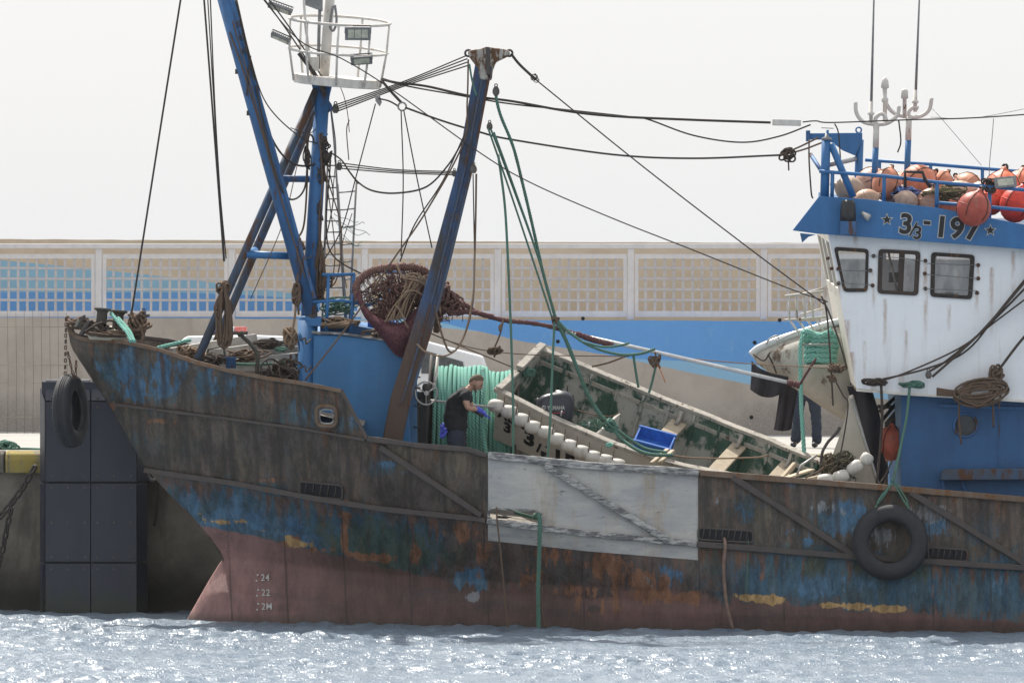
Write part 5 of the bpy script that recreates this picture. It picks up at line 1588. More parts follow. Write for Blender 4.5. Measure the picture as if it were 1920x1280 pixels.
chain('chain_link', [P(538, 670, 1.5), P(537, 695, 1.5), P(538, 720, 1.5)], .08, .01, M_rust, hw)
dv = thing('mooring_post', P(472, 700, 1.6), 'bent dark steel davit hook standing on the foredeck', 'davit')
MB().tube(spline(PX3([(482, 700, 1.6), (482, 665, 1.6), (470, 645, 1.6), (456, 632, 1.6), (452, 626, 1.6)]), 6), .03, 8).build('arm', M_bol, dv)
MB().lathe([(.05, 0), (.05, .06)], P(453, 629, 1.6), (-.5, 0, .8), 12).build('knob', M_bol, dv)
mb = MB(); tangle(mb, P(344, 655, 1.8), (.18, .2, .16), .015, 10, seed=31); tag(mb.build('rope_heap', R_tan), 'small pale knot of rope on the foredeck rail before the planks', 'rope')
mb = MB(); tangle(mb, P(545, 632, 1.5), (.17, .15, .26), .018, 12, seed=32); mb.tube(spline(PX3([(556, 560, 1.4), (552, 600, 1.4), (546, 630, 1.4)]), 6), .02, 6); tag(mb.build('rope_heap', R_tan), 'tan rope bundle hanging left of the blue mast foot', 'rope')
tag(MB().lathe([(.075, 0), (.07, .14), (.10, .16)], P(433, 690, 1.4), (0, 0, 1), 14).build('bollard', M_bluew), 'short blue bollard just above the sloping foredeck rail', 'bollard', 'bollards on the foredeck')
rope('mooring_rope', [(440, 682, 1.6), (480, 683, 1.6), (540, 680, 1.6)], .02, R_green, 'green rope along the boards before the windlass')
mb = MB(); tangle(mb, P(528, 655, 1.5), (.16, .2, .05), .015, 10, seed=33); tag(mb.build('rope_heap', R_green), 'tuft of green rope on top of the windlass', 'rope')

# hanging coils
mb = MB(); hank(mb, P(420, 533, 1.2), .92, .24, .016, 22, 41, .07); tangle(mb, P(419, 540, 1.2), (.17, .14, .16), .016, 9, seed=42)
for k in range(4):
    mb.tube(spline(PX3([(424, 535, 1.15), (408 - k, 560 + 4 * k, 1.1), (402 + k, 580 + 5 * k, 1.1), (412, 575 + 9 * k, 1.15)]), 6), .014, 6)
tag(mb.build('rope_coil', R_brown), 'long brown rope coil hanging from the halyards left of the mast', 'rope coil')
mb = MB(); hank(mb, P(600, 450, 1.75), .88, .17, .017, 18, 43, .06); mb.tube(PX3([(604, 250, 1.8), (602, 350, 1.8), (600, 455, 1.75)]), .018, 6)
tag(mb.build('rope_coil', R_brown), 'brown rope coil tied against the right side of the blue mast', 'rope coil')
mb = MB(); tangle(mb, P(556, 552, 1.4), (.12, .14, .28), .018, 10, seed=44); tag(mb.build('rope_coil', R_brown), 'small coil hooked at the lower end of the slanting boom', 'rope coil')
mb = MB(); tangle(mb, P(562, 460, 1.5), (.12, .12, .24), .018, 8, seed=45); mb.tube(spline(PX3([(566, 470, 1.45), (558, 520, 1.4), (560, 590, 1.4)]), 6), .018, 6); tag(mb.build('rope_coil', R_brown), 'brown rope loop between boom and mast at railing height', 'rope coil')
mb = MB(); tangle(mb, P(630, 606, 1.6), (.55, .5, .12), .018, 14, seed=46); tangle(mb, P(715, 628, 1.7), (.40, .4, .12), .018, 10, seed=47); tag(mb.build('rope_heap', R_tan), 'tan ropes heaped on top of the blue foredeck house', 'rope')
mb = MB(); tangle(mb, P(636, 575, 1.9), (.5, .4, .25), .010, 16, seed=48); tag(mb.build('net_heap', R_green), 'dark green netting bunched behind the blue guard rail', 'net')
mb = MB()
for k in range(7):
    rr = random.Random(90 + k)
    pts = [(630 + rr.uniform(-10, 20), 400 + 8 * k, 2.3)]
    for j in range(5):
        pts.append((pts[-1][0] + rr.uniform(4, 16), pts[-1][1] + rr.uniform(-6, 10), 2.3))
    mb.tube(spline(PX3(pts), 4), .004, 4)
tag(mb.build('net_scrap', R_green), 'torn scrap of thin green net caught on the ladder', 'net')
bx_ = MB(); bx_.plate([(690, 596), (744, 604), (740, 642), (688, 632)], [], lambda x, y: P(x, y, 2.0), (0, .5, .02))
tag(bx_.build('fish_crate', plain('crate_blue', (.02, .12, .50), .45), bevel=.02), 'blue plastic crate on the foredeck house behind the maroon net', 'crate', 'blue crates')

# ------------------------------------------------------------------ maroon net bag slung between mast and derrick
def net_bag():
    root = thing('fishing_net', P(770, 730, 1.4), 'maroon trawl net slung in a bag before the derrick post', 'net')
    t = NT('maroon_net')
    n1 = t.noise(26, 4, .7); n2 = t.noise(3, 6, .7)
    c = t.mix(t.step(n2, .35, .65), (.15, .062, .078), (.20, .095, .10))
    c = t.mix(t.step(n1, .45, .65, 0, .6), c, (.06, .03, .04))
    vo = t.n('ShaderNodeTexVoronoi'); t.put(vo.inputs['Vector'], t.pos); vo.inputs['Scale'].default_value = 70
    t.bump(t.math('ADD', n1, vo.outputs[0]), .9, .02)
    M_net = t.out(c, .95, 0, .1)
    top = [(672, 545), (690, 580), (720, 600), (748, 606), (770, 590), (800, 558), (835, 545), (858, 556)]
    bot = [(666, 552), (682, 592), (704, 618), (724, 644), (746, 668), (772, 664), (796, 626), (828, 592)]
    mb = MB(); nu, nv = 36, 18
    tt = spline(PX3(top, 1.25), 5); bb = spline(PX3(bot, 1.25), 5)
    def at(l, u):
        x = u * (len(l) - 1); i = min(int(x), len(l) - 2); return l[i].lerp(l[i + 1], x - i)
    for side in (0, 1):
        o = len(mb.v)
        for j in range(nv + 1):
            for i in range(nu + 1):
                u, v_ = i / nu, j / nv
                p = at(tt, u).lerp(at(bb, u), v_)
                th = .26 * math.sin(math.pi * min(1, max(0, u))) * math.sin(math.pi * (.12 + .88 * v_) * .98) + .02
                w = mnoise.noise(p * 5) * .035 + mnoise.noise(p * 14) * .015
                mb.v.append(p + Vector((0, (-th if side == 0 else th) + w, 0)))
        for j in range(nv):
            for i in range(nu):
                q = [o + j * (nu + 1) + i, o + j * (nu + 1) + i + 1, o + (j + 1) * (nu + 1) + i + 1, o + (j + 1) * (nu + 1) + i]
                mb.face(q, 0, True)
    mb.build('net_body', M_net, root)
    # rim hoop of fluffy netting and the open mesh inside
    hoop = [(672, 560), (668, 535), (684, 516), (710, 505), (745, 500), (780, 502), (800, 510), (820, 530)]
    mb = MB(); rr = random.Random(5)
    hp = resample(spline(PX3(hoop, 1.3), 10), .02)
    mb.tube(hp, [.045 + .018 * rr.random() for _ in hp], 8)
    for p in hp:
        for _ in range(5):
            d = Vector((rr.uniform(-1, 1), rr.uniform(-1, 1), rr.uniform(-1, 1))) * .075
            mb.tube([p + d * .3, p + d * .8, p + d * 1.0 + Vector((0, 0, -.03))], .005, 4)
    mb.build('net_rim', R_net, root)
    mb = MB()
    for k in range(16):
        a = hp[int(len(hp) * (k + .5) / 17)]
        x = 690 + 8.5 * k
        b = P(x, 590 + 8 * math.sin(k), 1.45)
        m = a.lerp(b, .5) + Vector((.03 * math.sin(k * 2), .1, -.06))
        mb.tube(spline([a, m, b], 6), .006, 4)
        b2 = P(x + 22, 596, 1.4)
        mb.tube(spline([a, a.lerp(b2, .5) + Vector((0, -.05, -.08)), b2], 6), .006, 4)
    mb.build('mesh_lines', R_net, root)
    mb = MB()
    for k in range(9):
        s = k * 2.2
        mb.tube(spline(PX3([(722 + s * 2.2, 604 - s * .4, 1.0), (738 + s * 2 + 5 * math.sin(k * 1.7), 575 - s, .98 + .03 * (k % 3)), (758 + s * 1.6 + 6 * math.cos(k * 2.3), 545 - s * .7, .95 + .03 * (k % 3)), (775 + s * 1.5, 528 - s * .3 + 7 * math.sin(k * 2.1), 1.0), (795 + s, 535 + s, 1.05), (806 + s, 560 + s, 1.1)]), 6), .013, 6)
    mb.tube(spline(PX3([(744, 496, 1.05), (752, 515, 1.0), (762, 530, 1.0), (758, 540, 1.0)]), 6), .017, 6)
    for k in range(3):
        mb.tube(spline(PX3([(756, 522, .97), (772, 512 + 6 * k, .93), (795, 522 + 5 * k, .95), (815, 545 + 6 * k, 1.0), (826, 580 + 4 * k, 1.05)]), 6), .015, 6)
    mb.tube(spline(PX3([(742, 572, .95), (752, 585, .92), (760, 605, .93), (766, 615, .95)]), 6), .014, 6)
    mb.tube(spline(PX3([(758, 548, .95), (778, 545, .92), (800, 558, .95)]), 6), .014, 6)
    mb.build('gathering_rope', R_tan, root)
    # dense brown netting and rope piled in the hoop
    mb = MB()
    rr = random.Random(15)
    for k in range(46):
        x, y = rr.uniform(700, 836), rr.uniform(512, 598)
        if y < 505 + abs(x - 765) * .28: continue
        tangle(mb, P(x, y, 1.25 + rr.uniform(-.12, .2)), (rr.uniform(.12, .34), .16, rr.uniform(.10, .30)), rr.uniform(.006, .013), 4, seed=300 + k)
    mb.build('netting_pile', R_net, root)
    mb = MB()
    for k in range(26):
        x, y = rr.uniform(690, 800), rr.uniform(520, 600)
        tangle(mb, P(x, y, 1.5 + rr.uniform(-.05, .1)), (.36, .12, .30), .008, 3, seed=400 + k)
    mb.build('netting_pile', R_dkn, root)
    # gathered tail running aft
    mb = MB()
    tangle(mb, P(830, 560, 1.2), (.34, .3, .36), .014, 18, seed=51)
    tangle(mb, P(850, 572, 1.2), (.34, .25, .22), .012, 14, seed=52)
    for k in range(6):
        rr = random.Random(k)
        x = 822 + 9 * k
        mb.tube(PX3([(x, 585, 1.15), (x + rr.uniform(-3, 3), 592 + rr.uniform(2, 14), 1.15)]), .006, 4)
    mb.build('tail_bunch', R_net, root)
R_dkn = ropemat('dark_net_twine', (.13, .085, .07), (.06, .04, .038), 30, dirt=(.12, .05, .05))
R_net = ropemat('net_twine', (.25, .145, .115), (.125, .065, .06), 30, dirt=(.16, .07, .07))
net_bag()
mb = MB()
def wrapped(pts, r):
    path = resample(spline(PX3(pts), 10), .016)
    rr = random.Random(3)
    return path, [r * rr.uniform(.82, 1.22) for _ in path]
p_, r_ = wrapped([(845, 556, 1.2), (870, 570, 1.2), (900, 588, 1.2), (945, 600, 1.15), (1000, 606, 1.1), (1040, 614, 1.05), (1080, 626, 1.0), (1110, 638, 1.0)], .032)
mb.tube(p_, r_, 8)
p_, r_ = wrapped([(818, 582, 1.15), (850, 583, 1.15), (890, 586, 1.15), (925, 594, 1.15)], .034)
mb.tube(p_, r_, 8)
tag(mb.build('wrapped_rope', R_maroon), 'thick maroon wrapped rope running from the net towards the white pole', 'rope')
mb = MB()
for pts in ([(1080, 625, .97), (1110, 636, .97), (1150, 647, .97)],):
    p_, r_ = wrapped(pts, .04); mb.tube(p_, r_, 8)
tag(mb.build('wrapped_rope', R_maroon), 'maroon binding round the upper end of the white pole', 'rope')
pole = MB().tube(PX3([(1060, 622, 1.0), (1230, 660, .95), (1360, 690, .9), (1492, 720, .85)]), .027, 12).build('pole', wx('pole_white', (.62, .61, .60), (.5, .49, .48), (.25, .12, .09), 8, .2, .4, .1))
tag(pole, 'long white metal pole slanting down to the wheelhouse front', 'pole')
mb = MB(); p_, r_ = wrapped([(1476, 717, .85), (1500, 722, .84)], .045); mb.tube(p_, r_, 8)
mb.tube(spline(PX3([(1500, 720, .84), (1512, 700, .8), (1530, 672, .75)]), 5), .018, 6)
tag(mb.build('wrapped_rope', R_maroon), 'maroon lashing at the lower end of the white pole', 'rope')
# small shackles and knots hanging under the rope
def knot_drop(pts, kc, size, seed, label, mat):
    mb = MB(); mb.tube(spline(PX3(pts), 6), .014, 6)
    mb2 = tangle(mb, P(*kc), size, .013, 10, seed=seed)
    tag(mb.build('rope_knot', mat), label, 'rope')
knot_drop([(944, 598, 1.1), (938, 625, 1.1), (928, 650, 1.1)], (926, 657, 1.1), (.20, .14, .13), 61, 'knotted brown line hanging under the maroon rope', R_brown)
knot_drop([(944, 600, 1.1), (938, 612, 1.1), (936, 620, 1.1)], (938, 615, 1.1), (.03, .03, .06), 62, 'short frayed rope end hanging beside the knotted line', R_tan)
knot_drop([(822, 592, 1.1), (820, 605, 1.1), (820, 612, 1.1)], (820, 612, 1.1), (.08, .06, .16), 63, 'small hook and rope eye hanging below the net tail', R_brown)
knot_drop([(1228, 660, .9), (1232, 675, .9), (1238, 690, .9)], (1230, 678, .9), (.15, .1, .16), 64, 'bundle of short cords tied under the white pole', R_brown)
tag(MB().tube(spline(PX3([(1232, 682, .9), (1240, 698, .9), (1247, 716, .9)]), 5), .008, 5).build('cord', plain('orange_cord', (.55, .20, .07), .8)), 'thin orange cord dangling from the white pole', 'cord')
# green ropes from the derrick head
for k, pts in enumerate(([(915, 240, .65), (960, 370, .7), (1000, 490, .8), (1036, 598, .9)], [(921, 244, .65), (950, 320, .7), (1008, 480, .8), (1040, 596, .9)], [(926, 248, .65), (965, 355, .7), (1012, 490, .8), (1042, 596, .9)])):
    rope('derrick_rope', pts, .014, R_green, ['leftmost of three green falls running from the derrick block to the knot', 'middle one of three green falls running from the derrick block to the knot', 'rightmost of three green falls running from the derrick block to the knot'][k], group='green derrick falls')
rope('derrick_rope', [(929, 176, .7), (938, 215, .7), (962, 275, .75), (980, 345, .8), (1000, 430, .85), (1018, 510, .88), (1042, 598, .9)], .022, R_green, 'twisted green rope from the derrick head to the knot', twist=True)
rope('derrick_rope', [(934, 290, .6), (946, 380, .55), (952, 480, .5), (958, 620, .45), (962, 760, .4), (962, 862, .38)], .018, R_green, 'green rope dropping straight from the derrick to the skiff stern')
rope('derrick_rope', [(1040, 598, .9), (1036, 680, .7), (1032, 780, .5), (1026, 868, .4)], .018, R_green, 'green rope dropping from the knot in front of the outboard motor')
rope('skiff_sling', [(1042, 598, .9), (1062, 640, .9), (1086, 700, .95), (1100, 735, 1.0), (1124, 775, 1.0), (1146, 798, 1.0)], .028, R_green, 'thick green sling from the knot down into the skiff', twist=True)
mb = MB(); tangle(mb, P(1146, 798, 1.0), (.15, .15, .15), .022, 9, seed=65)
mb.tube(spline(PX3([(1146, 798, 1.0), (1165, 822, .95), (1195, 843, .8), (1225, 852, .7), (1262, 853, .7)]), 8), .026, 8)
mb.tube(spline(PX3([(1150, 800, 1.0), (1180, 822, 1.0), (1210, 840, .9), (1250, 848, .8)]), 8), .022, 8)
tag(mb.build('skiff_sling', R_green), 'knotted green rope lying in the skiff below the sling', 'rope')
rope('slack_rope', [(1044, 600, .9), (1070, 625, .85), (1110, 650, .8), (1160, 664, .8), (1200, 663, .8), (1228, 654, .85)], .020, R_green, 'slack green rope looped under the white pole')
rope('slack_rope', [(1090, 640, .8), (1130, 650, .78), (1160, 648, .78), (1180, 643, .85)], .016, R_green, 'lighter green rope end lying on the white pole')
rope('slack_rope', [(1187, 662, .85), (1191, 690, .9), (1197, 726, 1.0)], .018, R_green, 'green rope hanging short from the pole behind the skiff')
rope('slack_rope', [(1229, 688, .9), (1224, 710, .95), (1217, 736, 1.0)], .018, R_green, 'green rope hanging from the cord bundle to the skiff rim')
mb = MB(); tangle(mb, P(1040, 598, .9), (.10, .10, .10), .014, 8, seed=66); tag(mb.build('rope_knot', R_brown), 'knot where the green derrick ropes meet above the skiff', 'rope')

# ------------------------------------------------------------------ rope winch with hawser, hand wheel
wy, wr = 3.35, .80
wroot = thing('rope_winch', P(880, 960, wy), 'large winch drum wound with thick mint green hawser amidships', 'winch')
for i in range(20):
    px = 815 + i * 7.4
    ctr = P(px, 790 + .06 * (px - 815), wy)
    R = wr + .02 * math.sin(i * .7) + (0.02 if 3 < i < 14 else -.02)
    pts = [ctr + Vector((.012 * math.sin(a * 2 + i), -R * math.cos(a), R * math.sin(a))) for a in np.linspace(0, 2 * math.pi, 61)[:-1]]
    mb = MB()
    tx = [(u, k) for u, k in enumerate(pts)]
    mb.tube(pts, .031, 8, closed=True)
    mb.build('hawser_turn', R_drum, wroot)
a, b = P(806, 790, wy), P(965, 799, wy)
MB().lathe([(wr - .06, 0), (wr - .06, (b - a).length)], a, b - a, 40).build('drum_core', M_raild, wroot)
MB().lathe([(.98, -.05), (.98, -.01)], a, b - a, 40).build('drum_flange', M_raild, wroot)
MB().lathe([(.98, .0), (.98, .04)], b, b - a, 40).build('drum_flange', M_raild, wroot)
tag(MB().tube(spline(PX3([(906, 690, wy - .86), (908, 740, 2.2), (905, 800, 2.1), (915, 870, 2.0)]), 8), .034, 10).build('hawser_end', R_drum), 'loose end of the mint hawser hanging over the drum', 'rope')
hwl = thing('valve_stand', P(798, 870, 1.5), 'valve stand with silver three-spoked wheel beside the hawser drum', 'valve')
hc = P(799, 737, 1.45)
MB().torus(hc, (.35, -1, .05), .165, .014, 36, 8).build('rim', M_greyw, hwl)
for k in range(3):
    a_ = math.radians(90 + 120 * k)
    d = Vector((math.cos(a_) * .94, .33 * math.cos(a_), math.sin(a_))) * .165 * -1
    MB().tube([hc, hc + d], .011, 6).build('spoke', M_greyw, hwl)
MB().lathe([(.03, -.04), (.035, .02)], hc, (.35, -1, .05), 12).build('hub', M_greyw, hwl)
MB().lathe([(.06, 0), (.06, .2), (.04, .24)], hc + Vector((0, .05, -.1)), (0, 0, 1), 12).build('valve_body', M_bol, hwl)
MB().tube(PX3([(791, 752, 1.6), (782, 762, 1.6), (780, 880, 1.6)]), .03, 8).build('stand', M_bol, hwl)
MB().tube(PX3([(803, 750, 1.5), (830, 753, 1.55), (925, 763, 1.6)]), .018, 10).build('cross_pipe', M_greyw, hwl)
MB().tube(PX3([(821, 665, 1.9), (818, 700, 1.8), (812, 728, 1.6)]), [.022, .026, .024], 10).build('lever', M_basket, hwl)
for y in (770, 775):
    MB().lathe([(.02, 0), (.02, .06)], P(779, y, 1.5), (-.5, -1, 0), 8).build('grease_cap', M_greyw, hwl)
MB().box(P(792, 830, 2.3), (.16, .3, 1.5)).build('gear_case', M_black, hwl, bevel=.02)
# white vehicle parked on the quay behind
car = thing('van', P(640, 840, 14), 'white patrol van with a red and blue light bar, mostly hidden behind the foredeck', 'van')
M_car = plain('car_white', (.70, .71, .72), .25, 0, .03)
kk = m_per_px(14)
body = [(340, 636), (352, 630), (470, 628), (560, 632), (640, 634), (770, 634), (800, 640), (906, 668), (912, 688), (930, 740), (930, 820), (345, 820), (338, 700)]
MB().poly(PX3(body, 14), (0, 1.8, 0)).build('body', M_car, car, bevel=.05)
MB().poly(PX3([(790, 655), (868, 678), (872, 700), (790, 700)], 13.985), (0, .02, 0)).build('side_window', plain('van_glass', (.10, .10, .10), .1), car)
MB().poly(PX3([(360, 650), (560, 650), (560, 690), (356, 690)], 13.985), (0, .02, 0)).build('side_window', plain('van_glass2', (.10, .10, .10), .1), car)
for (x0, x1, col, nm) in ((388, 410, (.10, .12, .45), 'blue_lens'), (411, 440, (.75, .75, .75), 'clear_lens'), (441, 463, (.60, .16, .14), 'red_lens')):
    MB().box(P((x0 + x1) / 2, 617, 14.8), ((x1 - x0) * kk, .26, .085)).build(nm, plain('bar_' + nm, col, .3), car, bevel=.015)
MB().box(P(425, 624, 14.8), (80 * kk, .2, .05)).build('bar_base', M_black, car)
for x in (440, 820):
    MB().lathe([(.30, 0), (.33, .05), (.33, .2), (.3, .24)], P(x, 798, 13.98), (0, 1, 0), 24).build('wheel', M_rubber, car)

# ------------------------------------------------------------------ skiff lying heeled on deck
AH, TH = Vector((.891, -.294, -.345)).normalized(), Vector((.427, .80, .42)).normalized()
NH = AH.cross(TH).normalized()
TH = NH.cross(AH).normalized()
SC = (P(930, 735, 1.9) + P(1015, 652, 3.1)) / 2
def sk(x, y, z):
    return SC + AH * x + TH * y + NH * z
def hbs(x): return float(np.interp(x, [0, .8, 1.8, 2.8, 3.8, 4.6, 5.1, 5.35], [.72, .78, .80, .76, .60, .36, .13, .02]))
def zsh(x): return float(np.interp(x, [0, 1, 2, 3, 4, 4.7, 5.35], [0, -.06, -.08, -.04, .08, .22, .40]))
SL = 5.35
t = NT('skiff_inside_paint')
n1 = t.noise(1.7, 6, .65); n2 = t.noise(6, 7, .75, (1, 1, .5), (3, 1, 1))
c = t.mix(t.step(n2, .4, .65), (.035, .085, .060), (.060, .115, .085))
c = t.mix(t.step(t.math('ADD', n1, t.math('MULTIPLY', t.math('SUBTRACT', n2, .5), .25)), .455, .55), c, t.mix(n2, (.50, .48, .43), (.30, .285, .25)))
c = t.mix(t.step(t.noise(4, 7, .75, (1, 1, .4), (7, 1, 1)), .63, .70, 0, .8), c, (.11, .055, .04))
t.bump(t.noise(30, 5, .7), .4, .01)
M_skin = t.out(c, .75)
M_skout = wx('skiff_outside_paint', (.70, .65, .57), (.60, .55, .48), (.3, .25, .2), 4, .2, .7, .2)
skiff = thing('skiff', sk(2.5, 0, -.6), 'open wooden skiff with green inside and white outside lying heeled on the deck', 'skiff')
def side(s, inset, z_off=0):
    V = []
    N = 40
    for i in range(N + 1):
        x = SL * i / N
        b = max(hbs(x) - inset, .005)
        zt = zsh(x) + z_off
        zb = -.95 + .95 * max(0, (x - 3.2) / 2.15) ** 2
        zb = min(zb, zt - .05)
        for f in (0, .2, .4, .6, .8, 1.0):
            lap = .012 * (1 - (f * 5 % 1)) if inset == 0 else 0
            yy = b * (1 - .30 * f ** 1.5)
            V.append(sk(x, s * yy, zt + (zb - zt) * f))
    F = [(i * 6 + k, (i + 1) * 6 + k, (i + 1) * 6 + k + 1, i * 6 + k + 1) for i in range(N) for k in range(5)]
    return V, F
for s, nm in ((-1, 'near'), (1, 'far')):
    V, F = side(s, 0); MB().add(V, F, 0, True).build('outer_planking', M_skout, skiff)
    V, F = side(s, .035); MB().add(V, F, 0, True).build('inner_planking', M_skin, skiff)
V, N = [], 40
for i in range(N + 1):
    x = SL * i / N
    zt = zsh(x); zb = min(-.95 + .95 * max(0, (x - 3.2) / 2.15) ** 2, zt - .05)
    for s in (-1, 1):
        V.append(sk(x, s * max(hbs(x), .01) * .70, zb + .005))
MB().add(V, [(2 * i, 2 * i + 2, 2 * i + 3, 2 * i + 1) for i in range(N)]).build('bottom_boards', M_skin, skiff)
M_gun = wx('weathered_gunwale', (.46, .42, .36), (.30, .275, .24), (.10, .085, .07), 8, .32, .8, .4, edge=.06)
def sbar(pts, w, h, mat, name):
    mb = MB(); N = len(pts)
    for p in pts:
        for a, b in ((-1, -1), (1, -1), (1, 1), (-1, 1)):
            mb.v.append(p + TH * a * w / 2 + NH * b * h / 2)
    for i in range(N - 1):
        for k in range(4):
            mb.face([i * 4 + k, i * 4 + (k + 1) % 4, (i + 1) * 4 + (k + 1) % 4, (i + 1) * 4 + k])
    mb.face([0, 1, 2, 3]); mb.face([(N - 1) * 4 + k for k in (3, 2, 1, 0)])
    return mb.build(name, mat, skiff, bevel=.008)
for s in (-1, 1):
    sbar([sk(x, s * (hbs(x) - .01), zsh(x) + .015) for x in np.linspace(-.05, SL - .05, 30)], .10, .055, M_gun, 'gunwale')
    sbar([sk(x, s * (hbs(x) - .055), zsh(x) - .17) for x in np.linspace(.05, SL - .35, 28)], .03, .07, M_gun if s > 0 else M_skin, 'inner_stringer')
    for x in np.arange(.45, 4.9, .42):
        zt = zsh(x); zb = -.9 + .95 * max(0, (x - 3.2) / 2.15) ** 2
        pts = [sk(x, s * (hbs(x) - .05) * (1 - .30 * f ** 1.5), zt + (min(zb, zt - .06) - zt) * f) for f in np.linspace(.02, 1, 6)]
        MB().tube(pts, .026, 4).build('rib', M_skin, skiff)
# transom
MB().poly([sk(0, -.70, .02), sk(0, .70, .02), sk(0, .50, -.95), sk(0, -.50, -.95)], AH * .05).build('transom', M_skin, skiff, bevel=.006)
MB().poly([sk(-.012, -.70, .02), sk(-.012, .70, .02), sk(-.012, .50, -.95), sk(-.012, -.50, -.95)], AH * .012).build('transom_outside', M_skout, skiff)
mb = MB(); mb.beam(sk(.02, -.74, .05), sk(.02, -.12, .02), .10, .06, up=NH); mb.build('transom_cap', M_gun, skiff, bevel=.008)
mb = MB(); mb.beam(sk(.02, -.05, .06), sk(.02, .76, .06), .11, .07, up=NH); mb.build('transom_cap', M_gun, skiff, bevel=.008)
M_thw = wx('sunlit_bare_timber', (.50, .41, .30), (.40, .33, .24), (.2, .15, .1), 7, .2, .8, .3)
for x, w in ((2.35, .24), (3.35, .22), (4.2, .24)):
    b = hbs(x) * .86
    mb = MB(); mb.beam(sk(x, -b, zsh(x) - .2), sk(x, b, zsh(x) - .2), w, .04, up=NH); mb.build('thwart', M_thw, skiff, bevel=.006)
    for s in (1, -1):
        pts = [sk(x, s * (b + .02), zsh(x) - .02), sk(x, s * (b - .01), zsh(x) - .12), sk(x, s * (b - .14), zsh(x) - .175)]
        MB().tube(pts, .035, 4).build('knee', M_gun, skiff)
MB().poly([sk(1.55, -.62, -.14), sk(1.60, .10, -.12), sk(1.60, .10, -.8), sk(1.55, -.5, -.8)], AH * .035).build('bulkhead_board', M_skout, skiff, bevel=.006)
for x in (1.05, 1.5, 1.95):
    MB().tube([sk(x, -hbs(x), .05), sk(x, -hbs(x), .13)], .012, 8).build('tholepin', M_greyw, skiff)
# registration marks on the outside near the stern
def sout(x, y):
    """x along, y down from the gunwale, on the near outer planking"""
    f = y / (.95 + zsh(x))
    b = hbs(x) * (1 - .30 * max(f, 0) ** 1.5)
    return sk(x, -b, zsh(x) - y) - TH * .012
def smark(body, x0, y0, size, off=.045):
    lettering(body, lambda x, y: sout(x0 + x * size, y0 - y * size), 'registration_mark', M_markk, skiff, off, 0, 1.1)
smark('ALM', .06, .44, .22, .05)
smark('3', .16, .66, .26, .05)
smark('3', .50, .70, .38, .05)
smark('/', .72, .76, .28, .03)
smark('5', .78, .90, .28, .05)
smark('-', .86, .62, .2, .03)
smark('15', .98, .78, .36, .05)

# outboard motor
om = thing('outboard_motor', P(1040, 800, 2.0), 'dark grey outboard motor with white lettering tilted up inside the skiff', 'outboard motor')
oc = P(1041, 764, 1.95)
M_cowl = plain('cowl_grey', (.03, .032, .045), .35, 0, .1)
mb = MB()
prof = [(r_ * 1.1, h_ * 1.1) for r_, h_ in [(0, -.235), (.15, -.23), (.225, -.19), (.25, -.08), (.255, .02), (.24, .11), (.20, .175), (.12, .205), (0, .212)]]
n = 32; o = 0
for r, h in prof:
    for k in range(n):
        a = 2 * math.pi * k / n
        ca, sa = math.cos(a), math.sin(a)
        e = .65
        mb.v.append(oc + Vector((math.copysign(abs(ca) ** e, ca) * max(r, .001) * 1.02, math.copysign(abs(sa) ** e, sa) * max(r, .001) * .75, h + .05 * ca * (.5 if h > 0 else .2))))
for i in range(len(prof) - 1):
    for k in range(n):
        mb.face([i * n + k, i * n + (k + 1) % n, (i + 1) * n + (k + 1) % n, (i + 1) * n + k], 0, True)
cowl = mb.build('cowl', M_cowl, om, weld=True, subsurf=1)
def om_txt(x, y): return P(1026 + x * 8.0, 768 - y * 10.5 - x * .1, 1.95 - .222)
lettering('YAMAHA', om_txt, 'maker_lettering', M_markw, om, .02, 0, 1.0)
MB().torus(P(1020, 764, 1.95 - .222), (0, 1, 0), .026, .004, 20, 6).build('round_emblem', M_markw, om)
for k in range(3):
    a = math.radians(90 + 120 * k)
    MB().tube([P(1020, 764, 1.722), P(1020, 764, 1.722) + Vector((.024 * math.cos(a), 0, .024 * math.sin(a)))], .003, 5).build('emblem_fork', M_markw, om)
MB().tube(PX3([(1014, 773, 1.735), (1035, 774.5, 1.725), (1058, 773, 1.735)]), .006, 6).build('red_stripe', plain('red_stripe', (.5, .03, .03), .5), om)
MB().poly([oc + Vector((x, -.13, z)) for x, z in ((-.17, -.2), (.2, -.2), (.16, -.42), (-.10, -.42))], (0, .26, 0)).build('midsection', M_cowl, om, bevel=.03)
MB().tube(PX3([(1064, 745, 1.95), (1074, 741, 1.95), (1076, 752, 1.95)]), .016, 6).build('latch', M_black, om)
MB().tube(PX3([(1070, 790, 1.9), (1078, 800, 1.9), (1076, 830, 1.9)]), .03, 8).build('clamp', M_black, om)
MB().tube(PX3([(1064, 738, 2.3), (1064, 722, 2.3)]), .012, 6).build('fuel_cap_stem', M_black, om)
for k in range(4):
    MB().lathe([(.018, 0), (.014, .02)], P(1009, 748 + 9 * k, 1.9), (-1, -.5, 0), 10).build('vent', M_greyw, om)

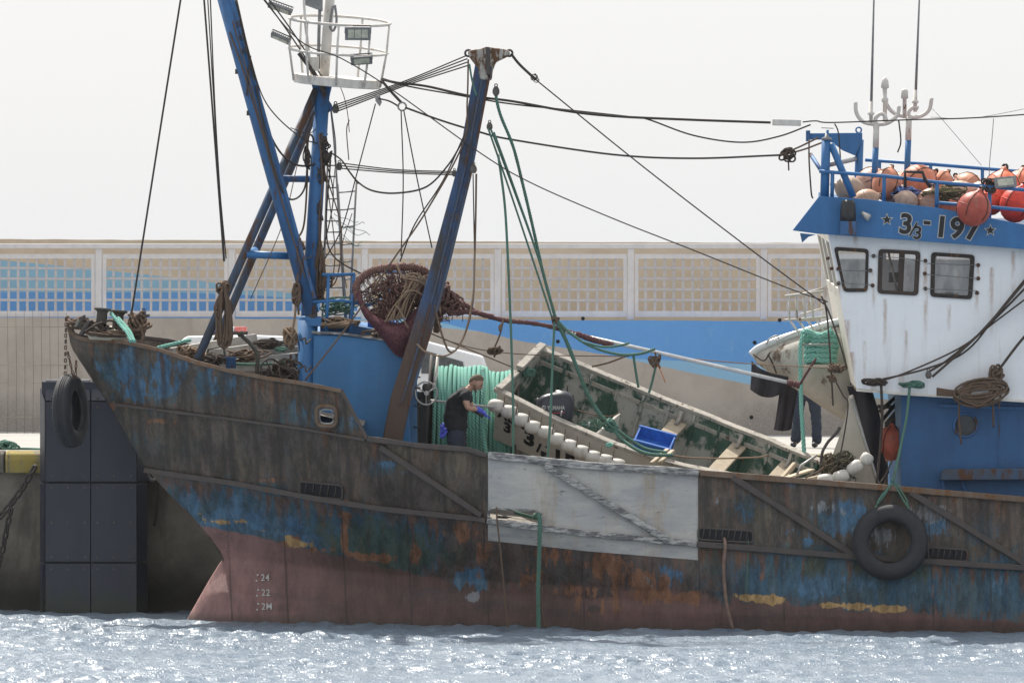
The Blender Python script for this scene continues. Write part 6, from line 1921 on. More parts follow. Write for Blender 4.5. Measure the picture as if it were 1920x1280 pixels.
# string of oval floats along the near gunwale of the skiff
M_float = wx('float_white', (.62, .59, .53), (.50, .47, .42), (.26, .2, .15), 7, .22, .6, .15)
FLT = [(931, 761), (955, 772), (978, 787), (1000, 801), (1024, 811), (1045, 824), (1068, 836), (1091, 847), (1113, 857), (1136, 864), (1158, 872)]
f0 = None
for i, (x, y) in enumerate(FLT):
    Yf = 1.72 - .294 * ((x - 930) / 129 / .891)
    c = P(x, y, Yf)
    if f0 is None:
        f0 = MB().lathe([(.018, -.118), (.06, -.112), (.086, -.088), (.098, -.04), (.10, 0), (.098, .04), (.086, .088), (.06, .112), (.018, .118)], c, (AH * .8 + Vector((0, 0, .18))).normalized(), 20).build('float', M_float)
        base = c.copy(); loc0 = f0.location.copy()
    else:
        fo = dup(f0, loc0 + (c - base))
    tag(fo if i else f0, ['white oval float nearest the skiff transom, first of its row', 'second white oval float from the transom along the skiff', 'third white oval float from the transom along the skiff', 'fourth white oval float from the transom along the skiff', 'fifth white oval float from the transom, left of the second green rope', 'sixth white oval float from the transom along the skiff', 'seventh white oval float from the transom along the skiff', 'eighth white oval float from the transom along the skiff', 'ninth white oval float from the transom along the skiff', 'last but one white float, cut off by the white rail', 'last white float of the row, only its top above the white rail'][i], 'float', 'floats along the skiff gunwale')
mb = MB(); mb.tube(spline([P(x, y - 2, 1.70 - .294 * ((x - 930) / 129 / .891)) for x, y in FLT], 4), .012, 6)
for i in range(len(FLT) - 1):
    x = (FLT[i][0] + FLT[i + 1][0]) / 2; y = (FLT[i][1] + FLT[i + 1][1]) / 2
    Yf = 1.66 - .294 * ((x - 930) / 129 / .891)
    mb.tube(spline([P(x, y + 6, Yf), P(x + 2, y - 10, Yf), P(x + 4, y - 26, Yf + .05)], 4), .008, 5)
tag(mb.build('float_line', R_brown), 'thin brown line threading the white floats along the skiff', 'rope')
for (x, y, ax, lb) in ((1548, 900, (1, 0, .1), 'first grey-white float at the bow of the skiff, lowest and leftmost'), (1577, 893, (1, 0, .35), 'second grey-white float curving round the bow of the skiff'), (1603, 876, (.8, 0, .6), 'third and longest grey-white float round the bow of the skiff'), (1625, 860, (.5, 0, .8), 'uppermost small grey-white float round the bow of the skiff')):
    L = .12 if y != 860 else .085
    o = MB().lathe([(.02, -L), (.06, -L * .93), (.088, -L * .6), (.094, 0), (.088, L * .6), (.06, L * .93), (.02, L)], P(x, y, .55), ax, 18).build('float', M_float)
    tag(o, lb, 'float', 'floats round the skiff bow')
# contents of the skiff
def crate(c, sx, sy, h, label, xa, ya):
    za = xa.cross(ya).normalized()
    root = thing('fish_crate', c, label, 'crate', 'blue crates')
    m_ = plain('crate_blue_b', (.03, .14, .48), .5, 0, .25)
    MB().poly([c - xa * sx / 2 - ya * sy / 2, c + xa * sx / 2 - ya * sy / 2, c + xa * sx / 2 + ya * sy / 2, c - xa * sx / 2 + ya * sy / 2], za * .02).build('base', m_, root)
    for s in (-1, 1):
        MB().beam(c + xa * s * sx / 2 - ya * sy / 2 + za * h / 2, c + xa * s * sx / 2 + ya * sy / 2 + za * h / 2, .022, h, up=za).build('side', m_, root)
        MB().beam(c + ya * s * sy / 2 - xa * sx / 2 + za * h / 2, c + ya * s * sy / 2 + xa * sx / 2 + za * h / 2, .02, h - .004, up=za).build('side', m_, root)
        MB().beam(c + ya * (s * (sy / 2 + .012)) - xa * (sx / 2 + .02) + za * h, c + ya * (s * (sy / 2 + .012)) + xa * (sx / 2 + .02) + za * h, .035, .03, up=za).build('rim', m_, root)
crate(P(1224, 840, 1.5), .52, .38, .18, 'open bright blue plastic crate lying inside the skiff', (AH * .95 + TH * .2).normalized(), (TH * .95 - AH * .2).normalized())
mb = MB(); tangle(mb, P(1573, 872, .8), (.44, .4, .34), .010, 34, seed=71); tangle(mb, P(1588, 862, .75), (.3, .3, .2), .008, 20, seed=72)
tag(mb.build('net_heap', ropemat('mixed_net', (.20, .17, .11), (.08, .065, .045), 40, dirt=(.05, .10, .08))), 'round tangled heap of dark fishing net in the bow of the skiff', 'net')
mb = MB(); tangle(mb, P(1560, 880, .68), (.10, .1, .34), .016, 10, seed=73); mb.tube(spline(PX3([(1556, 858, .7), (1540, 880, .65), (1510, 895, .7)]), 5), .014, 6)
tag(mb.build('rope_heap', R_brown), 'brown rope hanging over the net heap in the skiff bow', 'rope')
tag(MB().tube(PX3([(1532, 853, .9), (1502, 872, .85), (1494, 890, .8)]), .017, 8).build('tiller_bar', M_greyw), 'bent white metal bar standing in the skiff bow', 'bar')
for p, q, w, h, lb in (((1462, 900, .9), (1490, 868, 1.1), .07, .04, 'upright bare lath leaning in the skiff bow'), ((1470, 897, .8), (1522, 880, 1.0), .2, .03, 'wide pale board lying across the skiff bow'), ((1500, 902, .7), (1545, 892, .8), .16, .05, 'white painted board end beside the bow floats'),
                       ((1222, 868, .8), (1252, 842, 1.1), .07, .035, 'left one of two short bare oar ends on the thwart'), ((1236, 868, .75), (1262, 844, 1.0), .07, .035, 'right one of two short bare oar ends on the thwart')):
    tag(MB().beam(P(*p), P(*q), w, h).build('board', M_thw, bevel=.006), lb, 'board', 'loose boards in the skiff')
rope('skiff_line', [(1250, 852, .8), (1290, 857, .9), (1340, 859, 1.0), (1420, 857, 1.1), (1440, 852, 1.1)], .012, R_tan, 'thin tan line stretched across the thwarts of the skiff')
rope('skiff_line', [(1070, 765, 1.9), (1110, 776, 1.7), (1145, 780, 1.6), (1165, 772, 1.7)], .009, R_brown, 'thin brown line behind the outboard motor')
mb = MB(); tangle(mb, P(990, 700, 2.6), (.20, .14, .12), .014, 10, seed=74); tag(mb.build('rope_knot', R_green), 'green rope knotted round the transom top of the skiff', 'rope')
mb = MB(); tangle(mb, P(1110, 800, 1.9), (.34, .3, .20), .006, 26, seed=75); tag(mb.build('net_heap', R_green), 'small wad of green netting beside the outboard motor', 'net')
mb = MB(); tangle(mb, P(1142, 834, 1.0), (.10, .1, .06), .012, 8, seed=76); tag(mb.build('rope_knot', R_mint), 'small mint rope tuft in the skiff below the bulkhead board', 'rope')

# dense gear behind the foredeck rail
gear = [((395, 678, 1.6), (.42, .3, .20), .016, 14, R_dark, 'heap of dark rope behind the foredeck rail under the hanging coil'), ((460, 668, 1.9), (.5, .3, .16), .014, 12, R_brown, 'brown rope flaked on the planks left of the davit'),
        ((540, 700, 1.5), (.34, .3, .34), .015, 18, R_dark, 'dark rope and shackles piled against the blue mast foot'), ((365, 664, 1.9), (.3, .3, .14), .014, 10, R_tan, 'pale rope coil on the plank ends near the bow'),
        ((505, 645, 2.3), (.4, .3, .12), .013, 10, R_dark, 'dark rope lying across the upper plank')]
for k, (c, s, r, n_, m_, lb) in enumerate(gear):
    mb = MB(); tangle(mb, P(*c), s, r, n_, seed=500 + k); tag(mb.build('rope_heap', m_), lb, 'rope')
fr = thing('deck_frame', P(410, 700, 1.8), 'low grey steel frame with uprights on the foredeck among the planks', 'frame')
for pts in ([(383, 700, 1.8), (390, 655, 1.8), (420, 650, 1.8), (424, 700, 1.8)], [(452, 702, 1.9), (450, 658, 1.9)], [(390, 672, 1.8), (450, 668, 1.9)]):
    MB().tube(PX3(pts), .02, 6).build('tube', M_bol, fr)
# ------------------------------------------------------------------ people
M_skinp = plain('human_skin', (.42, .24, .17), .55, 0, .08)
M_hair = plain('brown_hair', (.13, .09, .06), .8, 0, .3, 60)
M_shirt = plain('black_shirt', (.013, .014, .017), .85, 0, .3, 8)
M_jean = plain('navy_trousers', (.018, .026, .045), .85, 0, .25, 8)
M_glove = plain('blue_glove', (.07, .09, .55), .4, 0, .15)
def skin_mesh(name, nodes, edges, mat, parent, root=0, sub=3):
    """nodes: (point, radius or (rx, ry)); one continuous skinned surface"""
    me = bpy.data.meshes.new(name)
    org = nodes[0][0].copy()
    me.from_pydata([tuple(p - org) for p, _ in nodes], edges, [])
    ob = bpy.data.objects.new(name, me)
    COL.objects.link(ob)
    ob.modifiers.new('skin', 'SKIN')
    for i, (_, r) in enumerate(nodes):
        sv = me.skin_vertices[0].data[i]
        sv.radius = r if isinstance(r, tuple) else (r, r)
        sv.use_root = (i == root)
    md = ob.modifiers.new('sub', 'SUBSURF'); md.levels = md.render_levels = sub
    dg = bpy.context.evaluated_depsgraph_get()
    m2 = bpy.data.meshes.new_from_object(ob.evaluated_get(dg))
    bpy.data.objects.remove(ob)
    m2.name = name
    if mat in (M_shirt, M_jean):
        for v in m2.vertices:
            w = v.co + org
            v.co += v.normal * (.016 * mnoise.noise(Vector((w.x * 9, w.y * 9, w.z * 16))) + .008 * mnoise.noise(w * 30))
    for p in m2.polygons: p.use_smooth = True
    m2.materials.clear(); m2.materials.append(mat)
    o2 = bpy.data.objects.new(name, m2)
    COL.objects.link(o2)
    o2.location = org
    if parent: attach(o2, parent)
    return o2
def finger_chain(a, d, lens, curl, r):
    pts = [a]; d = d.normalized()
    for L in lens:
        pts.append(pts[-1] + d * L)
        d = (d + curl * .45).normalized()
    return pts
def build_worker():
    Y = 1.25
    q = lambda x, y, dy=0: P(x, y, Y + dy)
    root = thing('person', q(855, 950), 'person in black T-shirt, navy trousers and blue gloves bending over beside the hawser drum', 'person')
    pelvis, waist, chest, upper = q(856, 812), q(853, 786), q(858, 757), q(868, 738)
    neck, headb = q(879, 729), q(886, 722)
    shN, shF = q(870, 740, -.19), q(874, 740, .19)
    elN, elF = q(878, 766, -.24), q(886, 768, .2)
    wrN, wrF = q(896, 767, -.16), q(902, 772, .12)
    hipN, hipF = q(855, 818, -.10), q(858, 818, .10)
    knN, knF = q(857, 884, -.12), q(866, 884, .10)
    anN, anF = q(852, 946, -.12), q(860, 946, .10)
    toN, toF = q(872, 953, -.14), q(880, 953, .12)
    nodes = [(pelvis, (.07, .09)), (waist, (.075, .10)), (chest, (.11, .14)), (upper, (.085, .11)), (neck, .058), (headb, .055),
             (shN, .06), (elN, .045), (wrN, .032), (shF, .06), (elF, .045), (wrF, .032),
             (hipN, .06), (knN, .05), (anN, .04), (toN, .03), (hipF, .06), (knF, .05), (anF, .04), (toF, .03)]
    edges = [(0, 1), (1, 2), (2, 3), (3, 4), (4, 5), (3, 6), (6, 7), (7, 8), (3, 9), (9, 10), (10, 11), (0, 12), (12, 13), (13, 14), (14, 15), (0, 16), (16, 17), (17, 18), (18, 19)]
    skin_mesh('body', nodes, edges, M_skinp, root)
    # head: shaped ovoid turned down to the right
    hc = q(892, 717)
    fwd = Vector((.80, -.12, -.58)).normalized(); upv = Vector((.58, -.05, .81)); upv = (upv - fwd * upv.dot(fwd)).normalized(); sd = fwd.cross(upv)
    def head_pt(a, b):
        x, y, z = math.cos(a) * math.cos(b), math.sin(a) * math.cos(b), math.sin(b)
        f = .095 + (.012 if x > 0 else .0); w = .074; h = .122
        jaw = 1 - .24 * max(0, -z) * (1 - .4 * max(0, x))
        p = fwd * x * f * jaw + sd * y * w * jaw + upv * z * h
        if x > .5:
            p += fwd * (.026 * math.exp(-((y / .16) ** 2 + ((z + .12) / .2) ** 2)) + .010 * math.exp(-((y / .3) ** 2 + ((z + .52) / .10) ** 2)) + .010 * math.exp(-((y / .3) ** 2 + ((z + .80) / .12) ** 2)))
            p -= fwd * .010 * sum(math.exp(-(((y - s * .36) / .14) ** 2 + ((z - .06) / .1) ** 2)) for s in (-1, 1))
        return hc + p
    mb = MB(); na, nb = 36, 24
    for j in range(nb + 1):
        for i in range(na):
            mb.v.append(head_pt(2 * math.pi * i / na, -math.pi / 2 + math.pi * j / nb))
    for j in range(nb):
        for i in range(na):
            mb.face([j * na + i, j * na + (i + 1) % na, (j + 1) * na + (i + 1) % na, (j + 1) * na + i], 0, True)
    mb.build('head', M_skinp, root, weld=True)
    mb = MB()
    for j in range(nb + 1):
        for i in range(na):
            a, b = 2 * math.pi * i / na, -math.pi / 2 + math.pi * j / nb
            p = head_pt(a, b)
            x, z = math.cos(a) * math.cos(b), math.sin(b)
            k = z - .75 * x
            mb.v.append(hc + (p - hc) * (1.075 + .02 * mnoise.noise(p * 90) if k > .22 else .93))
    for j in range(nb):
        for i in range(na):
            mb.face([j * na + i, j * na + (i + 1) % na, (j + 1) * na + (i + 1) % na, (j + 1) * na + i], 0, True)
    mb.build('hair', M_hair, root, weld=True)
    for s in (-1, 1):
        MB().torus(hc + sd * s * .076 - upv * .01 - fwd * .005, sd * s + fwd * .3, .022, .009, 14, 8).build('ear', M_skinp, root)
        MB().lathe([(.002, 0), (.009, .004), (.010, .01), (.006, .016)], hc + fwd * .086 + sd * s * .03 + upv * .008, fwd, 10).build('eye', M_markk, root)
        MB().tube([hc + fwd * .102 + sd * s * .012 + upv * .03, hc + fwd * .094 + sd * s * .05 + upv * .03], .005, 6).build('eyebrow', M_hair, root)
    MB().tube([hc + fwd * .104 - sd * .02 - upv * .062, hc + fwd * .108 - upv * .062, hc + fwd * .104 + sd * .02 - upv * .062], .004, 6).build('mouth', plain('lip', (.25, .10, .08), .5), root)
    # dark glasses strap and beard shadow along the jaw
    mb = MB()
    for s in (-1, 1):
        mb.tube(spline([hc + sd * s * .07 - upv * .03 + fwd * .01, hc + sd * s * .062 - upv * .085 + fwd * .055, hc - upv * .112 + fwd * .085], 6), .014, 6)
    mb.build('beard', M_hair, root)
    # clothes
    g = lambda p, k=Vector((0, 0, 0)): p + k
    skin_mesh('shirt', [(q(857, 822), (.150, .19)), (waist, (.145, .18)), (q(855, 770), (.155, .19)), (chest, (.16, .195)), (upper, (.118, .15)), (q(876, 731), (.075, .08)),
                        (shN, .085), (shN.lerp(elN, .62), .078), (shF, .085), (shF.lerp(elF, .62), .078)],
              [(0, 1), (1, 2), (2, 3), (3, 4), (4, 5), (4, 6), (6, 7), (4, 8), (8, 9)], M_shirt, root)
    skin_mesh('trousers', [(q(855, 796), (.13, .165)), (q(857, 822), (.138, .172)), (q(855, 838, -.09), .125), (knN, .095), (anN, .08), (q(859, 834, .09), .125), (knF, .095), (anF, .08)],
              [(0, 1), (1, 2), (2, 3), (3, 4), (1, 5), (5, 6), (6, 7)], M_jean, root)
    for an, to in ((anN, toN), (anF, toF)):
        skin_mesh('shoe', [(an - Vector((.03, 0, .02)), .055), (an.lerp(to, .5) - Vector((0, 0, .02)), .052), (to, .042)], [(0, 1), (1, 2)], M_black, root, 0, 1)
    # gloved hands: palm and five curled fingers
    for wr, s in ((wrN, -1), (wrF, 1)):
        d = Vector((.85, .05, -.45)).normalized(); curl = Vector((-.2, 0, -.9)); lat = Vector((0, 1, 0)) * s
        palm = wr + d * .085
        skin_mesh('glove', [(wr - d * .05, (.042, .042)), (wr + d * .02, (.036, .042)), (palm, (.026, .042))], [(0, 1), (1, 2)], M_glove, root, 0, 2)
        for k, L in enumerate((.036, .042, .040, .031)):
            a = palm + Vector((0, 1, 0)) * (k - 1.5) * .021
            ch = finger_chain(a, d + curl * .2, [L, L * .75, L * .6], curl, .01)
            skin_mesh('finger', [(p, r) for p, r in zip(ch, (.0105, .010, .0095, .008))], [(0, 1), (1, 2), (2, 3)], M_glove, root, 0, 1)
        a = wr + d * .045 + Vector((0, 1, 0)) * (.035 * -s)
        ch = finger_chain(a, d * .6 + Vector((0, -s * .7, -.4)), [.036, .030, .024], curl * .6 + d * .5, .01)
        skin_mesh('thumb', [(p, r) for p, r in zip(ch, (.012, .011, .010, .009))], [(0, 1), (1, 2), (2, 3)], M_glove, root, 0, 1)
    rag = MB(); tangle(rag, q(832, 806, -.05), (.09, .06, .20), .012, 9, seed=81)
    rag.build('glove_in_pocket', M_glove, root)
    tool = MB().beam(q(890, 770, -.05), q(906, 781, -.05), .05, .05).build('hand_tool', M_black, bevel=.012)
    tag(tool, 'small black tool held in the blue-gloved hands of the bending person', 'tool')
build_worker()

def build_quay_person():
    Y = 12.2
    k = m_per_px(Y)
    base = P(1512, 838, Y)
    q = lambda x, z, dy=0: Vector((P(x, 700, Y).x, Y + dy, QZ + z))
    root = thing('person', Vector((base.x, Y, QZ)), 'person in dark trousers standing on the quay, upper body hidden behind the cream dinghy', 'person')
    nodes = [(q(1513, .95), (.13, .16)), (q(1512, 1.15), (.12, .15)), (q(1510, 1.38), (.12, .17)), (q(1508, 1.50), .06), (q(1506, 1.62), .09), (q(1505, 1.70), .08),
             (q(1500, .88), .09), (q(1497, .48), .062), (q(1492, .09), .048), (q(1490, .05, -.06), .035), (q(1524, .88), .09), (q(1530, .48), .062), (q(1531, .09), .048), (q(1529, .05, -.06), .035),
             (q(1487, 1.42), .06), (q(1478, 1.15), .045), (q(1482, .92), .035), (q(1533, 1.42), .06), (q(1541, 1.15), .045), (q(1537, .92), .035)]
    skin_mesh('body', nodes, [(0, 1), (1, 2), (2, 3), (3, 4), (4, 5), (0, 6), (6, 7), (7, 8), (8, 9), (0, 10), (10, 11), (11, 12), (12, 13), (2, 14), (14, 15), (15, 16), (2, 17), (17, 18), (18, 19)], M_skinp, root)
    skin_mesh('trousers', [(q(1513, 1.02), (.145, .175)), (q(1513, .93), (.15, .18)), (q(1499, .85), .12), (q(1496, .48), .09), (q(1492, .04), .085), (q(1525, .85), .12), (q(1531, .48), .09), (q(1532, .04), .085)],
              [(0, 1), (1, 2), (2, 3), (3, 4), (1, 5), (5, 6), (6, 7)], M_jean, root)
    skin_mesh('jacket', [(q(1513, 1.0), (.15, .18)), (q(1512, 1.2), (.14, .18)), (q(1510, 1.38), (.14, .19)), (q(1508, 1.48), .08), (q(1487, 1.42), .08), (q(1478, 1.15), .065), (q(1533, 1.42), .08), (q(1541, 1.15), .065)],
              [(0, 1), (1, 2), (2, 3), (2, 4), (4, 5), (2, 6), (6, 7)], M_shirt, root)
    for x in (1490, 1530):
        skin_mesh('shoe', [(q(x, .06, .04), .06), (q(x - 2, .05, -.06), .055), (q(x - 4, .045, -.17), .045)], [(0, 1), (1, 2)], M_black, root, 0, 1)
build_quay_person()

# ------------------------------------------------------------------ cream dinghy stowed before the wheelhouse
M_dingy = wx('dirty_fibreglass', (.50, .47, .41), (.40, .37, .32), (.20, .17, .13), 3, .35, .6, .2, streak=.3)
def build_dinghy():
    root = thing('dinghy', P(1540, 790, 3.0), 'cream fibreglass dinghy stowed on edge before the wheelhouse, bow pointing left', 'dinghy')
    outl = [(1409, 662), (1422, 652), (1450, 640), (1500, 624), (1540, 612), (1600, 600), (1640, 620), (1640, 770), (1606, 788), (1590, 792), (1560, 776), (1520, 748), (1480, 722), (1452, 706), (1436, 694), (1416, 680)]
    cx, cy = 1560, 690
    mb = MB(); n = len(outl)
    rings = [(1.0, 0), (.96, -.10), (.85, -.24), (.6, -.36), (.3, -.42)]
    for s, dy in rings:
        for x, y in outl:
            mb.v.append(P(cx + (x - cx) * s, cy + (y - cy) * s, 2.9 + dy))
    mb.v.append(P(cx, cy, 2.9 - .44))
    for i in range(len(rings) - 1):
        for k in range(n):
            mb.face([i * n + k, i * n + (k + 1) % n, (i + 1) * n + (k + 1) % n, (i + 1) * n + k], 0, True)
    for k in range(n):
        mb.face([(len(rings) - 1) * n + k, (len(rings) - 1) * n + (k + 1) % n, len(rings) * n], 0, True)
    h = mb.build('hull', M_dingy, root); md = h.modifiers.new('s', 'SUBSURF'); md.levels = md.render_levels = 1
    MB().tube(spline(PX3([(1409, 664, 2.85), (1424, 652, 2.8), (1460, 637, 2.8), (1500, 624, 2.8), (1560, 606, 2.8), (1600, 599, 2.8)]), 6), .055, 10).build('gunwale', M_car, root)
    MB().tube(spline(PX3([(1437, 646, 2.7), (1442, 636, 2.7), (1456, 629, 2.7), (1460, 634, 2.7)]), 5), .014, 6).build('grab_rail', M_greyw, root)
    MB().tube(spline(PX3([(1455, 640, 2.7), (1475, 630, 2.7), (1500, 620, 2.7)]), 5), .012, 6).build('grab_rail', M_greyw, root)
    MB().tube(spline(PX3([(1440, 664, 2.55), (1448, 680, 2.5), (1456, 700, 2.5)]), 5), .012, 6).build('strap', R_dark, root)
    MB().tube(spline(PX3([(1412, 664, 2.6), (1432, 676, 2.5), (1444, 660, 2.5)]), 5), .012, 6).build('strap', R_dark, root)
build_dinghy()
def cloth(pts_top, pts_bot, Y, name, label, cat, mat, wav=.05):
    a, b = spline(PX3(pts_top, Y), 6), spline(PX3(pts_bot, Y), 6)
    n = 20; V = []
    at = lambda l, u: l[min(int(u * (len(l) - 1)), len(l) - 2)].lerp(l[min(int(u * (len(l) - 1)), len(l) - 2) + 1], u * (len(l) - 1) - min(int(u * (len(l) - 1)), len(l) - 2))
    for j in range(n + 1):
        for i in range(n + 1):
            u, v_ = i / n, j / n
            p = at(a, u).lerp(at(b, u), v_)
            V.append(p + Vector((0, wav * math.sin(u * 13 + v_ * 2) * (.3 + v_) + .03 * mnoise.noise(p * 6), 0)))
    o = MB().add(V, [(j * (n + 1) + i, j * (n + 1) + i + 1, (j + 1) * (n + 1) + i + 1, (j + 1) * (n + 1) + i) for j in range(n) for i in range(n)], 0, True).build(name, mat)
    md = o.modifiers.new('t', 'SOLIDIFY'); md.thickness = .012
    return tag(o, label, cat)
cloth([(1409, 676), (1425, 690), (1450, 700), (1478, 706)], [(1408, 730), (1425, 742), (1450, 744), (1476, 728)], 2.55, 'dark_tarpaulin', 'black tarpaulin drooping from the bow end of the cream dinghy', 'tarpaulin', M_canvas)
cloth([(1462, 728), (1478, 722), (1496, 724)], [(1452, 806), (1470, 808), (1484, 804)], 2.9, 'hanging_cloth', 'dark ragged cloth hanging down behind the end of the white pole', 'cloth', M_canvas, .03)
# white luggage rack before the wheelhouse
rk_ = MB().tube(PX3([(1472, 555, 2.4), (1545, 546, 2.4)]), .018, 8).build('rack', M_basket, T)
for pts in ([(1470, 600, 2.4), (1550, 594, 2.4)], [(1480, 553, 2.4), (1480, 600, 2.4)], [(1493, 552, 2.4), (1494, 598, 2.4)], [(1506, 551, 2.4), (1510, 598, 2.4)], [(1520, 550, 2.4), (1525, 596, 2.4)], [(1482, 602, 2.4), (1502, 630, 2.4)], [(1498, 601, 2.4), (1518, 632, 2.4)], [(1514, 600, 2.4), (1534, 630, 2.4)], [(1530, 599, 2.4), (1550, 628, 2.4)], [(1500, 590, 3.2), (1545, 578, 3.2)], [(1500, 552, 3.2), (1545, 540, 3.2)]):
    MB().tube(PX3(pts), .016, 8).build('rack_bar', M_basket, rk_)
# mint coil on its bracket, with the hanging tail
hb = thing('rope_coil', P(1536, 682, 2.0), 'bright mint green rope flaked in a stack beside the wheelhouse front', 'rope coil')
rr = random.Random(12)
for k in range(6):
    y = 628 + 9.5 * k
    j = [rr.uniform(-3, 3) for _ in range(6)]
    pts = [(1514 + j[0], y + 2, 2.0), (1526, y - 2 + j[1], 1.9), (1545, y + 1, 1.88), (1562 + j[2], y + 1, 1.95), (1566 + j[3], y + 3, 2.1), (1550, y + 4, 2.25), (1524, y + 4, 2.25)]
    path = resample(spline(PX3(pts + [pts[0]]), 8), .03)
    mb = MB()
    for s in laid(path, .042, 3, 5):
        mb.tube(s, .026, 6)
    mb.build('rope_turn', R_mint, hb)
mb = MB()
for s in laid(resample(spline(PX3([(1512, 640, 1.9), (1506, 625, 1.85), (1516, 622, 1.85), (1530, 630, 1.85), (1545, 628, 1.85), (1560, 620, 1.9)]), 8), .03), .045, 3, 5):
    mb.tube(s, .028, 6)
mb.build('rope_turn', R_mint, hb)
MB().tube(PX3([(1500, 646, 1.8), (1562, 645, 1.8)]), .014, 8).build('bracket_bar', M_greyw, hb)
MB().poly(PX3([(1512, 683), (1564, 683), (1564, 689), (1512, 689)], 1.85), (0, .4, 0)).build('bracket_shelf', M_cream, hb)
rope('rope_tail', [(1506, 628, 1.8), (1501, 650, 1.75), (1501, 700, 1.7), (1503, 770, 1.6), (1507, 835, 1.5), (1508, 880, 1.5)], .03, R_mint, 'mint rope tail hanging straight down in front of the quay person', twist=True)

# ------------------------------------------------------------------ buoys on the wheelhouse roof and elsewhere
def buoy(c, rx, rz, col, label, tilt=(0, 0, 1), neck=True, dirt=.25):
    root = thing('buoy', Vector(c) - Vector((0, 0, rz)), label, 'buoy', 'inflatable buoys on the roof')
    m_ = wx('buoy_skin', col, tuple(x * .72 for x in col), (.34, .26, .20), 6, dirt + .12, .5, .15, edge=.2)
    ax = Vector(tilt).normalized()
    prof = [(.01, -1), (.3, -.96), (.6, -.8), (.85, -.52), (.98, -.18), (1, .1), (.92, .42), (.74, .70), (.5, .88), (.28, 1.0), (.2, 1.08), (.18, 1.2)] if neck else [(.01, -1), (.32, -.95), (.62, -.79), (.86, -.5), (1, 0), (.86, .5), (.62, .79), (.32, .95), (.01, 1)]
    MB().lathe([(r * rx, h * rz) for r, h in prof], c, ax, 28).build('body', m_, root)
    s_ = ax.orthogonal().normalized(); t_ = ax.cross(s_)
    MB().torus(Vector(c) + ax * rz * .1, ax, rx * 1.0, .006, 32, 6).build('seam', m_, root)
    if neck and rx > .2:
        mb = MB()
        for q in range(5):
            an = 2 * math.pi * q / 5 + rx * 40
            mb.tube([Vector(c) + ax * (h * rz) + (s_ * math.cos(an) + t_ * math.sin(an)) * (r * rx + .008) for r, h in prof[3:11]], .006, 5)
        mb.build('net_cord', R_dark, root)
    if neck:
        MB().torus(Vector(c) + ax * rz * 1.18, ax.orthogonal(), rx * .16, rx * .07, 14, 8).build('eye', M_black, root)
    return root
BUOYS = [((1594, 356, 1.0), .19, .22, (.46, .33, .25), 'dull grey-brown buoy lying foremost on the roof beside the gallows post', (-1, 0, .3)),
         ((1634, 345, 1.8), .24, .26, (.62, .36, .26), 'faded peach buoy behind the foremost roof buoy', (.9, .2, .3)),
         ((1662, 346, 1.2), .21, .24, (.62, .24, .14), 'orange buoy at the foot of the first aerial post', (.3, .4, 1)),
         ((1722, 342, 1.9), .26, .26, (.64, .22, .12), 'orange buoy behind the lamp bracket between the aerial posts', (.8, .3, .5)),
         ((1622, 376, .75), .16, .2, (.62, .38, .25), 'low peach buoy with black tip at the visor edge', (.9, 0, .35)),
         ((1700, 377, .8), .15, .17, (.56, .38, .28), 'small peach buoy barely showing above the visor', (-.9, 0, .3)),
         ((1742, 380, .9), .18, .2, (.60, .34, .24), 'pale orange buoy with black neck beside the rope heap', (.2, 0, 1)),
         ((1795, 362, 1.6), .18, .24, (.66, .46, .34), 'cream buoy lying behind the roof rail', (1, .2, .2)),
         ((1838, 362, 1.7), .17, .2, (.60, .42, .34), 'cream-pink buoy beside the largest orange buoy', (1, 0, .3)),
         ((1880, 358, 1.5), .28, .29, (.80, .17, .07), 'largest orange buoy standing at the right of the roof', (.1, .1, 1)),
         ((1905, 384, 1.0), .24, .26, (.85, .06, .03), 'bright red buoy below the largest orange one', (.4, 0, 1)),
         ((1940, 380, 1.3), .22, .24, (.62, .30, .20), 'orange buoy cut by the right edge of the photo', (0, 0, 1)),
         ((1688, 352, 2.6), .22, .24, (.66, .26, .15), 'orange buoy seen between the two aerial posts', (.6, .3, .6)),
         ((1760, 350, 2.4), .22, .24, (.68, .24, .13), 'orange buoy far back behind the olive rope', (.5, .4, .8)),
         ((1815, 352, 2.6), .22, .22, (.66, .30, .18), 'pale orange buoy far back beside the largest one', (-.6, .3, .6)),
         ((1912, 352, 2.3), .25, .25, (.74, .20, .10), 'bright orange buoy behind the largest one at the right edge', (.2, .2, 1)),
         ((1858, 376, 1.3), .2, .22, (.80, .10, .05), 'red buoy squeezed between the hanging buoy and the largest one', (.2, .3, .8)),
         ((1680, 366, 1.3), .16, .2, (.60, .42, .34), 'pale pink buoy beside the blue rope heap', (.9, .1, .2)),
         ((1775, 392, 1.0), .17, .2, (.64, .16, .09), 'red-orange buoy half hidden behind the lower roof bar', (1, .1, .1))]
for (c, rx, rz, col, lb, tl) in BUOYS:
    buoy(P(*c), rx, rz, col, lb, tl)
buoy(P(1826, 392, .08), .245, .25, (.46, .085, .055), 'dull red buoy hanging over the visor in front of the number', (.35, 0, 1), True, .3)
b = buoy(P(1670, 832, 1.7), .21, .25, (.70, .17, .10), 'coral red buoy wedged between the dark canvas and the blue deckhouse', (.1, 0, 1))
b['group'] = 'buoys on deck'
mb = MB()
for k in range(12):
    tangle(mb, P(1685 + 2.5 * k, 362 + 2 * math.sin(k), 1.0), (.2, .2, .16), .012, 2, seed=100 + k)
tag(mb.build('rope_heap', ropemat('blue_rope', (.10, .18, .42), (.05, .09, .22), 40)), 'blue and white rope heap among the buoys on the roof', 'rope')
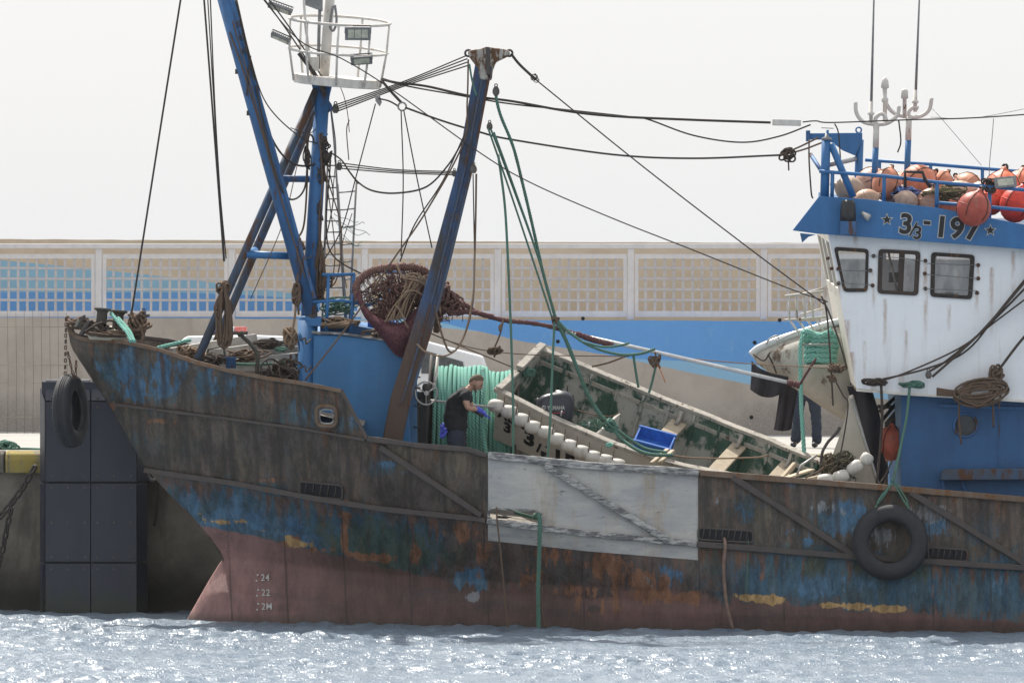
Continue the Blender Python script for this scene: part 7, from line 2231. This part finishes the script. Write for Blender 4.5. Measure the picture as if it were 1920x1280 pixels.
mb = MB(); tangle(mb, P(1775, 362, .8), (.55, .3, .22), .016, 12, seed=121); tag(mb.build('rope_heap', ropemat('olive_rope', (.22, .18, .09), (.10, .08, .045), 40)), 'olive rope loops among the cream buoys on the roof', 'rope')
mb = MB(); tangle(mb, P(1855, 350, .42), (.16, .14, .22), .012, 14, seed=122); mb.tube(spline(PX3([(1848, 352, .4), (1836, 362, .3), (1832, 366, .15)]), 5), .014, 6); tag(mb.build('rope_knot', R_dark), 'dark lashing on the roof rail that holds the hanging red buoy', 'rope')

# ------------------------------------------------------------------ cables, cleats and coil on the wheelhouse side
cy_ = .40
for k, (pts, r) in enumerate((([(1990, 440, cy_), (1880, 575, cy_), (1815, 655, cy_), (1740, 690, cy_), (1640, 714, cy_)], .016), ([(1990, 470, cy_), (1855, 608, cy_), (1780, 672, cy_), (1740, 698, cy_)], .018), ([(1990, 448, cy_ - .03), (1860, 600, cy_ - .03), (1800, 660, cy_ - .03), (1748, 706, cy_ - .03)], .020), ([(1990, 510, cy_), (1870, 600, cy_), (1800, 652, cy_), (1700, 698, cy_), (1645, 716, cy_)], .014))):
    stay(pts, r, R_dark, 'lashing_cable')
stay([(1990, 560, cy_), (1920, 632, cy_), (1872, 694, cy_)], .022, R_dark, 'lashing_cable')
block(P(1741, 703, cy_), .06)
def cleat(px, py, label, tail):
    mb = MB(); tangle(mb, P(px, py, cy_), (.30, .12, .08), .014, 12, seed=int(px)); 
    mb.tube(spline(PX3(tail), 8), .020, 8)
    tag(mb.build('cleat_rope', R_green if px > 1690 else R_dark), label, 'rope')
cleat(1643, 716, 'dark rope bunched on the cleat at the wheelhouse corner with a line hanging down', [(1652, 718, .42), (1654, 780, .6), (1650, 840, .7), (1644, 905, .5)])
cleat(1709, 720, 'green rope bunched on the second cleat running down to the tyre', [(1706, 722, .4), (1700, 780, .3), (1688, 840, .15), (1674, 905, .0)])
stay([(1672, 865, .5), (1660, 890, .4), (1645, 912, .3)], .012, R_dark, 'thin_line')
mb = MB()
rr = random.Random(77)
for k in range(20):
    w, h = rr.uniform(.16, .42), rr.uniform(.05, .19)
    c = P(1838 + rr.uniform(-4, 4), 734 + rr.uniform(-4, 4), cy_ - .02 - .012 * (k % 4))
    pts = [c + Vector((w * .95 * math.cos(a), .02 * math.sin(3 * a + k), h * math.sin(a) + .12 * w * math.cos(a))) for a in np.linspace(0, 2 * math.pi, 22)]
    mb.tube(pts, .017, 6)
for k in range(5):
    mb.tube(spline(PX3([(1756, 728 + 3 * k, cy_), (1790, 733 + 2 * k, cy_), (1815, 736, cy_ - .03)]), 6), .016, 6)
tangle(mb, P(1868, 702, cy_), (.17, .12, .20), .018, 12, seed=78)
for pts in ([(1800, 740, cy_), (1798, 780, .5), (1802, 832, .6)], [(1862, 735, cy_), (1862, 770, .5), (1863, 800, .6)], [(1876, 705, cy_), (1876, 740, cy_), (1872, 764, .5)], [(1815, 738, cy_), (1830, 752, cy_), (1850, 758, cy_), (1856, 735, cy_)]):
    mb.tube(spline(PX3(pts), 6), .017, 6)
tag(mb.build('rope_coil', R_brown), 'large brown rope coil hanging on the white wheelhouse side below the cables', 'rope coil')
# ropes and hoses over the side
rope('hanging_rope', [(1002, 966, .2), (1009, 964, .0), (1012, 975, -.08), (1011, 1040, -.06), (1009, 1110, -.04), (1010, 1180, -.03)], .030, R_green, 'green rope hanging from the slot in the white panel to the water', twist=True)
rope('hanging_line', [(931, 950, -.01), (932, 975, -.06), (937, 1020, -.05), (944, 1090, -.04), (948, 1140, -.03), (953, 1175, -.03)], .012, R_brown, 'thin brown line hanging left of the green rope')
rope('hose', [(1358, 1008, -.05), (1360, 1025, -.10), (1357, 1060, -.08), (1359, 1100, -.06), (1364, 1140, -.05), (1374, 1178, -.04)], .025, plain('hose_brown', (.20, .13, .10), .7), 'brown hose hanging from the freeing port to the water', 'hose')
rope('hanging_line', [(1403, 1012, -.05), (1402, 1060, -.06), (1399, 1110, -.05)], .007, R_green, 'thin pale line hanging beside the brown hose')
rope('hanging_line', [(1016, 1100, -.035), (1017, 1140, -.035), (1024, 1178, -.03)], .008, R_brown, 'faint thin line just right of the green hanging rope')
# green strip and debris seen in the freeing port
MB().poly(PX3([(930, 966), (960, 969), (950, 972), (932, 971)], .3), (0, .1, 0)).build('deck_scrap', M_black, T)
stay([(965, 960, .35), (985, 966, .3), (1008, 972, .3)], .028, R_green, 'slot_rope')
# things on the quay
mb = MB(); tangle(mb, P(6, 838, 7.5), (.34, .4, .16), .018, 18, seed=131); mb.tube(spline([P(15, 842, 7.4), P(45, 841, 7.4), P(75, 842, 7.3), P(110, 843, 7.2)], 6), .02, 8)
tag(mb.build('mooring_rope', R_green), 'dark green rope heap and line lying on the quay at left edge', 'rope')
eye = MB().torus(P(286, 888, 5.55), (.7, -.7, 0), .09, .03, 20, 10).build('mooring_ring', M_greyw)
tag(eye, 'pale mooring ring on the yellow quay edge between fender and bow', 'ring')
rope('hanging_rope', [(299, 870, 5.5), (297, 920, 5.5), (293, 960, 5.55), (289, 985, 5.6)], .022, R_dark, 'black rope hanging on the quay face between fender and bow')

# ------------------------------------------------------------------ thin sea haze round the whole place
def build_haze():
    mb = MB(); mb.box((0, 40, 7.0), (900, 340, 18.4))
    o = mb.build('haze', bpy.data.materials.new('haze_air'))
    m = o.data.materials[0]; m.use_nodes = True
    nt = m.node_tree; nt.nodes.clear()
    v = nt.nodes.new('ShaderNodeVolumePrincipled'); out = nt.nodes.new('ShaderNodeOutputMaterial')
    v.inputs['Color'].default_value = (.94, .96, 1.0, 1)
    v.inputs['Density'].default_value = .00007
    v.inputs['Anisotropy'].default_value = .2
    nt.links.new(v.outputs[0], out.inputs['Volume'])
    tag(o, None, None, kind='stuff')
    o['label'] = 'thin bright sea haze over the harbour'
build_haze()
